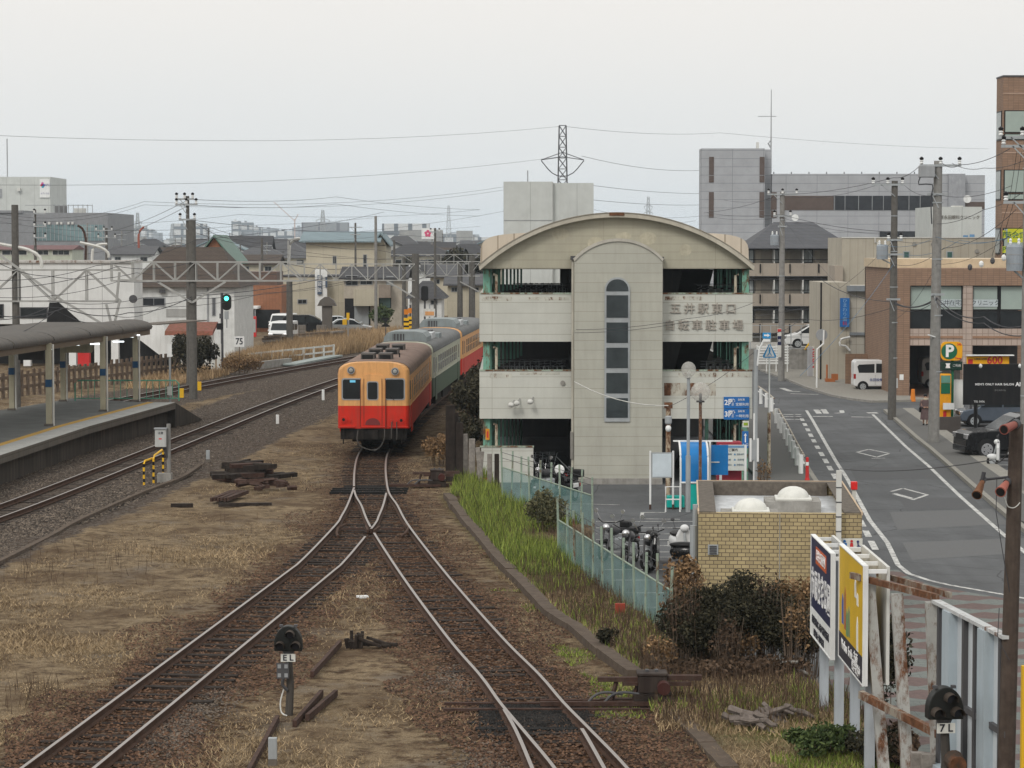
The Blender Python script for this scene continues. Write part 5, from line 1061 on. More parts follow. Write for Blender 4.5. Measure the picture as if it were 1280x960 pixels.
MB().ell((0,.12,.82),(.15,.32,.15)).build('fuel_tank', paint('tank_dark', (.05,.05,.055), rough=.3), t, smooth=True); MB().ell((0,-.38,.78),(.15,.38,.08)).build('seat', black, t, smooth=True); MB().cbox((0,.05,.45),(.34,.45,.36)).build('engine', steelgrey, t, bevel=.06)
MB().tube([(-.1,.75,.3),(-.1,.48,1.0)],.03).tube([(.1,.75,.3),(.1,.48,1.0)],.03).build('fork', dgrey, t); MB().tube([(.1,.1,.3),(.17,-.3,.3),(.18,-.85,.36)],.045).build('exhaust', steelgrey, t)
hb_ = MB().tube([(-.42,.30,1.16),(-.2,.45,1.08),(.2,.45,1.08),(.42,.30,1.16)],.016).build('handlebar', black, t)
for s_ in (-1,1): MB().tube([(s_*.3,.36,1.13),(s_*.42,.4,1.36)],.009,5).disc((s_*.43,.41,1.40),.065,'y',.012,14).build('mirror', chrome, t)
MB().ell((0,.62,.95),(.11,.09,.11)).build('headlight', chrome, t, smooth=True); MB().ell((0,.75,.58),(.08,.26,.06)).build('front_mudguard', black, t, smooth=True); MB().ell((0,-.75,.60),(.09,.28,.08)).build('rear_mudguard', black, t, smooth=True); MB().box(-.05,.05,-1.0,-.94,.62,.7).build('tail_light', redp, t)
MB().cbox((0,-.62,.93),(.3,.3,.2)).build('luggage', black, t, bevel=.05); t_moto = t
scooter('dark scooter with red tail lamp under the dry vines beside the toilet', G(838,716,STREET), R(75), cark)
dup(t_moto, G(770,698,STREET), R(150), 'black motorcycle leaning close to the chain link fence left of the chrome one'); dup(t_moto, G(812,712,STREET), R(172), 'black motorcycle half hidden behind the near fence posts, right of the chrome one'); dup(t_moto, G(686,619,STREET), R(140), 'dark motorcycle at the foot of the parking building behind the far fence')
def bicycle(label, loc, rz):
    t = thing('bicycle', label, 'bicycle', loc, rz, 'bicycles stored inside the parking building')
    for yy in (-.5,.55):
        ty = MB().torus((0,yy,.33),.31,.018,'x',24,5).build('wheel', rubber, t); sp_ = MB()
        for k_ in range(8): a = k_*math.pi/8; sp_.bar((0,yy-.3*math.cos(a),.33-.3*math.sin(a)),(0,yy+.3*math.cos(a),.33+.3*math.sin(a)),.005)
        sp_.build('spokes', chrome, ty)
    MB().tube([(0,-.5,.33),(0,-.15,.3),(0,-.28,.8)],.016,5).tube([(0,-.15,.3),(0,.4,.82)],.018,5).tube([(0,.55,.33),(0,.38,.95)],.016,5).tube([(0,-.5,.33),(0,-.25,.68)],.012,5).build('frame', steelgrey, t)
    MB().ell((0,-.28,.84),(.08,.13,.04),8,4).build('saddle', black, t); MB().tube([(-.28,.25,1.0),(0,.4,.97),(.28,.25,1.0)],.013,5).build('handlebar', chrome, t)
    bk_ = MB(); 
    for zz_ in (.72,.82,.92): bk_.tube([(-.17,.5,zz_),(.17,.5,zz_),(.15,.78,zz_),(-.15,.78,zz_),(-.17,.5,zz_)],.006,4)
    bk_.build('basket', steelgrey, t); return t
zf2, zf3 = bZ(525)+1.15+STREET, bZ(428)+1.15+STREET
for zz_, a_, c_, lab in ((zf2,625,712,'left middle floor'),(zf3,640,712,'left top floor'),(zf2,880,925,'right middle floor'),(zf3,870,935,'right top floor')):
    t = thing('bicycle_rack', 'dark two tier bicycle rack carrying the upper row of bicycles, '+lab, 'bicycle rack', (X(a_,97),97.3,zz_)); wr_ = X(c_,97)-X(a_,97)
    for yy in (.0,1.6): MB().box(0,wr_,yy,yy+.08,-.10,-.02).build('rail', dgrey, t)
    for xx in (0,wr_/2,wr_-.08): MB().box(xx,xx+.08,.0,.08,-.85,-.1).box(xx,xx+.08,1.6,1.68,-.85,-.1).build('upright', dgrey, t)
bc = bicycle('single bicycle leaning in the ground floor opening left of the tower', Vector((X(709,97),98.2,STREET)), R(70))
for i in range(12):
    dup(bc, Vector((X(632+i*6.5,97), 97.6+random.uniform(0,.6), zf2)), R(8+random.uniform(-8,8)), 'bicycle in the crowded row on the middle floor left of the tower')
for i in range(9): dup(bc, Vector((X(650+i*7,98), 99+random.uniform(0,1), zf3)), R(random.uniform(-10,10)), 'bicycle in the dim row on the top floor left of the tower')
for i in range(4): dup(bc, Vector((X(888+i*9,97), 97.6, zf2)), R(10), 'bicycle on the middle floor beside the right green column')
for i in range(6): dup(bc, Vector((X(878+i*9,97), 97.8, zf3)), R(-6), 'bicycle on the top floor behind the right railing')
for i in range(6): dup(bc, Vector((X(640+i*9,98), 98+random.uniform(0,.8), STREET)), R(-12), 'bicycle in the dark ground floor behind the low parapet')
# ---------------------------------------------------------------- street furniture in front of the parking building
def post_(t, x, y, z0, z1, r, mat, name='post', n=8): return MB().tube([(x,y,z0),(x,y,z1)], r, n).build(name, mat, t)
D_ = 86; p = G(860,640,STREET); s_ = F/p.y
t = thing('globe_lamp', 'taller slim globe street lamp on a clean grey pole', 'street lamp', p); H_ = Z(472,p.y)-STREET; post_(t,0,0,0,H_*.42,.085,steelgrey,'lower_pole'); post_(t,0,0,H_*.42,H_,.055,steelgrey,'pole')
globe = newmat('milky_globe'); m, n, b, o = globe; b.inputs['Base Color'].default_value = (.55,.54,.50,1); b.inputs['Roughness'].default_value = .25; b.inputs['Alpha'].default_value = .38
MB().ell((0,0,H_+.27),(.25,.25,.27),18,10).build('globe', m, t, smooth=True); MB().lathe([(.0,0),(.09,0),(.10,.05),(.05,.06),(.05,.2),(0,.24)],(0,0,H_-.02)).build('lamp_holder', offw, t, smooth=True)
p = G(876,676,STREET); p.y = 80; p.x = X(876,80); t = thing('globe_lamp', 'shorter globe street lamp with bigger dirty globe on a rusty pole', 'street lamp', p); H_ = Z(502,80)-STREET; post_(t,0,0,0,H_,.05,rusty('lamp_rust', (.25,.23,.21), .5))
MB().ell((0,0,H_+.30),(.31,.31,.31),18,10).build('globe', m, t, smooth=True); MB().lathe([(.0,0),(.14,0),(.12,.05),(.04,.06),(.05,.25),(0,.3)],(0,0,H_-.02)).build('lamp_holder', dgrey, t, smooth=True)
p = G(835,630,STREET); t = thing('utility_post', 'rusty cream steel post with a lamp box and cable on top', 'post', p); H_ = Z(503,p.y)-STREET; post_(t,0,0,0,H_,.085,rusty('rust_cream', (.52,.44,.32), .45)); MB().lathe([(.10,-.75),(.12,-.7),(.12,-.5),(.06,-.45)],(0,-.02,H_)).build('lamp', steelgrey, t); MB().ell((0,-.05,H_-.9),(.10,.1,.12)).build('insulator', white, t); MB().box(-.14,.14,-.1,.1,H_-.2,H_).build('cap', rusty('cap_rust',(.4,.3,.2),.6), t)
p = G(827,637,STREET); t = thing('notice_board', 'blank white notice board on two white posts', 'notice board', p); sc_ = F/p.y; w2 = 14.3/sc_
for s2 in (-1,1): post_(t,s2*w2,0,0,74/sc_,.035,white); MB().tube([(s2*w2,0,0),(s2*w2,0,.18)],.037).build('rusty_foot', rust, t)
MB().box(-w2+.03,w2-.03,-.04,.03,40/sc_,72/sc_).build('frame', steelgrey, t); MB().box(-w2+.07,w2-.07,-.05,-.035,41.5/sc_,70.5/sc_).build('board', paint('board_pale', (.50,.56,.60), dirt=.06), t)
p = G(868,637,STREET); t = thing('smoking_shelter', 'shelter with curved blue roof and turquoise lower panel', 'shelter', p); sc_ = F/p.y; bp = paint('blue_polycarbonate', (.015,.16,.42), rough=.15, dirt=.15); tq = paint('turquoise_panel', (.01,.36,.31), rough=.4, dirt=.15)
x0, x1 = -17.5/sc_, 17/sc_; zl, zm, zt2 = 0, 34/sc_, 83/sc_
vs = []; n_ = 10
for i in range(n_+1):
    a = R(90*i/n_); yy = -.0+.9*(1-math.cos(a)); zz_ = zm+(zt2-zm)*.45+(zt2-zm)*.55*math.sin(a); vs += [(x0,yy,zz_),(x1,yy,zz_)]
rf_ = MB(); rf_.add([(x0,0,zm),(x1,0,zm)]+vs, [(2*i,2*i+1,2*i+3,2*i+2) for i in range(n_+1)]); rf_.build('curved_roof', bp, t, smooth=True)
fr = MB().tube([(x0,0,0)]+[vs[2*i] for i in range(n_+1)],.035,6).tube([(x1,0,zm*.9)]+[vs[2*i+1] for i in range(n_+1)],.035,6).tube([(x0,0,zm),(x1,0,zm)],.035,6).build('frame', white, t)
MB().box(x0+.25,x1,.02,.06,.0,zm-.05).build('lower_panel', tq, t); MB().box(x1+.05,x1+.75,.85,.9,zm*1.2,zt2*.95).build('back_panel', bp, t); MB().box(x1+.1,x1+.45,.82,.85,zm*1.7,zt2*.68).build('poster', offw, t); MB().box(x1+.08,x1+.16,.8,.84,zm,zt2).build('rear_post', white, t); MB().box(x0-.2,x1+.9,.84,.9,zt2,zt2+.05).build('top_beam', white, t)
MB().box(x0-.45,x0+.15,.1,.5,.05,.45).build('turquoise_bin', tq, t, bevel=.03)
p = Vector((X(917,89),89,STREET)); t = thing('map_board', 'white information board with small drawings in front of a red cabinet', 'information board', p); sc_ = F/89; w2 = 15.5/sc_
MB().box(-w2-.1,w2-.1,.25,.8,.0,(Z(553,89)-STREET)).build('red_cabinet', paint('cabinet_red', (.30,.03,.05), rough=.4), t, bevel=.03)
z0_, z1_ = Z(588,89)-STREET, Z(556,89)-STREET; bd_ = MB().box(-w2,w2,-.05,.0,z0_,z1_).build('board', paint('board_white', (.58,.60,.56), dirt=.08), t)
for s2 in (-1,1): MB().box(s2*w2-.04,s2*w2+.04,-.07,.03,0,z1_).build('post', white, t)
MB().box(-w2+.05,w2-.05,-.058,-.05,z1_-.1,z1_-.02).build('header', paint('header_blue', (.15,.28,.45)), bd_); text('ご案内', .11, letter_dk, bd_, (0,-.056,z1_-.18))
for i, yy in enumerate((.33,.52,.70)):
    for s2 in (-.24,.22): text(('自転車等','駐車場','放置禁止')[i], .075, paint('faint_letter', (.2,.26,.3)), bd_, (s2+.05,-.056,z1_-yy)); MB().disc((s2-.16,-.055,z1_-yy),.035,'y',.003,10).build('drawing', paint('drawing_blue', (.12,.25,.4)), bd_)
t = thing('light_box_sign', 'white framed narrow sign post beside the parking entrance', 'sign', (X(943.5,92),92,STREET)); z0_, z1_ = Z(577,92)-STREET, Z(548,92)-STREET
for s2 in (-1,1): MB().box(s2*.13-.035,s2*.13+.035,-.04,.04,z0_,z1_).build('white_side', white, t)
MB().box(-.1,.1,-.02,.02,z0_+.05,z1_-.05).build('panel', steelgrey, t); post_(t,0,.05,0,z1_+.9,.03,white)
def pipe_guard(label, P, h, mat, r=.03, mid=True):
    t = thing('pipe_guard', label, 'railing', P[0]); L_ = [Vector(q)-Vector(P[0]) for q in P]; up = Vector((0,0,h))
    MB().tube([L_[0]] + [q+up for q in L_] + [L_[-1]], r, 6).build('top_rail', mat, t)
    for q in L_[1:-1]: MB().tube([q,q+up],r,6).build('post', mat, t)
    if mid: MB().tube([q+up*.5 for q in L_], r*.8, 6).build('mid_rail', mat, t)
pipe_guard('white pipe guard in front of the notice board left of the blue shelter', [G(832,640,STREET), G(850,640,STREET)], .85, white)
pipe_guard('low white pipe guard beside the red cabinet', [Vector((X(895,84),84,STREET)), Vector((X(914,84),84,STREET))], 1.0, white)
pipe_guard('long white handrail leading behind the toilet towards the road', [Vector((X(918,82),82,STREET)), Vector((X(936,82),82.0,STREET)), Vector((X(964,82),82.4,STREET)), Vector((X(984,83),83,STREET))], 1.15, white)
pipe_guard('grey metal gate rail right of the long handrail', [Vector((X(985,83),83,STREET)), Vector((X(1018,84.5),84.5,STREET)), Vector((X(1028,81),81,STREET))], 1.0, steelgrey)
tag(MB().box(-.3,.3,-.02,.02,.45,.9).build('wire_panel', offw, loc=(X(995,82.5),82.5,STREET)), 'small white grid panel by the kerb end of the handrail', 'panel')
t = thing('delineator', 'red and white road delineator at the near end of the pavement fence', 'bollard', G(1009,600,-.47)); MB().lathe([(.1,0),(.07,.1),(.06,.5),(.055,.85),(0,.87)],n=12).build('post', redp, t); MB().lathe([(.062,.55),(.062,.68)],n=12).build('white_band', white, t)
# guard fence along the pavement
def guard_fence(label, B, h=.72):
    t = thing('guard_fence', label, 'guard fence', B[0]); L_ = [Vector(q)-Vector(B[0]) for q in B]
    for q in L_: MB().tube([q-Vector((0,0,.15)),q+Vector((0,0,h))],.095,10).build('post', white, t)
    for hh in (h-.04,): MB().tube([q+Vector((.12,-.02,hh)) for q in L_],.045,6).build('rail', rusty('guard_rail_rust', (.42,.40,.34), .35), t)
    MB().tube([q+Vector((.12,-.02,h*.55)) for q in L_],.035,6).build('lower_rail', white, t)
guard_fence('white post guard fence along the left pavement edge, near section', [G(a,b_,-.47) for a,b_ in ((970.3,528.8),(973.5,535.4),(976.6,541.2),(980.4,548.5),(984.2,556.5),(987.8,564.5),(991.5,572.5),(996,581.3),(1001,591.5))])
guard_fence('white post guard fence at the bend by the blue crossing sign, far section', [G(a,b_,-.47) for a,b_ in ((944,497),(951,502),(958,508),(964.5,514))])
# signs on poles
p = G(961,592,-.47); t = thing('crossing_sign', 'blue pedestrian crossing sign on a white pole with rust patches below', 'traffic sign', p); H_ = Z(445,p.y)+.47; post_(t,0,0,H_*.5,H_+.1,.03,white,'upper_pole'); post_(t,0,0,0,H_*.52,.065,rusty('pole_rust_spots', (.58,.50,.38), .42),'lower_pole')
pn = [(-.26,0),(.26,0),(.23,.12),(.0,.5),(-.0,.5),(-.23,.12)]
MB().poly([(a*1.0,c+H_-.05) for a,c in [(-.24,-.02),(.24,-.02),(.26,.06),(.03,.50),(-.03,.50),(-.26,.06)]], -.05, -.035).build('panel', paint('sign_light_blue', (.03,.25,.52), dirt=.08), t, bevel=.005); MB().poly([(a*.8,c+H_-.02) for a,c in [(-.24,.0),(.24,.0),(.0,.47)]], -.056, -.05).build('triangle', white, t)
mb = MB(); mb.disc((0,-.06,H_+.30),.035,'y',.004,10); mb.poly([(-.02,H_+.12),(.02,H_+.12),(.04,H_+.26),(-.04,H_+.26)],-.064,-.056).bar((0,-.06,H_+.14),(-.08,-.06,H_+.02),.03).bar((0,-.06,H_+.14),(.08,-.06,H_+.02),.03); mb.build('walking_figure', MATS['sign_light_blue'], t)
p = G(944,600,-.47); t = thing('street_light_pole', 'grey steel pole at the building corner with a leaning one way arrow sign', 'pole', p); H_ = Z(437,p.y)+.47; post_(t,0,0,0,H_,.085,steelgrey); sc_ = F/p.y
MB().tube([(.05,-.05,H_-.6),(.12,-.05,H_),(.40,-.05,H_+.6)],.04,6).build('sign_arm', white, t); sg = MB().box(.24,.54,-.12,-.09,H_+.42,H_+.64).build('one_way_sign', paint('sign_light_blue2', (.03,.25,.52)), t); MB().poly([(.29,H_+.51),(.42,H_+.51),(.42,H_+.47),(.51,H_+.54),(.42,H_+.61),(.42,H_+.57),(.29,H_+.57)],-.128,-.12).build('arrow', white, sg); MB().box(.26,.52,-.12,-.09,H_+.30,H_+.40).build('sub_plate', white, t)
# drinks machine, mirror pole
t = thing('vending_machine', 'drinks vending machine with red upright KIRIN lettering', 'vending machine', (X(1011,172),172,-.475)); w_ = X(1021,172)-X(1011,172); MB().box(0,w_*.55,0,.7,0,1.95).build('front_panel', paint('machine_grey', (.38,.38,.40)), t); MB().box(w_*.55,w_*1.02,-.02,.7,0,1.95).build('body', offw, t)
text('KIRIN', .52, letter_r, t, (w_*.8,-.03,1.2), (R(90),R(90),0), bold=.012)
p = G(1021,484.5,-.475); t = thing('mirror_pole', 'white bent pole with a round traffic mirror in front of the vending machine', 'traffic mirror', p); sc_ = F/p.y; MB().tube([(0,0,0),(0,0,48/sc_),(8/sc_,0,55/sc_),(8.5/sc_,0,72/sc_)],.06,8).build('pole', white, t); MB().disc((6/sc_,.1,66/sc_),.36,'y',.04).build('mirror', grey, t)
tag(MB().box(-.3,.3,-.3,.3,0,.2).tube([(-.2,0,.2),(-.2,0,1.1)],.06).box(.1,.5,-.2,.2,.1,.5).build('hand_truck', paint('truck_orange', (.35,.12,.04)), loc=(X(1038,165),165,-.47)), 'small orange brown hand truck leaning by the brown block wall', 'hand truck')
tag(MB().lathe([(.16,0),(.15,.1),(.1,.7),(.0,.72)],n=12).build('traffic_cone', paint('cone_orange', (.65,.2,.02)), loc=(X(1142,146),146,-.58)), 'short orange bollard on the clinic forecourt', 'bollard')
# parking sign, kiosk, price board, salon billboard
t = thing('parking_sign', 'yellow parking sign with white P on a green disc', 'sign', (X(1191,128),128,STREET)); sc_ = F/128; zz = lambda y: Z(y,128)-STREET; post_(t,.02,.06,0,zz(428),.07,greenp)
MB().poly(rrect(-15/sc_,12/sc_,zz(450.5),zz(427),.25), -.1, 0).build('panel', paint('parking_yellow', (.75,.36,.01), dirt=.06), t); MB().disc((-4.5/sc_,-.11,zz(439)),10/sc_,'y',.01,26).build('green_disc', greenp, t); text('P', .82, letter_w, t, (-4.3/sc_,-.126,zz(439.3)), bold=.03)
text('24h', .14, letter_r, t, (8/sc_,-.106,zz(430.5)), bold=.005); text('Times', .13, letter_r, t, (6.5/sc_,-.106,zz(447.8)), bold=.004); MB().box(-15/sc_,12/sc_,-.1,0,zz(462.5),zz(452)).build('lower_panel', paint('panel_black_green', (.01,.035,.025)), t); MB().poly([(-9/sc_,zz(460)),(-3/sc_,zz(460)),(-4/sc_,zz(456.5)),(-3/sc_,zz(454)),(-9/sc_,zz(454)),(-8/sc_,zz(456.5))],-.106,-.1).build('telephone_mark', letter_w, t); text('ご利用', .14, letter_w, t, (5/sc_,-.106,zz(457)))
t = thing('pay_kiosk', 'yellow and green car park payment machine behind the grey pole', 'payment machine', (X(1183,127),127,STREET)); zz = lambda y: Z(y,127)-STREET; sc_ = F/127
MB().box(-8/sc_,7/sc_,0,.5,0,zz(467.5)).build('body', paint('kiosk_orange', (.68,.30,.01)), t, bevel=.05); MB().box(-6/sc_,5.5/sc_,-.03,.0,zz(478.5),zz(469.5)).build('screen', paint('kiosk_mint', (.12,.28,.22)), t); MB().box(-6/sc_,5.5/sc_,-.03,.0,zz(492),zz(479)).build('green_panel', greenp, t); MB().box(-4/sc_,10/sc_,-.2,-.15,zz(511.5),zz(503.5)).build('notice', white, t); MB().box(-3/sc_,1/sc_,-.03,.0,zz(521),zz(514)).build('red_label', redp, t)
tag(MB().box(-.02,.5,-.02,.02,0,2.2)  .build('site_hoarding', white, loc=(X(1193,128.5),128.5,STREET)), 'plain white panel right of the payment machine', 'panel')
t = thing('price_board', 'yellow price board with red 600 above the black billboard', 'sign', (X(1235,126),126,STREET)); zz = lambda y: Z(y,126)-STREET; sc_ = F/126
MB().box(-26/sc_,27/sc_,0,.1,zz(456),zz(445.5)).build('panel', MATS['parking_yellow'], t); MB().box(-27/sc_,32/sc_,-.25,.12,zz(444.6),zz(443.4)).build('canopy', white, t); text('600', .52, letter_r, t, (9/sc_,-.006,zz(450.5)), bold=.012); text('入庫後24時間', .11, letter_dk, t, (-9/sc_,-.006,zz(449))); MB().box(-24.5/sc_,-18.5/sc_,-.01,0,zz(455),zz(449)).build('red_mark', redp, t)
for s2 in (-20,20): post_(t,s2/sc_,.12,0,zz(446),.06,dgrey)
t = thing('salon_billboard', 'black billboard with small white hair salon lettering at the right edge', 'billboard', (X(1205,119),119,STREET)); zz = lambda y: Z(y,119)-STREET; sc_ = F/119; W2 = 95/sc_
MB().box(0,W2,0,.12,zz(506),zz(455)).build('panel', black, t); text("MEN'S ONLY HAIR SALON", .14, letter_w, t, (39/sc_,-.006,zz(480.5)), bold=.003, space=1.12); text('AND', .26, letter_w, t, (73/sc_,-.006,zz(480.5)), bold=.008); text('ゴイスタイル', .09, paint('faint_white', (.3,.3,.3)), t, (46/sc_,-.006,zz(488))); text('TEL 0436', .13, letter_w, t, (20/sc_,-.006,zz(502)))
for xx in (16, 86): post_(t,xx/sc_,.06,0,zz(506),.09,black)
for xx in (21, 70): MB().bar((xx/sc_,0,zz(455)),(xx/sc_-.05,-.4,zz(456)),.03).ell((xx/sc_-.06,-.4,zz(457)),(.08,.08,.1)).build('spotlight', white, t)
t = thing('low_wall', 'dark low block wall beside the payment machine on the pavement edge', 'wall', (X(1176,122),122,STREET)); MB().box(0,26*122/F,0,.15,0,.75).build('wall', paint('dark_wall', (.075,.065,.06)), t)
# person
t0 = G(1156.5,531.5,-.47)
def person(label, loc, h=1.55):
    t = thing('person', label, 'person', loc); k = h/1.6
    me = bpy.data.meshes.new('body'); vv = [(0,0,.88),(0,0,1.08),(0,0,1.27),(0,-.01,1.37),(0,-.02,1.47),(0,-.03,1.555),(.09,0,.84),(.10,-.04,.46),(.085,.0,.08),(.085,-.13,.03),(-.09,0,.84),(-.08,.06,.46),(-.08,.10,.08),(-.08,-.03,.03),(.18,0,1.26),(.23,0,1.02),(.10,-.16,.93),(.02,-.2,.95),(-.18,0,1.26),(-.23,0,1.02),(-.10,-.16,.93),(-.02,-.2,.95)]
    ee = [(0,1),(1,2),(2,3),(3,4),(4,5),(0,6),(6,7),(7,8),(8,9),(0,10),(10,11),(11,12),(12,13),(2,14),(14,15),(15,16),(16,17),(2,18),(18,19),(19,20),(20,21)]
    rr_ = [.15,.14,.15,.06,.085,.075,.09,.065,.04,.035,.09,.065,.04,.035,.07,.055,.04,.035,.07,.055,.04,.035]
    me.from_pydata([tuple(c*k for c in q_) for q_ in vv], ee, []); ob = bpy.data.objects.new('body', me); COL.objects.link(ob); ob.parent = t
    sk = ob.modifiers.new('skin','SKIN'); me.skin_vertices or me.attributes
    for i, r_ in enumerate(rr_): me.skin_vertices[0].data[i].radius = (r_*k, r_*k)
    me.skin_vertices[0].data[0].use_root = True; ob.modifiers.new('sub','SUBSURF').levels = 1; ob.modifiers[-1].render_levels = 1; me.materials.append(skin)
    coat = paint('plum_brown_coat', (.11,.075,.075), rough=.9, var=.2, scale=8)
    cm = MB().lathe([(.27,.30),(.25,.5),(.23,.75),(.19,.98),(.21,1.18),(.19,1.30),(.09,1.38)], n=18); cm.v = [(a*k, b_*k*.72, c*k) for a,b_,c in cm.v]; cm.build('coat', coat, t, smooth=True)
    for s_ in (-1,1):
        MB().tube(catmull([(s_*.18*k,0,1.29*k),(s_*.25*k,-.01,1.02*k),(s_*.12*k,-.17*k,.95*k)],.05),.072*k,8,.055*k).build('sleeve', coat, t, smooth=True); MB().ell((s_*.05*k,-.21*k,.95*k),(.04*k,.045*k,.035*k),8,5).build('hand', skin, t)
        MB().ell((s_*.085*k,(-.06 if s_>0 else .05)*k,.05*k),(.05*k,.12*k,.05*k),8,5).build('boot', black, t)
    sf = MB().lathe([(.07,1.30),(.115,1.33),(.12,1.38),(.085,1.43)], n=14); sf.v = [(a*k,b_*k*.9-.02*k,c*k) for a,b_,c in sf.v]; sf.build('scarf', paint('scarf_beige', (.45,.38,.28)), t, smooth=True)
    MB().ell((0,.0*k,1.555*k),(.112*k,.115*k,.10*k),12,8).build('hair', black, t, smooth=True); fc = MB().ell((0,-.06*k,1.475*k),(.06*k,.055*k,.075*k),12,8).build('face', skin, t, smooth=True)
    for s_ in (-1,1): MB().ell((s_*.028*k,-.108*k,1.515*k),(.010*k,.006*k,.006*k),6,4).build('eye', black, fc)
    MB().ell((0,-.115*k,1.495*k),(.011*k,.014*k,.02*k),6,4).build('nose', skin, fc); MB().box(-.022*k,.022*k,-.109*k,-.10*k,1.462*k,1.468*k).build('mouth', letter_r, fc)
    MB().box(-.33*k,-.22*k,-.08*k,.08*k,.68*k,.95*k).build('handbag', black, t, bevel=.02); return t
person('woman in a long plum brown coat and pale scarf walking on the pavement', t0, 1.5)
# ================================================================ POLES AND WIRES
def insul(mb_w, mb_b, p): mb_w.lathe([(.05,0),(.09,.05),(.05,.1),(.09,.15),(.04,.2)], p, 8); mb_b.lathe([(.08,.2),(.10,.28),(.03,.34)], p, 8)
def upole(label, px, ptop, D, pb=None, zb=-.47, r=.17, mat=polec, arms=(), trans=None, group=None, lean=0, bands=0, name='utility_pole'):
    x = X(px, D); zt = Z(ptop, D); t = thing(name, label, 'utility pole', (x, D, zb), group=group); h = zt - zb
    MB().tube([(lean,0,-.3),(0,0,h)], r, 12, r*.72).build('pole', mat, t)
    for (py, l, rgt, ins) in arms:
        za = Z(py, D) - zb; a_ = MB().box(-l, rgt, -.22, -.13, za-.05, za+.05).bar((-l*.6,-.2,za),(0,-.2,za-.6),.04).build('crossarm', steelgrey, t); mw, mb_ = MB(), MB()
        for k_ in range(ins): insul(mw, mb_, (-l+.08+(l+rgt-.16)*k_/max(1,ins-1), -.18, za+.05))
        if ins: mw.build('insulator', white, a_); mb_.build('insulator_cap', black, a_)
    if trans:
        dx, py, hh, rr_ = trans; zq = Z(py, D)-zb; tr = MB().lathe([(0,zq-hh/2),(rr_*.95,zq-hh/2),(rr_,zq-hh*.3),(rr_,zq+hh*.4),(rr_*.8,zq+hh/2),(0,zq+hh/2)], (dx,-.1,0), 16).build('transformer', paint('transformer_grey', (.27,.30,.33), rough=.45, dirt=.2), t, smooth=False)
        MB().lathe([(rr_*1.03,zq+hh*.1),(rr_*1.03,zq+hh*.14)],(dx,-.1,0),16).lathe([(rr_*1.03,zq-hh*.25),(rr_*1.03,zq-hh*.2)],(dx,-.1,0),16).build('band', grey, tr); MB().bar((dx,-.1,zq-hh/2),(0,0,zq-hh*.9),.06).build('support', steelgrey, tr)
        for k_ in (-.5,.5): MB().lathe([(.04,0),(.06,.06),(.04,.1),(.06,.16),(.02,.22)],(dx+k_*rr_,-.1,zq+hh/2),8).build('bushing', white, tr)
    for k_ in range(bands): zq = h*(.25+.6*k_/max(1,bands-1)); MB().lathe([(r*.95,zq),(r*.95,zq+.05)], n=12).build('band', steelgrey, t)
    return t
q1 = upole('tall concrete utility pole at the pavement kerb with switchgear near its top', 1171, 201, 114.5, r=.26, arms=((207,.85,1.0,3),(243,.5,.4,0),(368,.3,.3,0)), bands=4, lean=-.1)
MB().box(-.9,-.2,-.45,-.05,Z(222,114.5)+.47,Z(207,114.5)+.47).build('switch_box', MATS['transformer_grey'] if 'transformer_grey' in MATS else grey, q1, bevel=.04)
MB().tube(catmull([(-.85,-.3,Z(222,114.5)+.47),(-.9,-.3,Z(231,114.5)+.47),(-.3,-.3,Z(231,114.5)+.47),(-.35,-.25,Z(250,114.5)+.47),(-.3,-.22,Z(280,114.5)+.47)],.2),.03,6).build('cable_loop', wirem, q1)
MB().bar((-.1,-.2,Z(421,114.5)+.47),(-.45,-.4,Z(418,114.5)+.47),.05).build('small_lamp', white, q1)
upole('concrete utility pole left of the clinic with a grey transformer', 1117, 226, 131, r=.22, mat=poled, arms=((231,1.2,.45,3),(300,.4,.4,2),(318,.5,.4,0),(374,.4,.3,0)), trans=(-.62,315,.75,.3), bands=5, lean=-.05)
t = thing('bicycle_ban_sign', 'small white sign on a yellow post at the foot of the clinic utility pole', 'sign', G(1118,520,-.47)); MB().tube([(0,0,0),(0,0,1.9)],.04).build('post', yellow, t); MB().box(-.16,.16,-.06,-.03,1.45,1.95).build('panel', white, t); text('止', .16, letter_r, t, (0,-.066,1.75)); text('車', .16, letter_dk, t, (0,-.066,1.58))
upole('concrete utility pole at the street corner left of the white minivan', 977, 240, 168, r=.22, arms=((243,1.0,1.0,3),(270,.6,.6,2),(283,.3,.3,0)), trans=(-.5,300,.7,.28), bands=3)
t = thing('pole_poster', 'narrow strip of red and navy stickers on the corner utility pole', 'sign', (X(975.5,167),167.6,Z(447,167))); hh = Z(411,167)-Z(447,167); MB().box(-.13,.13,-.04,0,0,hh).build('panel', offw, t); MB().box(-.12,.12,-.05,-.04,hh*.88,hh*.98).build('red_mark', redp, t); MB().box(-.12,.12,-.05,-.04,hh*.42,hh*.74).build('navy_mark', navy, t); text('歯', .2, letter_w, t, (0,-.056,hh*.58))
upole('wooden pole with loudspeakers at the right edge of the foreground', 1272, 530, 34.3, zb=.0, r=.13, mat=paint('creosote_pole', (.06,.045,.037), rough=.9, var=.3, scale=6, dirt=.4, bmp=.5), lean=-.12, name='wooden_pole')
hornm = paint('horn_salmon', (.30,.10,.075), rough=.6, dirt=.2)
def horn(label, px, py, px2, py2, D, r0, r1, mat):
    a, c = pt(px, py, D), pt(px2, py2, D-.25); t = thing('loudspeaker', label, 'loudspeaker', a); d = c-a; MB().tube([(0,0,0), d*.3, d*.75, d], r0, 14, r1).build('horn', mat, t, smooth=False); MB().tube([d*.97, d*1.01], r1*.8, 14).build('mouth', black, t); MB().tube([(0,0,0), -d*.25], r0*1.3, 12).build('driver', dgrey, t); return t
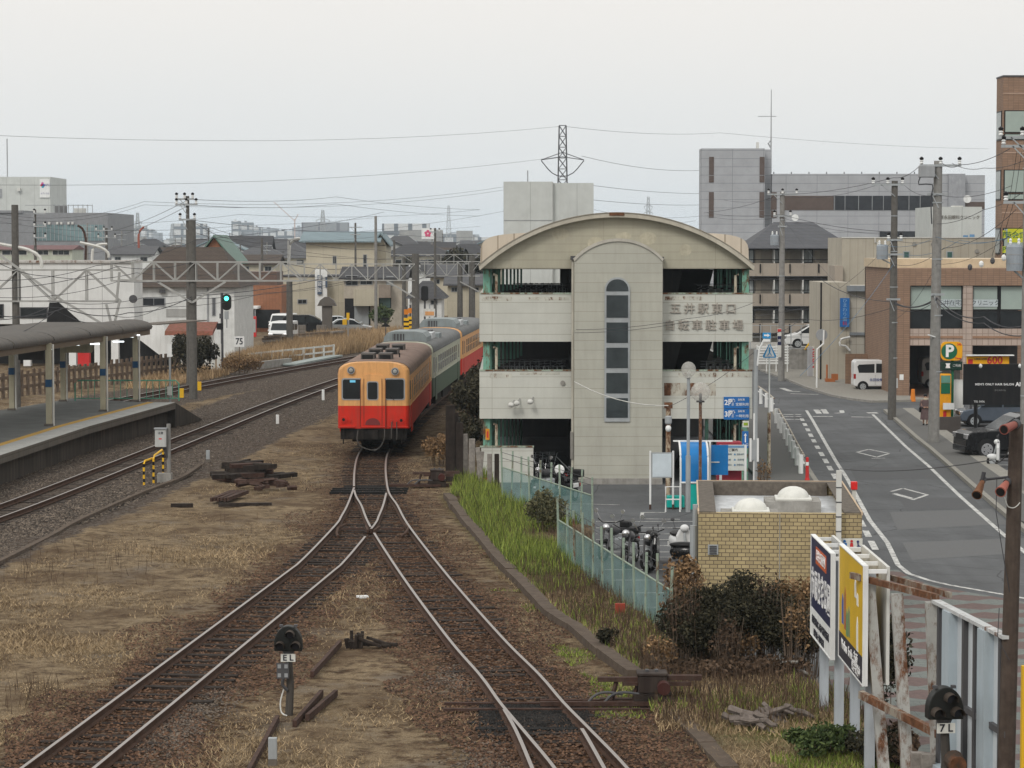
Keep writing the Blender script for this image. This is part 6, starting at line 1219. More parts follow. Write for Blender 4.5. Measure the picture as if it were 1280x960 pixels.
horn('salmon pink horn loudspeaker on the side of the brown timber pole', 1258, 604, 1250.5, 615, 34.2, .04, .075, hornm); horn('dull red horn loudspeaker at the head of the timber pole, facing left', 1268, 531, 1255, 537, 34.2, .05, .07, paint('horn_dull_red', (.22,.07,.055), rough=.6)); horn('small rusty lamp hanging on an arm left of the timber pole', 1228, 602, 1221, 619, 34.0, .03, .07, rusty('lamp_rusty', (.2,.09,.04), .6))
tag(MB().tube([pt(1264,596,34.3),pt(1244,598,34.2),pt(1226,600,34.0)],.018,6).tube([pt(1228,600,34.0),pt(1230,590,34.0)],.03,6).build('lamp_arm', wirem), 'thin black bracket arm carrying the small rusty lamp', 'bracket')
tr_ = upole('utility pole with big grey transformer cut by the right picture edge', 1283, 140, 92, r=.2, arms=((172,1.1,.6,3),(183,1.0,.5,2),(253,.9,.3,2)), trans=(-.47,322,.95,.30), bands=2)
for i in range(5): MB().ell((X(1210+i*14,92)-X(1283,92), -.3, Z(334-i*4,92)+.47), (.09,.09,.12), 8, 5).build('cutout', white if i % 2 else dgrey, tr_)
# wires on the street side
def wire(label, P, sag=.3, r=.012, mat=wirem, group='overhead wires', n=10, name='overhead_wire'):
    P = [pt(*q) for q in P]; pts = []
    for i in range(len(P)-1):
        for k_ in range(n):
            f_ = k_/n; q = P[i].lerp(P[i+1], f_); q.z -= .7*sag*4*f_*(1-f_); pts.append(q)
    pts.append(P[-1]); return tag(MB().tube(pts, r*.72, 5).build(name, mat), label, 'wire', group)
bl_w = paint('blue_wire', (.06,.14,.22), dirt=0)
WL = 'thin dark overhead wire strung between the poles on the street side'
for P, sg, rr_ in (([(1153,204,114),(1117,222,131),(977,243,168),(880,266,230)],.3,.018),([(1178,204,114),(1200,206,103),(1262,186,92)],.2,.018),([(1190,204,114),(1230,210,103),(1290,196,92)],.2,.016),([(1130,231,131),(1171,243,114),(1265,232,92)],.35,.015),([(1094,232,131),(985,246,168),(905,250,240)],.4,.015),
                   ([(1117,290,131),(977,268,168),(884,266,250)],.3,.02),([(1117,293,131),(977,272,168),(884,270,250)],.35,.014),([(1171,280,114),(1230,262,103),(1290,232,92)],.2,.016),([(1171,300,114),(1117,300,131)],.2,.014),([(1171,372,114),(1117,377,131),(1027,350,168)],.5,.03),([(1171,375,114),(1117,384,131),(1000,398,168),(943,417,100)],.5,.02),
                   ([(1171,372,114),(1230,396,103),(1295,400,92)],.5,.035),([(1171,378,114),(1230,404,103),(1295,416,92)],.4,.03),([(1171,374,114),(1117,379,131)],.4,.05),([(943,378,96),(860,398,92),(720,412,95)],.15,.012),([(1005,385,140),(860,402,95),(718,416,95)],.15,.012),([(977,270,168),(1050,360,150),(1117,300,131)],.2,.012),
                   ([(1240,320,98),(1262,250,95),(1271,190,92)],.0,.012),([(1247,320,98),(1268,250,95),(1277,190,92)],.0,.012),([(1117,330,131),(1180,310,114),(1270,262,92)],.5,.016),([(1117,400,131),(1171,330,114),(1280,280,92)],.6,.012)):
    wire(WL, P, sg, rr_)
for P in (([(1100,305,131),(1171,296,114),(1262,296,92)]),([(1000,470,100),(1117,330,131)]),([(1130,318,131),(1200,300,110),(1290,285,92)])): wire('bluish overhead cable running across the front of the clinic roof', P, .4, .014, bl_w)
wire('pale sagging cable between the tower pipe and the rusty post', [(718,477,95.3),(835,507,88)], .35, .025, offw); wire('dark cable from the rusty post to the building corner', [(837,508,88),(943,440,97)], .2, .012)
wire('twisted dark cable crossing the road towards the brown timber pole', [(1050,586,61),(1240,575,40),(1262,560,34.3)], .15, .012); wire('loose thin cables drooping beside the timber pole', [(1246,598,34.2),(1245,640,34.1),(1262,740,34.2)], .02, .008); wire('curly pale cable dropping from the horn to the pole', [(1256,622,34.2),(1262,634,34.2),(1275,628,34.2)], .05, .01, offw)
wire('black loop of cable hanging behind the timber pole', [(1249,760,34),(1247,795,34),(1262,825,34)], .03, .008)
# transmission pylon far behind + long spans
def pylon(label, px, ptop, D, arms, wbase, name='transmission_pylon', mat=steelgrey, zcut=STREET, top_w=.5, r=.09):
    x = X(px, D); h = Z(ptop, D)-zcut; t = thing(name, label, 'pylon', (x, D, zcut)); W = lambda z: wbase + (top_w-wbase)*min(1, (z/h)**.7)
    mb = MB()
    for sx_ in (-1,1):
        for sy in (-1,1):
            for k_ in range(8): z0, z1 = h*k_/8, h*(k_+1)/8; mb.bar((sx_*W(z0),sy*W(z0),z0),(sx_*W(z1),sy*W(z1),z1),r*1.6)
    mb.build('leg', mat, t); br_ = MB(); nz = 16
    for k_ in range(nz):
        z0, z1 = h*k_/nz, h*(k_+1)/nz
        for sy in (-1,1):
            br_.bar((-W(z0),sy*W(z0),z0),(W(z1),sy*W(z1),z1),r).bar((W(z0),sy*W(z0),z0),(-W(z1),sy*W(z1),z1),r)
        br_.bar((-W(z1),-W(z1),z1),(W(z1),-W(z1),z1),r)
    br_.build('lattice', mat, t)
    for py, l in arms:
        za = Z(py, D)-zcut; MB().bar((-l,0,za-.9),(0,0,za+.35),r).bar((-l,0,za-.9),(0,0,za-.4),r).bar((l,0,za-.9),(0,0,za+.35),r).bar((l,0,za-.9),(0,0,za-.4),r).build('crossarm', mat, t); MB().tube(catmull([(-l,0,za-1),(-l*.5,0,za-3),(0,0,za-3.6),(l*.5,0,za-3),(l,0,za-1)],.8),r*.7,5).build('jumper', mat, t)
    return t
pylon('tall steel pylon with curved jumpers above the white block', 703, 157, 420, ((193,3.5),), 1.3, top_w=.56, r=.12, mat=dgrey); MBt = MB()
for px, pt_, D, l in ((404,263,1100,3.0),(561,257,1500,2.5),(810,246,1300,2.2),(173,266,1300,2.2),(216,280,1500,2)): pylon({404:'small far lattice pylon above the blue roofed house',561:'slender far radio mast in front of pale grey blocks',810:'faint far pylon right of the arched roof',173:'faint far mast on the left skyline',216:'tiny faint pylon behind the wooden pole on the left'}[px], px, pt_, D, ((pt_+10,l),(pt_+18,l)) if px != 561 else (), 2.5, top_w=.5, r=.16)
for y0, y1, lab in ((158,158,'faint top earth wire'),(196,229,'upper power line'),(232,252,'middle power line'),(236,256,'lower power line'),(262,300,'lowest power line')):
    wire(lab+' sweeping across the sky left of the pylon', [(700,y0,420),(-40,y1+ (10 if y0==158 else 2),280)] if y0 < 200 else [(640,y0,420),(180,y1,330),(-20,y1+12,300)], 2.0, .028, group='long power lines')
wire('upper power line sweeping right of the pylon', [(727,195,420),(890,212,560),(1120,240,700)], 1.5, .05, group='long power lines'); wire('earth wire right of the pylon', [(706,158,420),(900,166,560),(1235,186,760)], 1.0, .04, group='long power lines'); wire('lower power line right of the white block', [(742,232,420),(880,242,560)], .5, .05, group='long power lines'); wire('lowest power line right of the white block', [(742,250,420),(880,256,560)], .5, .05, group='long power lines')

# ================================================================ PLATFORM, STATION, LEFT SIDE
PZ = 1.15
near = [G(-80,602,PZ), G(0,569,PZ), G(110,533,PZ), G(219,503,PZ)]; far_ = [Vector((-31,84,PZ)), Vector((-26.3,95,PZ)), G(18,510,PZ), G(90,498,PZ)]
t = thing('station_platform', 'railway platform with tactile yellow line and dark stained concrete edge', 'platform', (0,0,0))
deckm = paint('platform_asphalt', (.115,.12,.115), rough=.85, var=.2, scale=1.2, dirt=.3); edgem = paint('platform_edge_slab', (.29,.29,.275), rough=.85, var=.12, scale=2, dirt=.25)
def ribbon(mb, A_, B_, z0, z1):
    for i in range(len(A_)-1):
        vs = [(p.x,p.y,z) for z in (z0,z1) for p in (A_[i],B_[i],B_[i+1],A_[i+1])]; mb.add(vs, [(3,2,1,0),(4,5,6,7),(0,1,5,4),(1,2,6,5),(2,3,7,6),(3,0,4,7)])
ins_ = shift(near, -1.0); y0_ = shift(near, -1.0); y1_ = shift(near, -1.32)
mb = MB(); ribbon(mb, far_, y1_, PZ-.25, PZ-.004); mb.build('deck', deckm, t); mb = MB(); ribbon(mb, y1_, y0_, PZ-.24, PZ+.004); mb.build('tactile_line', paint('tactile_ochre', (.40,.24,.05), rough=.85, dirt=.3), t); mb = MB(); ribbon(mb, y0_, near, PZ-.25, PZ); mb.build('edge_slab', edgem, t)
wallst = facade('stained_platform_wall', (.042,.037,.031), .9, 3, .02, (.05,.04,.035), dirt=.5, var=.2)
mb = MB(); ribbon(mb, shift(near,-.55), shift(near,-.35), -.1, PZ-.25); mb.build('edge_wall', wallst, t); mb = MB(); ribbon(mb, shift(near,-.3), shift(near,.02), PZ-.30, PZ-.002); mb.build('coping', facade('stained_coping', (.11,.10,.085), .8, .35, .02, (.07,.06,.05), dirt=.5), t)
e0 = near[-1]; MB().add([(e0.x,e0.y,PZ-.01),(e0.x-4.5,e0.y+.0,PZ-.01),(e0.x-4.0,e0.y+4,.05),(e0.x+.7,e0.y+4.5,.05),(e0.x,e0.y,0),(e0.x-4.5,e0.y,0)], [(0,1,2,3),(0,3,4),(1,5,2),(0,4,5,1)]).build('end_ramp', wallst, t)
# railing
t = thing('platform_railing', 'mint green pipe railing across the end of the platform', 'railing', (0,0,0)); gp = paint('mint_railing', (.09,.30,.21), rough=.5)
A_, B_ = G(93,498,PZ), G(223,500.5,PZ); A_.y = B_.y = 118.2; A_.x, B_.x = X(93,118.2), X(223,118.2); hR = .95
MB().tube([A_, A_+Vector((0,0,hR-.15)), A_+Vector((.15,0,hR)), B_+Vector((-.15,0,hR)), B_+Vector((0,0,hR-.15)), B_], .035, 6).tube([A_+Vector((.05,0,.12)),B_+Vector((-.05,0,.12))],.025,6).build('frame', gp, t)
for k_ in range(1,16): q_ = A_.lerp(B_, k_/16); MB().tube([q_+Vector((0,0,.12)),q_+Vector((0,0,hR))],.018,5).build('baluster', gp, t)
t = thing('mirror_stand', 'slim grey post with a white box at the platform end', 'post', (X(212,118.6),118.6,PZ)); post_(t,0,0,-.5,Z(446,118.6)-PZ,.05,steelgrey); MB().box(-.11,.11,-.15,-.05,.25,.65).build('box', offw, t); MB().box(-.1,.1,-.08,-.05,Z(446,118.6)-PZ,Z(430,118.6)-PZ).build('plate', white, t)
# canopy
t = thing('platform_canopy', 'weathered platform canopy with rounded corrugated eaves on cream columns', 'canopy', (0,0,0)); colm = paint('canopy_cream', (.40,.37,.27), dirt=.35); roofc = facade('asbestos_sheet', (.10,.092,.083), .18, 30, .03, (.07,.065,.06), dirt=.5, var=.1)
cols = [(61.5,532),(129,514),(169.6,501.5),(79,501.5),(15,512.5)]
for px, py in cols:
    p = G(px,py,PZ); c_ = MB().box(p.x-.11,p.x+.11,p.y-.09,p.y+.09,PZ,4.45).build('column', colm, t); MB().box(p.x-.118,p.x+.118,p.y-.118,p.y+.118,PZ+1.55,PZ+1.85).build('blue_band', paint('band_blue', (.02,.07,.15)), c_); MB().box(p.x-.18,p.x+.18,p.y-.15,p.y+.15,PZ,PZ+.08).build('base', dconc, c_); MB().tube([(p.x+.19,p.y-.05,PZ),(p.x+.19,p.y-.05,4.4)],.04,6).build('drain_pipe', offw, c_)
rA, rB = Vector((-20.2,86,0)), Vector((-17.0,119.5,0)); du = (rB-rA).normalized(); rt = Vector((du.y,-du.x,0))
mb = MB(); n_ = 9; prof = [(1.05*math.cos(R(a)), .35*math.sin(R(a))) for a in np.linspace(-20,140,n_)]
for i in range(6):
    p0, p1 = rA.lerp(rB, i/6)-rt*.8, rA.lerp(rB,(i+.985)/6)-rt*.8
    vs = [p0+rt*a+Vector((0,0,4.55+c)) for a,c in prof]+[p1+rt*a+Vector((0,0,4.55+c)) for a,c in prof]; mb.add(vs, [(k_,k_+1,k_+1+n_,k_+n_) for k_ in range(n_-1)])
mb.build('eave_roof', roofc, t, smooth=True)
mb = MB(); ribbon(mb, [rA-rt*5.5, rB-rt*5.0], [rA-rt*1.55, rB-rt*1.55], 4.62, 4.75); mb.build('roof', roofc, t)
mb = MB(); ribbon(mb, [rA-rt*.1, rB-rt*.1], [rA+rt*.1, rB+rt*.1], 4.18, 4.48); mb.build('fascia_beam', paint('fascia_brown', (.12,.09,.06), dirt=.3), t)
mb = MB(); ribbon(mb, [rB-rt*5, rB-rt*4.6+du*1.2], [rB-rt*.1, rB-rt*.1+du*.2], 4.3, 4.45); mb.build('end_beam', MATS['fascia_brown'], t)
mb = MB(); ribbon(mb, [rA-rt*4.9, rB-rt*4.9], [rA-rt*4.7, rB-rt*4.7], 4.2, 4.5); mb.build('rear_beam', MATS['fascia_brown'], t)
MB().bar(rB+Vector((-.2,1,4.62)), rB+Vector((1.5,6,4.66)), 1.2,.05).build('end_sheet', dconc, t)
for px, py in ((27,440),(60,436),(92,431),(120,430),(148,427),(160,421),(168,419)):
    p = pt(px, py, 112 if px < 130 else 117); tag(MB().box(-.25,.25,-.05,.05,-.03,.03).build('fluorescent_lamp', lamp('tube_light', (.9,.97,1), 1.6), loc=p), 'lit white fluorescent tube under the platform canopy', 'lamp', 'tubes under the platform canopy')
t = thing('platform_sign', 'grey hanging sign board under the platform canopy', 'sign', (X(39,108),108,Z(450,108))); MB().box(-.55,.55,-.06,.06,0,.38).build('panel', dgrey, t)
for s2 in (-.4,.4): MB().box(s2-.015,s2+.015,-.01,.01,.38,.9).build('hanger', grey, t)
t = thing('platform_sign', 'pale wavy cream board hanging under the canopy roof', 'sign', (X(97,114),114,Z(441,114))); MB().poly([(-.65,.0),(.6,0),(.72,.15),(.7,.42),(-.7,.42)],-.03,.03).build('panel', colm, t)
# old sleeper fence behind the far track
t = thing('sleeper_fence', 'long dark picket fence of old sleepers behind the platform', 'fence', (0,0,0)); fa, fb = Vector((-31.5,122,0)), Vector((-20.6,167,0)); mb = MB(); L_ = (fb-fa).length; dv = (fb-fa)/L_
for k_ in range(int(L_/.8)): p = fa+dv*k_*.8; mb.cbox((p.x,p.y,.65),(.30,.08,1.6+random.uniform(-.1,.1)),math.atan2(dv.y,dv.x))
mb.build('pickets', wood, t)
for hh in (.55,1.15): MB().bar(fa+Vector((0,.1,hh)),fb+Vector((0,.1,hh)),.08,.17).build('rail', wood, t)
# white station house on pillars
q = Bd('station_house', 'long white flat roofed building on pillars behind the platform', 'building', 176, -90, 168, zb=0.0)
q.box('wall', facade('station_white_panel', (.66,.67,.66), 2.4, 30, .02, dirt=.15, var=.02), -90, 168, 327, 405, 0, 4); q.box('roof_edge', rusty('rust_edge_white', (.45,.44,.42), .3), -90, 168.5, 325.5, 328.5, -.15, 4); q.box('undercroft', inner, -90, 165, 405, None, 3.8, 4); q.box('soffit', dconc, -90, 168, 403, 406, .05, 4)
for xp in (-20,28,85,117,138): q.box('pillar', white, xp, xp+9, 405, None, .2, .8)
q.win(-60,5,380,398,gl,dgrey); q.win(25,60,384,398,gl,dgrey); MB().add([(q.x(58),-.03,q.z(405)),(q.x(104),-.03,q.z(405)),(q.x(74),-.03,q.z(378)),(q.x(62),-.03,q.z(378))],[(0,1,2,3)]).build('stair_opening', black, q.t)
st = MB().poly([(q.x(168),q.z(405)),(q.x(206),q.z(405)),(q.x(223),q.z(428)),(q.x(221),q.z(448)),(q.x(210),q.z(448)),(q.x(180),q.z(425)),(q.x(168),q.z(420))],-1.5,-.8).build('stair_enclosure', white, q.t)
q.box('undercroft_shade', black, 169, 224, 424, None, .5, .7); MB().disc((q.x(168),-.5,q.z(373.5)),.28,'y',.06).build('mirror', dgrey, q.t)  # black box added to stand for the shade below the stair slope
t = thing('gas_cabinet', 'bright red vending cabinet seen between the white pillars', 'vending machine', (X(104,172),172,0)); MB().box(-.4,.4,0,.6,.2,1.9).build('body', redp, t, bevel=.03); MB().box(-.3,.3,-.02,0,1.1,1.7).build('window', gl, t)
# hip roofed house
def house(label, D, x0, x1, ye, yr, kind, wallm_, roofm_, depth=9, wins=(), group=None, zb=STREET, eave=.5, name='house', ridge=.35):
    q = Bd(name, label, 'house', D, x0, x1, group, zb); w_ = q.x(x1); ze, zr = q.z(ye), q.z(yr); MB().box(0,w_,0,depth,0,ze).build('wall', wallm_, q.t)
    if kind == 'hip':
        m_ = w_*ridge; rf = MB().add([(-eave,-eave,ze-.1),(w_+eave,-eave,ze-.1),(w_+eave,depth+eave,ze-.1),(-eave,depth+eave,ze-.1),(m_,depth/2,zr),(w_-m_,depth/2,zr)],[(0,1,5,4),(1,2,5),(2,3,4,5),(3,0,4),(3,2,1,0)]).build('roof', roofm_, q.t)
    elif kind == 'side':      # ridge along x
        rf = MB().polyx([(-eave,ze-.1),(depth/2,zr),(depth+eave,ze-.1),(depth+eave,ze+.05),(depth/2,zr+.18),(-eave,ze+.05)],-eave,w_+eave).build('roof', roofm_, q.t); MB().polyx([(0,ze-.1),(depth,ze-.1),(depth/2,zr-.05)],.02,w_-.02).build('gable', wallm_, q.t)
    elif kind == 'gable':     # gable towards camera
        rf = MB().poly([(-eave,ze-.2),(w_/2,zr),(w_+eave,ze-.2),(w_+eave,ze),(w_/2,zr+.22),(-eave,ze)],-eave,depth).build('roof', roofm_, q.t); MB().poly([(0,ze-.1),(w_,ze-.1),(w_/2,zr-.05)],0,depth-.1).build('gable', wallm_, q.t)
    else:
        rf = MB().box(-.1,w_+.1,-.1,depth+.1,ze,ze+.15).build('roof', roofm_, q.t)
    for (a,c,yt,yb,gm_) in wins: q.win(a,c,yt,yb,gm_ or gl,grey,0,1)
    return q
rbr = facade('brown_roof_tile', (.065,.048,.038), .3, .3, .02, dirt=.2); rgr = facade('grey_roof_tile', (.085,.086,.092), .3, .3, .02, dirt=.2); rdk = facade('dark_roof_tile', (.055,.055,.06), .3, .3, .02, dirt=.2); rbl = facade('blue_roof_sheet', (.19,.25,.275), .4, 30, .03, dirt=.2); rmar = paint('maroon_roof', (.12,.05,.05), dirt=.2)
orange = facade('orange_brick', (.30,.135,.075), .3, .1, .01, dirt=.15); creamw = facade('cream_house_wall', (.48,.44,.345), 2, 3, .01, dirt=.2); greyw = paint('grey_house_wall', (.34,.34,.33), dirt=.25); whitew2 = paint('white_house_wall', (.62,.63,.62), dirt=.2)
q = house('white house with a broad brown hipped roof right of the station house', 190, 166, 293, 357, 309, 'hip', whitew2, rbr, 14, ((178,207,372,382.5,dkband),(265,270,372,395,dkband)), ridge=.22)
q.box('lower_cladding', greyw, 208, 236, 386, 396, -.05, .0); MB().tube([(q.x(260),-.06,0),(q.x(260),-.06,q.z(360))],.06,6).build('drain_pipe', grey, q.t); q.box('light', dgrey, 200, 207, 362, 366, -.3, -.05)
q = Bd('shed', 'small shed with a rusty red tin roof below the brown roofed house', 'shed', 172, 206, 266, zb=0); q.box('wall', offw, 222, 262, 418, None, .5, 2.5); MB().polyx([(-.2,q.z(419)),(.0,q.z(414)),(3,q.z(404)),(3,q.z(408))],0,q.x(266)).build('roof', rusty('tin_roof_red', (.20,.07,.05), .4), q.t)
house('orange brick house with a steep green edged gable', 260, 247, 290, 328, 296, 'gable', orange, paint('green_roof_edge', (.10,.17,.14)), 12, ((254,266,317,327,None),)); 
q = Bd('shop_building', 'low orange brown shop with a pale awning behind the car park', 'building', 245, 294, 352, zb=0); q.box('wall', orange, 294, 352, 357, None, 0, 8); q.box('upper_wall', paint('dark_brown_wall', (.12,.08,.065)), 300, 345, 340, 357, 1, 8); q.box('awning', white, 290, 326, 382, 385, -3, 0)
for xp in (302, 322): q.box('post', grey, xp, xp+1.2, 385, None, -2.9, -2.7)
q.box('glazing', gl, 296, 350, 387, 410, -.05, .0)
q = Bd('factory', 'large grey works building with a ribbon of greenish windows on the left', 'building', 430, -60, 135.5)
q.box('wall', paint('factory_grey', (.22,.225,.235), dirt=.15), -60, 135.5, 266, None, 0, 30); q.box('wall', MATS['factory_grey'], -60, 30, 263, 266, -.3, 25); gf = q.box('window_band', paint('green_glass_band', (.16,.23,.24), rough=.15, var=.35, scale=.15, dirt=.05), 47, 131, 281, 301, -.1, .02)
for xp in range(49, 131, 5): q.box('mullion', steelgrey, xp, xp+.6, 281, 301, -.2, -.1, gf)
for xp in (56,62,72,77,86,91): q.box('vent', offw, xp, xp+2.5, 277.5, 280.5, -.5, .0)
for xp in range(66, 115, 6): q.box('roof_rail_post', grey, xp, xp+.7, 255.5, 266, 2, 2.1)
q.box('roof_rail', grey, 30, 114, 256, 256.8, 2, 2.1); q.box('roof_plant', paint('plant_dark', (.15,.15,.15)), 66, 79, 257, 266, 3, 5); q.box('roof_plant', offw, 90, 103, 260, 266, 3, 5)
q2 = Bd('office_block', 'white upper block with a small coloured logo sign above the grey works', 'building', 440, -60, 64.5); q2.box('wall', whitew, -60, 64.5, 221, None, 0, 16); sg = q2.box('sign_panel', white, 51.5, 64, 224, 247, -.2, -.02)
for dx, dy, col in ((0,0,(.5,.05,.12)),(.35,.0,(.10,.12,.45)),(.15,.3,(.5,.1,.3)),(.2,-.25,(.05,.35,.5))): MB().disc((q2.x(54)+dx,-.22,q2.z(231.5)+dy),.22,'y',.02,10).build('logo', paint('logo_%d' % int(col[2]*100), col), sg)
text('NAPIC', .62, paint('logo_text', (.15,.15,.3)), sg, (q2.x(60),-.22,q2.z(231.5)), sx=.8); text('メディカル', .4, MATS['logo_text'], sg, (q2.x(58),-.22,q2.z(242)), sx=.75)
q2.box('louvre', grey, -5, 4, 236, 247, -.15, .0); q2.box('vent', offw, 24, 27.5, 235, 239, -.6, 0); MB().tube([(q2.x(4),5,q2.z(221)),(q2.x(4),5,q2.z(172))],.10,5).build('mast', grey, q2.t)
q = Bd('annex_building', 'low pale building with a maroon roof and dark window strip on the left', 'building', 300, -50, 93); q.box('wall', paint('pale_green_wall', (.42,.45,.38), dirt=.2), -50, 91, 312, None, 0, 8); MB().polyx([(-.4,q.z(312)),(4,q.z(306.5)),(8.4,q.z(312))],0,q.x(93)).build('roof', rmar, q.t)
for a, c in ((-40,-5),(3,35),(41,62),(66,88)): q.win(a, c, 312.5, 319, gl, offw, 0, 2)
house('cream two storey house with a large pale blue gabled roof', 300, 383, 468, 302, 291, 'side', creamw, rbl, 12, ((416,421,320,331,None),(454,459,318,335,None)), eave=.8)
house('small cream gable end with blue roof beside the tall slim pole', 302, 469, 483, 306, 293, 'gable', creamw, rbl, 12)
house('wide cream house with a low grey roof and a white sign wall facing the crossing', 262, 350, 436, 346, 342, 'flat', creamw, rgr, 10, ((372,384,374,380,None),), eave=.2)
q = Bd('shop_sign', 'white wall panel with a dark blue vertical sign on the cream house', 'sign', 261, 394, 410, zb=0); q.box('panel', white, 394, 409, 336, None, 0, .4); f_ = q.box('sign_board', paint('board_dark_blue', (.07,.10,.15)), 397, 402.5, 344, 368, -.2, 0)
for i, ch in enumerate('学習塾'): text(ch, .48, letter_w, f_, (q.x(399.7), -.22, q.z(348+i*7.2)))
q.box('small_sign', MATS['board_dark_blue'], 407, 409.5, 346, 359, -.2, 0)
q = house('beige modern house with a balcony and dark sloping roof near the crossing', 255, 430, 505, 348, 336, 'side', paint('house_beige', (.40,.36,.30), dirt=.2), rdk, 10, ((432,448,344,357,None),(450,466,345,356,None),(483,492,345,358,curtain)))
q.box('balcony', creamw, 443, 474, 361, 382, -1.2, -.0); q.box('balcony', paint('balcony_stone', (.24,.20,.165)), 474.2, 489, 356, 372, -1.2, 0); q.box('carport_opening', black, 431, 463, 373, None, -.06, .0); q.box('garage_door', paint('garage_door_grey', (.26,.28,.29)), 443, 461, 373, None, -.1, -.06); q.win(474,489,372,385,paint('teal_window', (.12,.2,.19)),black)
hz = [(505,545,338,325,'hip',whitew2,rdk,330,'dark hipped roof house right of the concrete pole'),(538,575,346,333,'side',creamw,rgr,300,'cream house with grey ridge roof by the crossing'),(555,600,334,322,'hip',greyw,rbr,380,'brown roofed house against the parking building'),(512,552,372,352,'hip',whitew2,rdk,250,'white walled house with black roof behind the signal'),(560,604,356,345,'side',creamw,rgr,270,'cream house with a grey roof at the level crossing'),(296,350,318,308,'hip',greyw,rgr,420,'grey hipped roof far behind the orange house'),(300,345,330,320,'side',creamw,rbr,340,'brown roofed cream house above the orange shop'),(140,190,318,309,'side',whitew2,rgr,380,'grey roofed house behind the brown hipped roof'),(348,385,322,310,'hip',creamw,rgr,400,'grey roof just left of the pale blue gable')]
for x0,x1,ye,yr,kd,wm,rm,D,lab in hz: house(lab, D, x0, x1, ye, yr, kd, wm, rm, 10, ((x0+4,x0+12,ye+3,ye+9,None),(x1-14,x1-5,ye+3,ye+9,None)))
# mid distance roofs and far blocks
for i in range(26):
    px = random.uniform(110, 600); D = random.uniform(270, 700); hp = random.uniform(8.5,12); s_ = F/D
    upole('slim utility pole with crossarms among the distant roofs', px, 305+(CAMZ-(STREET+hp))*s_, D, zb=STREET, r=.15, mat=random.choice((poled,polec)), arms=((305+(CAMZ-(STREET+hp-.5))*s_,.8,.8,0),(305+(CAMZ-(STREET+hp-1.3))*s_,.6,.6,0)), group='poles among the distant roofs')
k_ = 0
for i in range(170):
    px = random.uniform(100, 600); D = random.uniform(420, 1500); s_ = F/D
    wd_ = random.uniform(8,13)*s_; hgt = random.uniform(5.5,8); ye = 305+(CAMZ-(STREET+hgt))*s_; yr = ye-random.uniform(1.6,2.8)*s_
    wm = random.choice((whitew2, creamw, greyw, whitew2)); rm = random.choice((rgr, rdk, rbr, rgr, rdk, rgr, rbl)); kd = random.choice(('hip','side','gable'))
    house({'hip':'small distant house with a hipped roof in the crowd of town roofs','side':'small distant house with its roof ridge across the view','gable':'small distant house with its gable end towards the railway'}[kd], D, px, px+wd_, ye, yr, kd, wm, rm, 9, ((px+wd_*.2,px+wd_*.4,ye+.6*s_,ye+1.8*s_,None),(px+wd_*.6,px+wd_*.8,ye+.6*s_,ye+1.8*s_,None)), group='distant small houses')
aptw = facade('far_flat_wall', (.56,.57,.57), 9, 8, 1.5, (.13,.15,.17), dirt=.1); apt2 = facade('far_grey_wall', (.26,.28,.30), 11, 8, 1.1, (.16,.17,.19), dirt=.1)
for i, (x0,x1,yt,D,mt,lab) in enumerate(((290,300,276,1000,aptw,'slim far white apartment tower, leftmost of the pale blocks'),(301,316,278,1050,aptw,'far white apartment block beside the slim tower'),(316,328,284,1100,aptw,'far grey white flats in the middle of the skyline row'),(328,348,286,1400,apt2,'far grey building with a flat top in the skyline row'),(346,366,289,900,aptw,'broad far white apartment block with many windows'),(366,385,284,1500,apt2,'far bluish block behind the blue roof'),(145,176,293,1300,apt2,'wide faint grey block left on the skyline'),(176,190,286,1100,aptw,'far white flats with gridded windows left of the wooden pole'),(190,202,291,1200,apt2,'faint grey flats next to the gridded white flats'),(493,502,287,700,aptw,'small white tower of the pink hospital block'),(477,520,296,720,aptw,'long pale hospital block with a tower'),(505,530,298,700,aptw,'low white wing right of the pale hospital'),(552,590,292,1800,apt2,'faint blue grey works on the far skyline'),(590,600,300,900,apt2,'faint block at the edge of the parking building'),(535,556,302,800,aptw,'low pale building under the far radio mast'),(60,110,299,1500,apt2,'faint block behind the works roof'),(206,232,300,900,aptw,'low far flats beside the wooden pole'),(425,445,297,900,apt2,'low grey block behind the blue roof'))):
    D = min(4700, D*2.8); q = Bd('far_building', lab, 'building', D, x0, x1); q.box('wall', mt, x0, x1, yt, None, 0, 18); q.box('roof_house', mt, x0+(x1-x0)*.3, x0+(x1-x0)*.5, yt-2, yt, 3, 8)
for i in range(34):
    px = random.uniform(135, 600); D = random.uniform(1500, 3800); hm = random.choice((12,14,16,18,22,28)); wm_ = random.uniform(14,40)*F/D; q = Bd('far_building', 'faint pale mid-rise block on the far skyline beyond the town roofs', D, px, px+wm_, 'mid-rise blocks on the skyline') if False else Bd('far_building', 'faint pale mid-rise block on the far skyline beyond the town roofs', 'building', D, px, px+wm_, 'mid-rise blocks on the skyline'); MB().box(0, X(px+wm_,D)-X(px,D), 0, 14, 0, hm).build('wall', random.choice((aptw, apt2, aptw)), q.t)
t = thing('roof_sign', 'small white rooftop sign with a pink flower mark in the distance', 'sign', (X(535,650),650,Z(305,650))); MB().box(-1.6,1.6,0,.2,1.3,4.0).build('panel', white, t)
for a in range(5): MB().disc((.55*math.cos(a*1.257+1.57),-.03,2.65+.55*math.sin(a*1.257+1.57)),.38,'y',.02,10).build('petal', paint('pink_petal', (.6,.06,.16)), t)
for s2 in (-1,1): MB().bar((s2,.1,-2),(s2,.1,1.3),.2).build('post', grey, t)
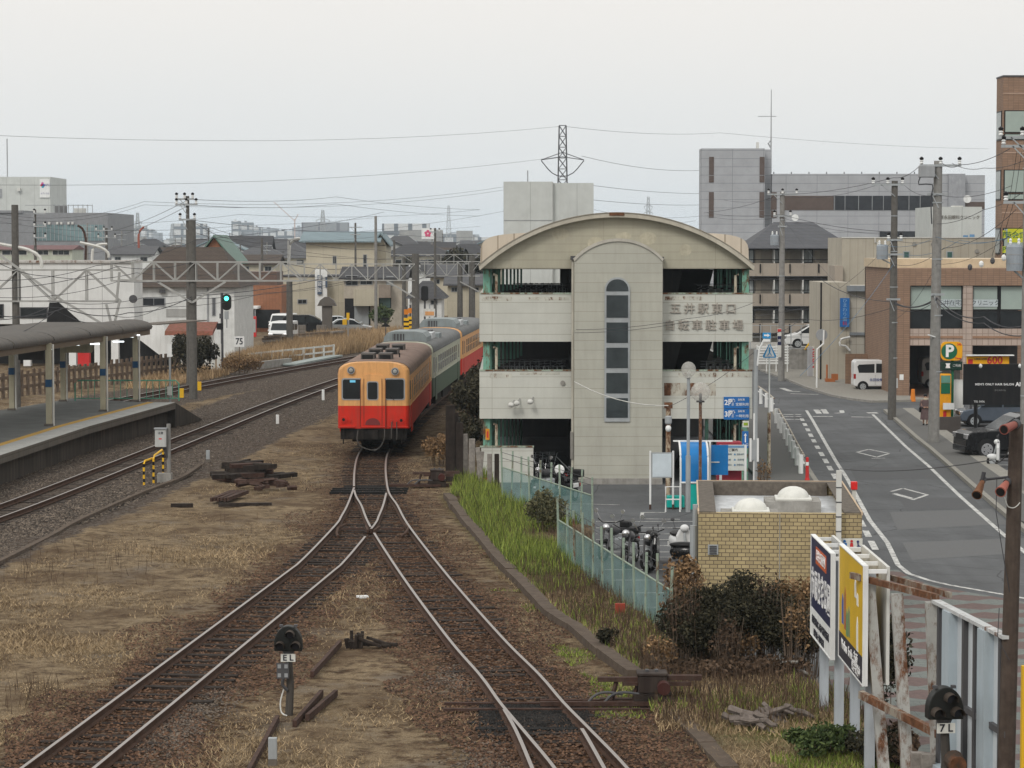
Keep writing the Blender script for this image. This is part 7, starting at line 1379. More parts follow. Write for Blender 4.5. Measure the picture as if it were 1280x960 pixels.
t = thing('tower_crane', 'tiny faint pink construction crane on the far skyline', 'crane', (X(369,1500),1500,0)); cz = Z(274,1500); cm_ = paint('crane_pink', (.5,.42,.40)); MB().bar((0,0,0),(0,0,cz),.7).build('mast', cm_, t); MB().bar((0,0,cz-1),(-12,0,cz+10),.45).bar((0,0,cz-1),(2,0,cz+3),.5).build('jib', cm_, t)
mb = MB()
for i in range(700):
    x, y = random.uniform(-900, 900), random.uniform(1000, 3800)
    if abs(x/y) > .26: continue
    h_ = random.choice((6,7,8,9,12,16)) ; w_ = random.uniform(8,26); mb.box(x,x+w_,y,y+10,STREET,STREET+h_)
tag(mb.build('distant_town', paint('distant_town_wall', (.30,.30,.29), var=.35, scale=.05, dirt=.3)), kind='stuff')
# ---------------------------------------------------------------- catenary portals, railway poles, signals
cat_m = paint('portal_steel', (.33,.33,.315), rough=.5, dirt=.3)
def portal(label, D, x0, x1, yt, yb, n, poles=(), vleg=None):
    t = thing('catenary_portal', label, 'gantry', (0,D,0)); a, c = X(x0,D), X(x1,D); zt, zb = Z(yt,D), Z(yb,D)
    for y in (-.25,.25):
        MB().bar((a,y,zt),(c,y,zt),.08).build('top_chord', cat_m, t); MB().bar((a,y,zb),(c,y,zb),.08).build('bottom_chord', cat_m, t)
        for k_ in range(n):
            xa, xb = a+(c-a)*k_/n, a+(c-a)*(k_+1)/n
            (MB().bar((xa,y,zb),(xb,y,zt),.05) if k_ % 2 else MB().bar((xa,y,zt),(xb,y,zb),.05)).build('brace', cat_m, t); MB().bar((xa,y,zb),(xa,y,zt),.06).build('upright', cat_m, t)
    for px, ptop, r in poles: x = X(px,D); MB().tube([(x,0,-.3),(x,0,Z(ptop,D))],r,12,r*.85).build('pole', poled, t)
    for (p0x,p0y,p1x,p1y) in (vleg or ()): MB().bar((X(p0x,D),-.28,Z(p0y,D)),(X(p1x,D),-.28,Z(p1y,D)),.11).build('strut', cat_m, t)
    return t
p1_ = portal('nearest white lattice gantry above the platform canopy', 126, -60, 151, 337.5, 376.5, 5, ((20,256,.20),), ((0,317,80,376),(80,376,142,412),(151,376,142,412),(151,340,147,376),(134,380,142,412)))
portal('middle white lattice gantry carried by the square concrete pole with stepped struts', 139, 140, 378, 327.5, 351, 9, ((241,275,.23),), ((198,352,241,378),(283,352,241,378),(152,350,200,352)))
portal('far white lattice gantry spanning both main line tracks left of the train', 205, 361, 519, 330, 350.5, 8, ((519.5,317,.33),(362,350,.28)), ((484,351,519,372),(361,300,361,330),(361,300,375,298)))
portal('farthest lattice gantry beside the parking building', 262, 517, 600, 327, 345, 6, ((590,320,.35),(575,330,.3)), ((517,352,545,340),(575,352,600,365)))
portal('small distant gantry high above the train roofs', 330, 470, 600, 318, 330, 8, ((548,318,.3),), ())
for (px,ptop,D,r,lab,arms,pb) in ((235.5,245,150,.14,'slim wooden utility pole with three crossarms behind the square pole',((249,.7,.4,3),(256,.7,.6,3),(274.5,.5,.5,2)),None),(134,285,235,.16,'utility pole with two crossarms in front of the grey works',((288,1.0,.6,3),(297,.8,.9,3)),None),(470,270,230,.16,'tall bare slim pole in front of the blue roofed house',(),None),(518.5,330,262,.2,'short pole behind the concrete gantry pole',((334,.6,.6,2),),None),(544,285,250,.15,'thin steel pole left of the parking building',((290,.5,.5,2),),None),(493,300,280,.16,'thin pole near the pale hospital block',(),None),(45,262,200,.14,'thin pole behind the canopy with three insulator brackets',((267,.1,.9,2),(283,.1,.9,2),(297,.1,.9,2)),None),(328,298,260,.16,'brown pole by the orange shop',(),None),(505,322,240,.22,'dark banded pole by the level crossing',((330,.7,.7,0),),None)):
    upole(lab, px, ptop, D, zb=0 if D < 240 else STREET, r=r, mat=poled if D != 230 else polec, arms=arms)
def lamp_arm(label, P, D, mat=offw, r=.09): 
    pts = catmull([pt(a,b_,D) for a,b_ in P], .3); tag(MB().tube(pts, r, 6).build('feeder_bracket', mat), label, 'bracket')
lamp_arm('white curved bracket pipe at the far left above the gantry', [(0,305),(35,312),(50,322),(52,335)], 126); lamp_arm('white curved lamp bracket above the station roof edge', [(100,303),(125,309),(135,316),(136,322)], 150); lamp_arm('grey curved pipe standing on the station roof', [(115,327),(116,312),(122,306),(134,305)], 160)
lamp_arm('dark curved street lamp arm over the station roof', [(107,328),(107,298),(103,286),(97,282)], 200, rust, .10); lamp_arm('brown curved street lamp on the left skyline', [(173.5,310),(173.5,293),(177,286),(180,284)], 220, hornm, .10); lamp_arm('white curved standpipe on the far gantry', [(361,330),(362,308),(367,300),(375,298)], 205, offw, .14)
# railway signal, speed board
p = G(277,470,0); p.y = 168; p.x = X(277.5,168); t = thing('colour_light_signal', 'tall black railway signal showing a bright green light', 'railway signal', p); zz = lambda y: Z(y,168); post_(t,0,0,0,zz(366),.09,dgrey)
sgx = X(283.5,168)-p.x; hd = MB().poly(rrect(sgx-.30,sgx+.30,zz(388),zz(367.5),.28),-.12,.1).build('signal_head', paint('signal_black', (.014,.015,.014)), t); MB().disc((sgx,-.14,zz(373)),.14,'y',.02,14).build('green_lens', lamp('signal_green', (.05,1,.62), 5), hd); MB().disc((sgx,-.14,zz(382)),.11,'y',.01,14).build('dark_lens', black, hd)
MB().cbox((X(275,168)-p.x,-.12,zz(408)),(.42,.04,.42)).build('diamond_plate', black, t).rotation_euler = (0,0,0); MB().box(sgx-.15,sgx+.12,-.1,.1,zz(399),zz(389)).build('bracket', steelgrey, t); MB().box(-.15,.1,-.2,-.05,zz(398),zz(392)).build('relay', dgrey, t); MB().tube([(sgx,0,zz(410)),(sgx,0,zz(392))],.04,6).build('conduit', grey, t)
t = thing('speed_board', 'white railway speed board reading 75', 'sign', (X(299,166),166,0)); zz = lambda y: Z(y,166); MB().box(-.32,.32,-.03,0,zz(433.5),zz(420.5)).build('panel', white, t); text('75', .58, letter_dk, t, (0,-.036,zz(427)), bold=.012, sx=.85); post_(t,0,.03,0,zz(432),.03,wood)
for i, (px, py, hh, lab) in enumerate(((323,470,28,'two white cable cabinets at the fence, left one'),(334,466,25,'two white cable cabinets at the fence, right one'))): pass
for i, (x0, hh) in enumerate(((266,95),(273.5,88))): tag(MB().box(-.14,.14,-.1,.1,0,2.1-.2*i).build('cable_riser', offw, loc=(X(x0,167),167,0)), ('left','right')[i]+' of two pale cable risers beside the green railway signal', 'cabinet')
# car park with vehicles, timber stack, fences, crossing
tag(MB().box(0,1.0,0,.7,0,1.85).build('drinks_machine', redp, loc=(X(306,232),232,0)), 'red drinks machine with white upright lettering in the car park', 'vending machine'); dm_ = bpy.data.objects['drinks_machine']; text('Drink', .42, letter_w, dm_, (.32,-.01,.95), (R(90),R(90),0), bold=.01); MB().box(.62,.98,-.01,0,.4,1.6).build('display', curtain, dm_)
car('parked_van', 'white van facing the railway behind the stacked timbers', (X(352,215),216.5,0), R(80), van_p, van_w, (-1.15,1.15), 1.7, carw, .3, [(-1.36,1.16,-.97,1.73)], (.7,.88), (-.42,.4))
car('parked_van', 'white camper van at the back of the car park left of the black van', (X(354,240),240,0), R(75), van_p, van_w, (-1.15,1.15), 1.7, carw, .3, [(-1.36,1.16,-.97,1.73)], (.7,.88), (-.42,.4))
car('parked_van', 'black minivan with a white roof edge between the stone gate posts', (X(385,236),236,0.1), R(180), mpv_p, mpv_w, (-1.45,1.4), 1.75, cark, .33, [(-1.5,1.12,-.65,1.62)], (.72,.9), (.14,1.25))
car('parked_car', 'silver hatchback nosing out of the house driveway', (X(438,232),232,.15), R(180), hat_p, hat_w, (-1.3,1.25), 1.7, cars, .31, [(-1.15,.96,-.4,1.4)], (.62,.78), (.1,))
car('parked_car', 'second silver car behind the hatchback in the driveway', (X(424,238),238,.25), R(180), hat_p, hat_w, (-1.3,1.25), 1.7, cars, .31, [(-1.15,.96,-.4,1.4)], (.62,.78), (.1,))
for i, px in enumerate((376,402)): tag(MB().box(-.45,.45,-.3,.3,0,1.25).build('gate_post', facade('stone_block', (.17,.15,.13), .4, .3, .03), loc=(X(px,226),226,0), bevel=.03), ('left','right')[i]+' stone gate post at the car park entrance', 'gate post')
t = thing('shrine_stele', 'dark roofed stone lantern pillar between the gate posts', 'lantern', (X(409,228),228,0)); MB().box(-.45,.45,-.3,.3,0,2.9).build('pillar', paint('stele_stone', (.10,.09,.08), dirt=.4), t, bevel=.04); MB().poly([(-.85,2.9),(.85,2.9),(.6,3.4),(.2,3.7),(-.2,3.7),(-.6,3.4)],-.5,.5).build('roof', MATS['stele_stone'], t)
t = thing('timber_stack', 'long low stack of weathered timbers in front of the parked vans', 'timber stack', (0,0,0)); a, c = X(329,205), X(430,218)
for k_ in range(6):
    for j in range(5): MB().bar((a+(c-a)*j/5+random.uniform(0,.25),205+13*j/5,.12+k_*.17),(a+(c-a)*(j+.95)/5,205+13*(j+.95)/5,.12+k_*.17),.4,.15).build('timber', wood if (k_+j) % 3 else greywood, t)
t = thing('slat_fence', 'low white two rail fence beside a culvert in the dry reeds', 'fence', (0,0,0)); A_, B_ = Vector((X(311,175),175,0)), Vector((X(417,190),190,0))
for k_ in range(9): q_ = A_.lerp(B_,k_/8); MB().box(q_.x-.07,q_.x+.07,q_.y-.07,q_.y+.07,0,.95).build('post', offw, t)
for hh in (.45,.88): MB().bar(A_+Vector((0,0,hh)),B_+Vector((0,0,hh)),.06,.12).build('rail', offw, t)
tag(MB().bar(Vector((X(362,176),176,.12)),Vector((X(420,190),190,.12)),1.0,.12).build('culvert_cover', paint('culvert_teal_grey', (.26,.30,.29)), ), 'pale teal concrete culvert cover along the far track', 'culvert'); tag(MB().bar(Vector((X(322,172),172.5,.2)),Vector((X(362,178),178,.2)),.3,.55).build('block_wall', conc), 'low grey block wall under the white rail fence', 'wall')
for i, (px, D, lab) in enumerate(((508,222,'yellow and black crossing warning post with red lamp box'),(513,226,'second yellow striped crossing post behind the first'))):
    t = thing('crossing_signal', lab, 'crossing signal', (X(px,D),D,0)); sc_ = F/D; post_(t,0,0,0,48/sc_*.9,.09,dgrey); MB().box(-.22,.22,-.18,.1,.95,2.0).build('striped_box', yellow, t); MB().box(-.24,.24,-.19,-.18,1.2,1.35).box(-.24,.24,-.19,-.18,1.6,1.75).build('black_stripe', black, t); MB().box(-.2,.2,-.16,.0,2.3,2.75).build('lamp_box', paint('lamp_box_orange', (.55,.18,.02)), t)
t = thing('crossing_obstacle_detector', 'white and orange sign boards beside the level crossing', 'sign', (X(537,230),230,0)); post_(t,0,.05,0,3.0,.06,steelgrey); MB().box(-.5,.5,-.05,0,1.9,2.6).build('panel', offw, t); MB().box(-.4,.4,-.07,-.05,2.0,2.35).build('orange_text', paint('faded_orange', (.6,.3,.12)), t)
t = thing('railway_signal', 'black backed railway signal standing above the train roofs', 'railway signal', (X(531,235),235,0)); post_(t,0,.1,0,Z(358,235),.09,dgrey); MB().poly(rrect(-.33,.33,Z(376,235),Z(357.5,235),.2),-.1,.1).build('signal_head', black, t)
t = thing('crossing_mark', 'black crossed whistle board on a thin post in the reeds', 'sign', (X(482,205),205,0)); post_(t,0,.02,0,Z(408,205),.03,dgrey); zc_ = Z(403,205); MB().add([(-.38,0,zc_+.35),(.38,0,zc_+.35),(0,0,zc_),(-.38,0,zc_-.35),(.38,0,zc_-.35),(-.38,.04,zc_+.35),(.38,.04,zc_+.35),(0,.04,zc_),(-.38,.04,zc_-.35),(.38,.04,zc_-.35)],[(0,2,1),(2,3,4),(5,6,7),(7,9,8)]).build('cross_plate', black, t)
t = thing('warning_post', 'small yellow flag marker on a grey post near the silver car', 'sign', (X(435,210),210,0)); post_(t,0,.02,0,Z(398,210),.04,steelgrey); MB().box(-.12,.12,-.03,0,Z(400,210),Z(391,210)).box(-.45,-.1,-.03,0,Z(406,210),Z(399,210)).build('flag', yellow, t)
t = thing('lattice_fence', 'dark post and rail fence by the level crossing road', 'fence', (0,0,0)); A_, B_ = Vector((X(515,224),224,0)), Vector((X(590,236),236,0))
for k_ in range(14): q_ = A_.lerp(B_,k_/13); MB().box(q_.x-.06,q_.x+.06,q_.y-.06,q_.y+.06,0,1.1).build('post', dgrey, t)
MB().bar(A_+Vector((0,0,.6)),B_+Vector((0,0,.6)),.08).bar(A_+Vector((0,0,1.0)),B_+Vector((0,0,1.0)),.08).build('rail', dgrey, t)
for i, (px, py) in enumerate(((227,497),(443-200+6,488))): tag(MB().box(-.12,.12,-.1,.1,0,.5).build('yellow_stake', yellow, loc=G(px,py,0)), ('yellow stake at the foot of the square concrete gantry pole','yellow pipe stub right of the square concrete pole')[i], 'stake')
# railway wires
for P, r in (([(-20,350,110),(120,332,126),(245,300,139),(480,265,230)],.02),([(-20,362,105),(147,333,126),(241,327,139),(361,318,205),(519,322,262)],.022),([(-20,392,100),(80,385,115),(160,391,130),(241,370,139),(420,344,205)],.03),([(-30,398,96),(60,384,115),(241,374,139),(440,350,205),(600,340,262)],.022),([(235,250,150),(134,290,235),(-10,275,260)],.02),([(235,257,150),(134,298,235)],.02),([(240,276,139),(300,300,160),(361,300,205)],.02),([(235,249,150),(420,246,230),(600,262,300)],.02),([(235,256,150),(420,255,230),(600,270,300)],.02),([(238,275,150),(470,290,230),(600,296,300)],.02),([(361,330,205),(440,335,230),(519,326,262),(600,322,300)],.03)):
    wire('grey railway feeder wire strung along the gantries on the left', P, .35, r, group='railway wires')

for P, r in (([(-20,318,115),(60,345,122),(170,341,139),(300,338,170),(440,345,230)],.022),([(-20,430,98),(70,388,116),(142,405,122)],.02),([(0,372,112),(147,352,126),(300,340,160),(361,338,205)],.018),([(60,376,120),(180,372,139),(330,352,190),(519,336,262)],.02),([(142,395,122),(200,384,139),(330,366,190),(440,352,235)],.02),([(241,290,139),(361,312,205),(519,325,262),(600,328,300)],.02),([(235,274,150),(330,300,260),(470,296,300)],.018),([(361,300,205),(470,312,262),(548,320,330)],.03),([(134,297,235),(60,290,300),(-20,286,330)],.02),([(134,288,235),(300,282,420),(470,272,500)],.03)):
    wire('grey railway feeder wire strung along the gantries on the left', P, .35, r, group='railway wires')
for P in ([(600,262,600),(300,268,500),(-20,278,420)],[(600,283,700),(300,286,600),(150,290,520)],[(742,262,600),(876,270,600)],[(742,272,600),(870,276,600)]): wire('faint distant power line low over the town', P, 1.5, .04, group='far power lines')
# ================================================================ VEGETATION
def leafmat(key, c0, c1, sc_=3.0):
    m, n, b, o = newmat(key); v = nd(n, 'TexCoord').outputs['Object']; gi = nd(n, 'NewGeometry').outputs['Random Per Island']
    base = ramp(n, gi, [(0, c0), (1, c1)]); base = mixc(n, 1.0, base, ramp(n, noise(n, v, sc_, 3), [(.3, .65), (.7, 1.3)]), 'MULTIPLY')
    n.links.new(base, b.inputs['Base Color']); b.inputs['Roughness'].default_value = .65; b.inputs['Specular IOR Level'].default_value = .08; return m
leaf_dk = leafmat('dark_evergreen_leaf', (.010,.011,.007), (.062,.056,.034)); leaf_md = leafmat('mid_green_leaf', (.03,.05,.02), (.09,.12,.04)); leaf_dry = leafmat('dry_vine_leaf', (.10,.06,.03), (.27,.17,.09)); straw_l = leafmat('straw_blade', (.13,.09,.052), (.46,.345,.205), .5); reed_l = leafmat('reed_blade', (.20,.13,.07), (.46,.33,.19), .3); green_l = leafmat('grass_blade', (.055,.09,.02), (.28,.33,.07), 1.6); weed_l = leafmat('brown_weed', (.05,.035,.025), (.13,.085,.055))
def leaves(C, s, up=.25, asp=.5):
    """numpy: one quad leaf per centre"""
    n = len(C); a = rng.normal(size=(n,3)); a /= np.linalg.norm(a,axis=1)[:,None]; b_ = rng.normal(size=(n,3)); b_ -= (a*b_).sum(1)[:,None]*a; b_ /= np.linalg.norm(b_,axis=1)[:,None]
    s = np.broadcast_to(s, n)[:,None]*rng.uniform(.4,1.45,(n,1)); a = a*s; b_ = b_*s*asp
    V = np.stack([C-a, C-.1*a+b_, C+a, C-.1*a-b_],1).reshape(-1,3); return V, np.arange(4*n).reshape(n,4)
def crown_pts(n, c, r, lumps=14, seed=0, shell=.55):
    g = np.random.default_rng(seed); L = g.normal(size=(lumps,3)); L /= np.linalg.norm(L,axis=1)[:,None]; L *= g.uniform(.35,.85,(lumps,1)); L[:,2] = np.abs(L[:,2])*.9 - .15
    k = g.integers(0,lumps,n); rr_ = g.uniform(.22,.45,lumps)[k]; d = g.normal(size=(n,3)); d /= np.linalg.norm(d,axis=1)[:,None]; q = L[k] + d*(rr_*g.uniform(shell,1.05,n))[:,None]
    q = np.concatenate([q, (lambda z: z/np.linalg.norm(z,axis=1)[:,None]*g.uniform(.2,1.0,(len(z),1))*.8)(g.normal(size=(n//5,3)))]); return q*np.array(r)+np.array(c)
def shrub(label, base, r, n, s, mat, stems=6, seed=0, twig=None, cat='shrub', lumps=14, name='shrub', group=None, trunk=None):
    t = thing(name, label, cat, base, group=group); zc_ = r[2]*.85 + (trunk or 0)
    V, Fc = leaves(crown_pts(n, (0,0,zc_), r, lumps, seed), s); V[:,2] = np.maximum(V[:,2], .02); o = npmesh('crown', V, Fc, mat); o.parent = t
    st = MB(); rs = random.Random(seed)
    if trunk: st.tube([(0,0,-.2),(rs.uniform(-.1,.1),0,trunk),(0,0,trunk+r[2])], .06*r[0]+.05, 7, .03)
    for i in range(stems):
        a = rs.uniform(0,6.28); q_ = rs.uniform(.3,.85); z0 = trunk*.8 if trunk else -.1; st.tube([(0 if trunk else r[0]*q_*.5*math.cos(a),0 if trunk else r[1]*q_*.5*math.sin(a),z0),(r[0]*q_*math.cos(a),r[1]*q_*math.sin(a),zc_+r[2]*rs.uniform(-.2,.7))], .009 if not trunk else .05, 4, .004)
    st.build('trunk' if trunk else 'stem', twig or wood, t); return t
B0 = lambda x, y, z=0: Vector((x, y, z))
shrub('big dark evergreen bush in front of the brick toilet, left part of the thicket', B0(3.75,50.2), (1.0,.9,1.05), 13000, .036, leaf_dk, 26, 1, lumps=26)
shrub('tallest dark evergreen bush in the middle of the thicket below the brick wall', B0(4.75,50.6,-.1), (1.05,1.0,1.2), 15000, .036, leaf_dk, 26, 2, lumps=30)
shrub('dark bush at the right end of the thicket beside the navy billboard', B0(5.55,50.2,-.1), (.75,.9,1.0), 9000, .036, leaf_dk, 26, 3, lumps=22)
shrub('dry brown vine tangle left of the dark thicket behind the fence', B0(3.7,54.6,-.2), (.75,.8,1.1), 4200, .05, leaf_dry, 20, 4)
shrub('dry brown vines hanging over the right of the thicket', B0(5.75,51.8,.5), (.8,.6,.75), 3000, .05, leaf_dry, 14, 5)
shrub('low undergrowth of dead brown stems at the foot of the thicket', B0(4.6,49.2,-.15), (1.9,.5,.35), 3500, .05, weed_l, 24, 6)
shrub('round dark shrub behind the yellow billboard', B0(7.1,47.6,-.3), (.55,.6,1.15), 3800, .05, leaf_dk, 8, 7)
shrub('dry stems behind the rusty frame', B0(6.35,41.5,-.3), (.35,1.6,.55), 2600, .05, weed_l, 18, 8)
shrub('small dark green bush on the concrete edging', B0(1.95,52.6,.05), (.27,.27,.26), 1000, .04, leaf_dk, 4, 9)
shrub('dull olive bush against the far chain link fence', B0(1.0,73.6,.05), (.75,.7,.75), 3200, .05, leafmat('olive_leaf', (.05,.055,.03), (.14,.13,.07)), 14, 10)
shrub('low green bramble on the grass heap at the lower right', B0(5.15,41.6,.0), (.65,.7,.34), 2600, .045, leaf_md, 8, 11); shrub('small bramble clump beside the white billboard posts', B0(5.9,41.0,.0), (.5,.6,.4), 1800, .045, leaf_dk, 8, 12)
shrub('sparse brown brush between the train and the parking building, front clump', B0(-1.9,103,0), (.8,1.4,1.0), 2600, .07, leafmat('dull_brush', (.03,.03,.02), (.09,.08,.05)), 22, 13); shrub('dark overgrown bush beside the green railcar', B0(-1.75,110,0), (.9,2.4,1.9), 5200, .08, MATS['dull_brush'], 24, 14); shrub('dark bush squeezed between the last railcar and the building', B0(-1.55,122,0), (.9,3,1.7), 4000, .09, MATS['dull_brush'], 20, 15)
shrub('pale dry bush at the foot of the shunting signal beside the train', B0(-2.8,97,0), (.8,.9,.75), 1700, .06, leaf_dry, 26, 21)
shrub('dark green bushes behind the picket fence at the end of the platform', B0(X(233,160),160,0), (1.2,1.2,1.75), 4200, .09, leaf_dk, 8, 16); shrub('second dark green bush below the tin roofed shed', B0(X(252,162),162,0), (1.1,1.1,1.6), 3800, .09, leaf_dk, 8, 17); shrub('leafless brown shrub under the railway signal', B0(X(300,165),165,0), (1.8,1.0,.8), 2200, .07, leaf_dry, 26, 18)
shrub('small garden tree in front of the beige modern house', B0(X(477,250),250,0), (1.4,1.3,1.6), 2200, .12, leaf_md, 6, 19, cat='tree', name='garden_tree'); shrub('dark tree mass behind the farthest gantry', B0(X(583,360),360,STREET), (5,4,3.2), 3600, .3, leaf_dk, 10, 20, cat='tree', name='tree', trunk=3)
shrub('bare reddish shrub at the parking building corner beside the sign', B0(X(955,92),92,STREET), (.35,.4,.8), 260, .04, leaf_dry, 26, 22)
for i, (px, D, h_) in enumerate(((150,500,5),(260,480,4),(330,600,5),(420,560,5),(515,420,4.5),(565,520,5),(200,640,6))): shrub('dark round tree between distant roofs', B0(X(px,D),D,STREET), (h_*.8,h_*.8,h_*.6), 1200, .45, leaf_dk, 5, 30+i, cat='tree', name='tree', trunk=2.5, group='trees among the distant roofs')
for i in range(8): shrub('bare brown scrub growing through the dark thicket by the brick toilet', B0(2.9+i*.43,49.5+.5*(i%3),.0), (.4,.4,.55+.25*((i*7)%4)), 420, .04, weed_l if i%2 else leaf_dry, 30, 60+i, group='scrub clumps in the thicket')
# blades
def blades(name, P, h, wd, mat, lean=.5):
    n = len(P); a = rng.uniform(0, 2*np.pi, n); h = np.broadcast_to(h, n)*rng.uniform(.5,1.4,n); d = np.stack([np.cos(a),np.sin(a),np.zeros(n)],1); l = rng.uniform(0,lean,n)*h; ang = rng.uniform(0,2*np.pi,n); q = np.stack([np.cos(ang)*l,np.sin(ang)*l,h],1)
    wv_ = np.broadcast_to(wd, n)[:,None]; V = np.stack([P-d*wv_, P+d*wv_, P+q*.6+d*wv_*.7, P+q],1).reshape(-1,3); return tag(npmesh(name, V, np.arange(4*n).reshape(n,4), mat), kind='stuff')
def scatter(n, y0, y1, xl, xr_):
    y = 1/np.sqrt(rng.uniform(1/y1**2, 1/y0**2, n)) if True else 0; lo, hi = xl(y), xr_(y); x = lo + (hi-lo)*rng.uniform(0,1,n); return np.stack([x,y],1)
def n2(P, s, seed):
    g = np.random.default_rng(seed); out = np.zeros(len(P))
    for k in range(5): a = g.uniform(0,6.28); f_ = s*(1.7**k); out += np.sin(P[:,0]*f_*np.cos(a)+P[:,1]*f_*np.sin(a)*.8+g.uniform(0,6))*.6**k
    return out
P = scatter(330000, 38, 150, lambda y: -y*.21, lambda y: xr(y)-.05)
dl = np.minimum(np.minimum(pdist(P, cR), pdist(P, cL)), pdist(P, cRL)); da = np.minimum(pdist(P, cA), pdist(P, cB)); nz = n2(P, .55, 3)
right = P[:,0] > kx(P[:,1]); gz = (P[:,1] > 46) & (P[:,1] < 92) & right
midz = P[:,0] > xLf(P[:,1]); keep = ~(midz & (rng.uniform(0,1,len(P)) < .6)) & (dl > 1.5 + .5*n2(P, .8, 4)) & (da > 4.3) & (nz + rng.uniform(-.8,.8,len(P)) > -.25) & ~(gz & (rng.uniform(0,1,len(P)) < .75)); Q = P[keep]; Q3 = np.column_stack([Q, np.full(len(Q), -.02)])
blades('dry_grass', Q3, .055 + .035*np.clip(n2(Q,.3,8),-1,1), .008, straw_l, 2.2)
P = scatter(26000, 45, 92, lambda y: kx(y)+.1, lambda y: xr(y)-.05); d_ = (n2(P,.7,5) > -.5); tall = (P[:,1] > 64); P = P[d_ & (tall | (rng.uniform(0,1,len(P)) < .14))]
blades('green_grass', np.column_stack([P, np.full(len(P), .08)]), np.where(P[:,1] > 66, .34, .16), .013, green_l, .6)
P = scatter(9000, 40, 48, lambda y: 2.9+0*y, lambda y: xr(y)-.1); P = P[n2(P,.9,6) > -.3]; blades('green_grass', np.column_stack([P, np.full(len(P), .0)]), .12, .010, green_l, .9)
P = scatter(5000, 45, 62, lambda y: kx(y)-.9, lambda y: kx(y)+0*y); P = P[n2(P,.8,7) > .1]; Pm = scatter(16000, 43, 66, lambda y: kx(y)+.15, lambda y: xr(y)-.05); Pm = Pm[n2(Pm,.8,15) > -.7]; blades('dry_grass', np.column_stack([Pm, np.full(len(Pm), .06)]), .10, .009, straw_l, 1.3)
blades('moss_grass', np.column_stack([P, np.full(len(P), -.02)]), .06, .010, green_l, 1.2)
P = scatter(8500, 44, 90, lambda y: kx(y)+.2, lambda y: xr(y)); blades('brown_weeds', np.column_stack([P, np.full(len(P), .05)]), .32, .008, weed_l, .35)
P = scatter(1500, 42, 100, lambda y: -y*.2, lambda y: -y*.1); dl = np.minimum(pdist(P, cL), pdist(P, cR)); P = P[(dl > 2) & (pdist(P,cA) > 3.8) & (n2(P,.4,9) > .6)]; blades('brown_weeds', np.column_stack([P, np.full(len(P), -.02)]), .38, .008, weed_l, .35)
Pr = np.column_stack([rng.uniform(0,1,30000), rng.uniform(172, 236, 30000)]); xa = np.interp(Pr[:,1],[172,190,236],[X(300,172)-1,X(320,190),X(420,236)]); xb = np.interp(Pr[:,1],[172,190,215,236],[cB[0].x+9.0,-13.6,-8.5,-3.5]); Pr[:,0] = xa + (xb-xa)*Pr[:,0]; da = pdist(Pr, cB); Pr = Pr[(da > 2.2) & (n2(Pr,.3,10) > -.6)]
blades('dry_reeds', np.column_stack([Pr, np.zeros(len(Pr))]), .85, .03, reed_l, .5)
Pr = np.column_stack([rng.uniform(-22.5,-18.2,5000), rng.uniform(148,172,5000)]); Pr = Pr[pdist(Pr,cB) > 2.0]; blades('dry_reeds', np.column_stack([Pr, np.zeros(len(Pr))]), .4, .03, reed_l, .8)
# loose ballast stones along the yard tracks
def stones(name, P, s, mat):
    n = len(P); base = np.array([[1,0,0],[0,1,0],[-1,0,0],[0,-1,0],[0,0,.8]]); a = rng.uniform(0,6.28,n); V = np.empty((n,5,3))
    for k in range(5): 
        j = rng.uniform(.6,1.2,(n,)); V[:,k,0] = (base[k,0]*np.cos(a)-base[k,1]*np.sin(a))*s*j; V[:,k,1] = (base[k,0]*np.sin(a)+base[k,1]*np.cos(a))*s*j; V[:,k,2] = base[k,2]*s*j
    V += P[:,None,:]; i0 = np.arange(n)[:,None]*5; Fc = np.concatenate([i0+np.array([[0,1,4]]), i0+np.array([[1,2,4]]), i0+np.array([[2,3,4]]), i0+np.array([[3,0,4]])]); return tag(npmesh(name, V.reshape(-1,3), Fc, mat), kind='stuff')
bal = leafmat('rust_ballast', (.022,.013,.010), (.15,.085,.052), 1.5); bal2 = leafmat('grey_ballast', (.025,.021,.018), (.165,.132,.104), 1.5)
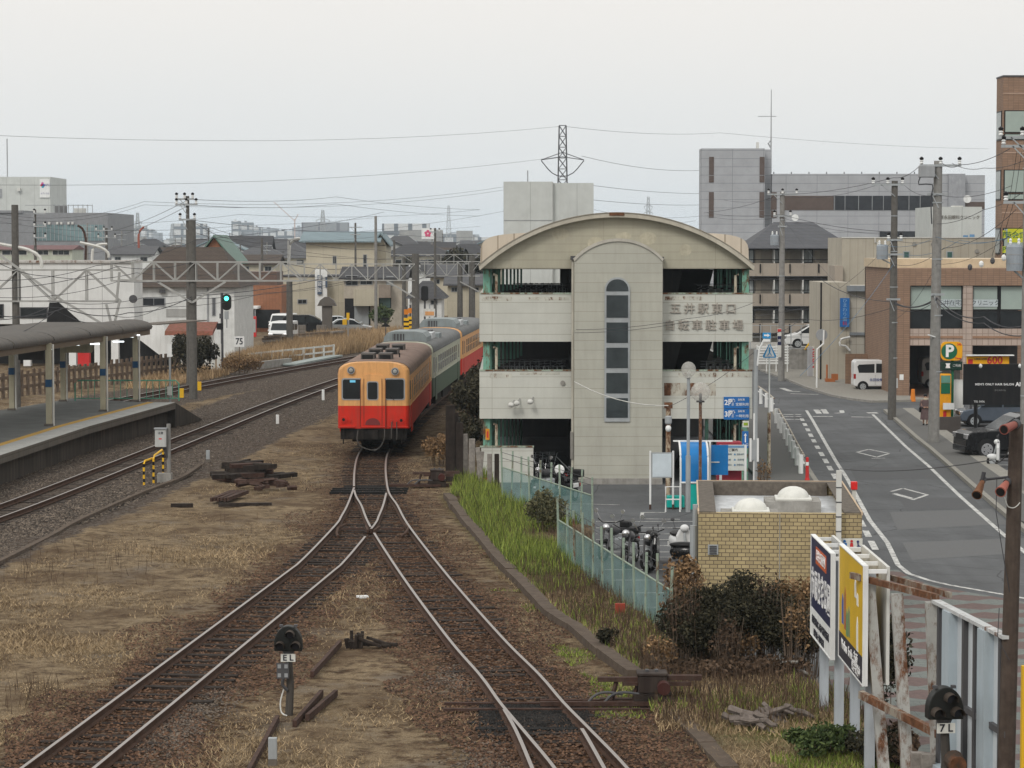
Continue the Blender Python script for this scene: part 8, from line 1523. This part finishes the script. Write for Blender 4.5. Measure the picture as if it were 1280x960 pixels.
P = scatter(75000, 39, 112, lambda y: -y*.2, lambda y: xr(y)); dl = np.minimum(np.minimum(pdist(P, cR), pdist(P, cL)), pdist(P, cRL)); P = P[(dl < 1.9 + .5*n2(P,.9,11)) & (rng.uniform(0,1,len(P)) < np.where(dl < .45, .55, 1))]; stones('rust_ballast', np.column_stack([P, np.full(len(P), .0)]), .034, bal)
P = scatter(60000, 66, 165, lambda y: -y*.21, lambda y: 0*y); da = np.minimum(pdist(P, cA), pdist(P, cB)); P = P[(da < 4.2) & (da > .95) & (P[:,1] > 62)]; Q = P[(pdist(P,cA) < 3.2) | (P[:,1] > 118)]; stones('grey_ballast', np.column_stack([Q, np.full(len(Q), .0)]), .045, bal2)
g_ = [G(232,905,0), G(262,880,0), G(215,925,0), G(600,955,0), G(560,850,0), G(760,885,0)]
PP = np.concatenate([np.column_stack([rng.normal(p.x,.28,500), rng.normal(p.y,1.0,500), np.zeros(500)]) for p in g_]); stones('grey_ballast', PP, .028, bal2)

oil = leafmat('oily_ballast', (.006,.006,.006), (.030,.027,.025), 1.5); po = np.column_stack([rng.uniform(pl.x-.95,pl.x+1.0,3500), pl.y+.3-np.abs(rng.normal(0,1.2,3500)), np.full(3500,.012)]); stones('oily_ballast', po, .036, oil); q = G(464,607,0); po = np.column_stack([rng.uniform(q.x-.9,q.x+.9,1200), q.y-.2-np.abs(rng.normal(0,.9,1200)), np.full(1200,.012)]); stones('oily_ballast', po, .036, oil)
# ================================================================ HAZE
hz_ = MB().box(-2600, 2600, -60, 5400, STREET-1.2, 75).build('haze', newmat('haze_air')[0]); m, n, b, o = MATS['haze_air'], MATS['haze_air'].node_tree, None, None
n.nodes.clear(); o = n.nodes.new('ShaderNodeOutputMaterial'); pv = n.nodes.new('ShaderNodeVolumePrincipled'); pv.inputs['Color'].default_value = (.76,.87,.97,1); pv.inputs['Density'].default_value = .00013; pv.inputs['Anisotropy'].default_value = 0; n.links.new(pv.outputs[0], o.inputs['Volume']); tag(hz_, kind='stuff')
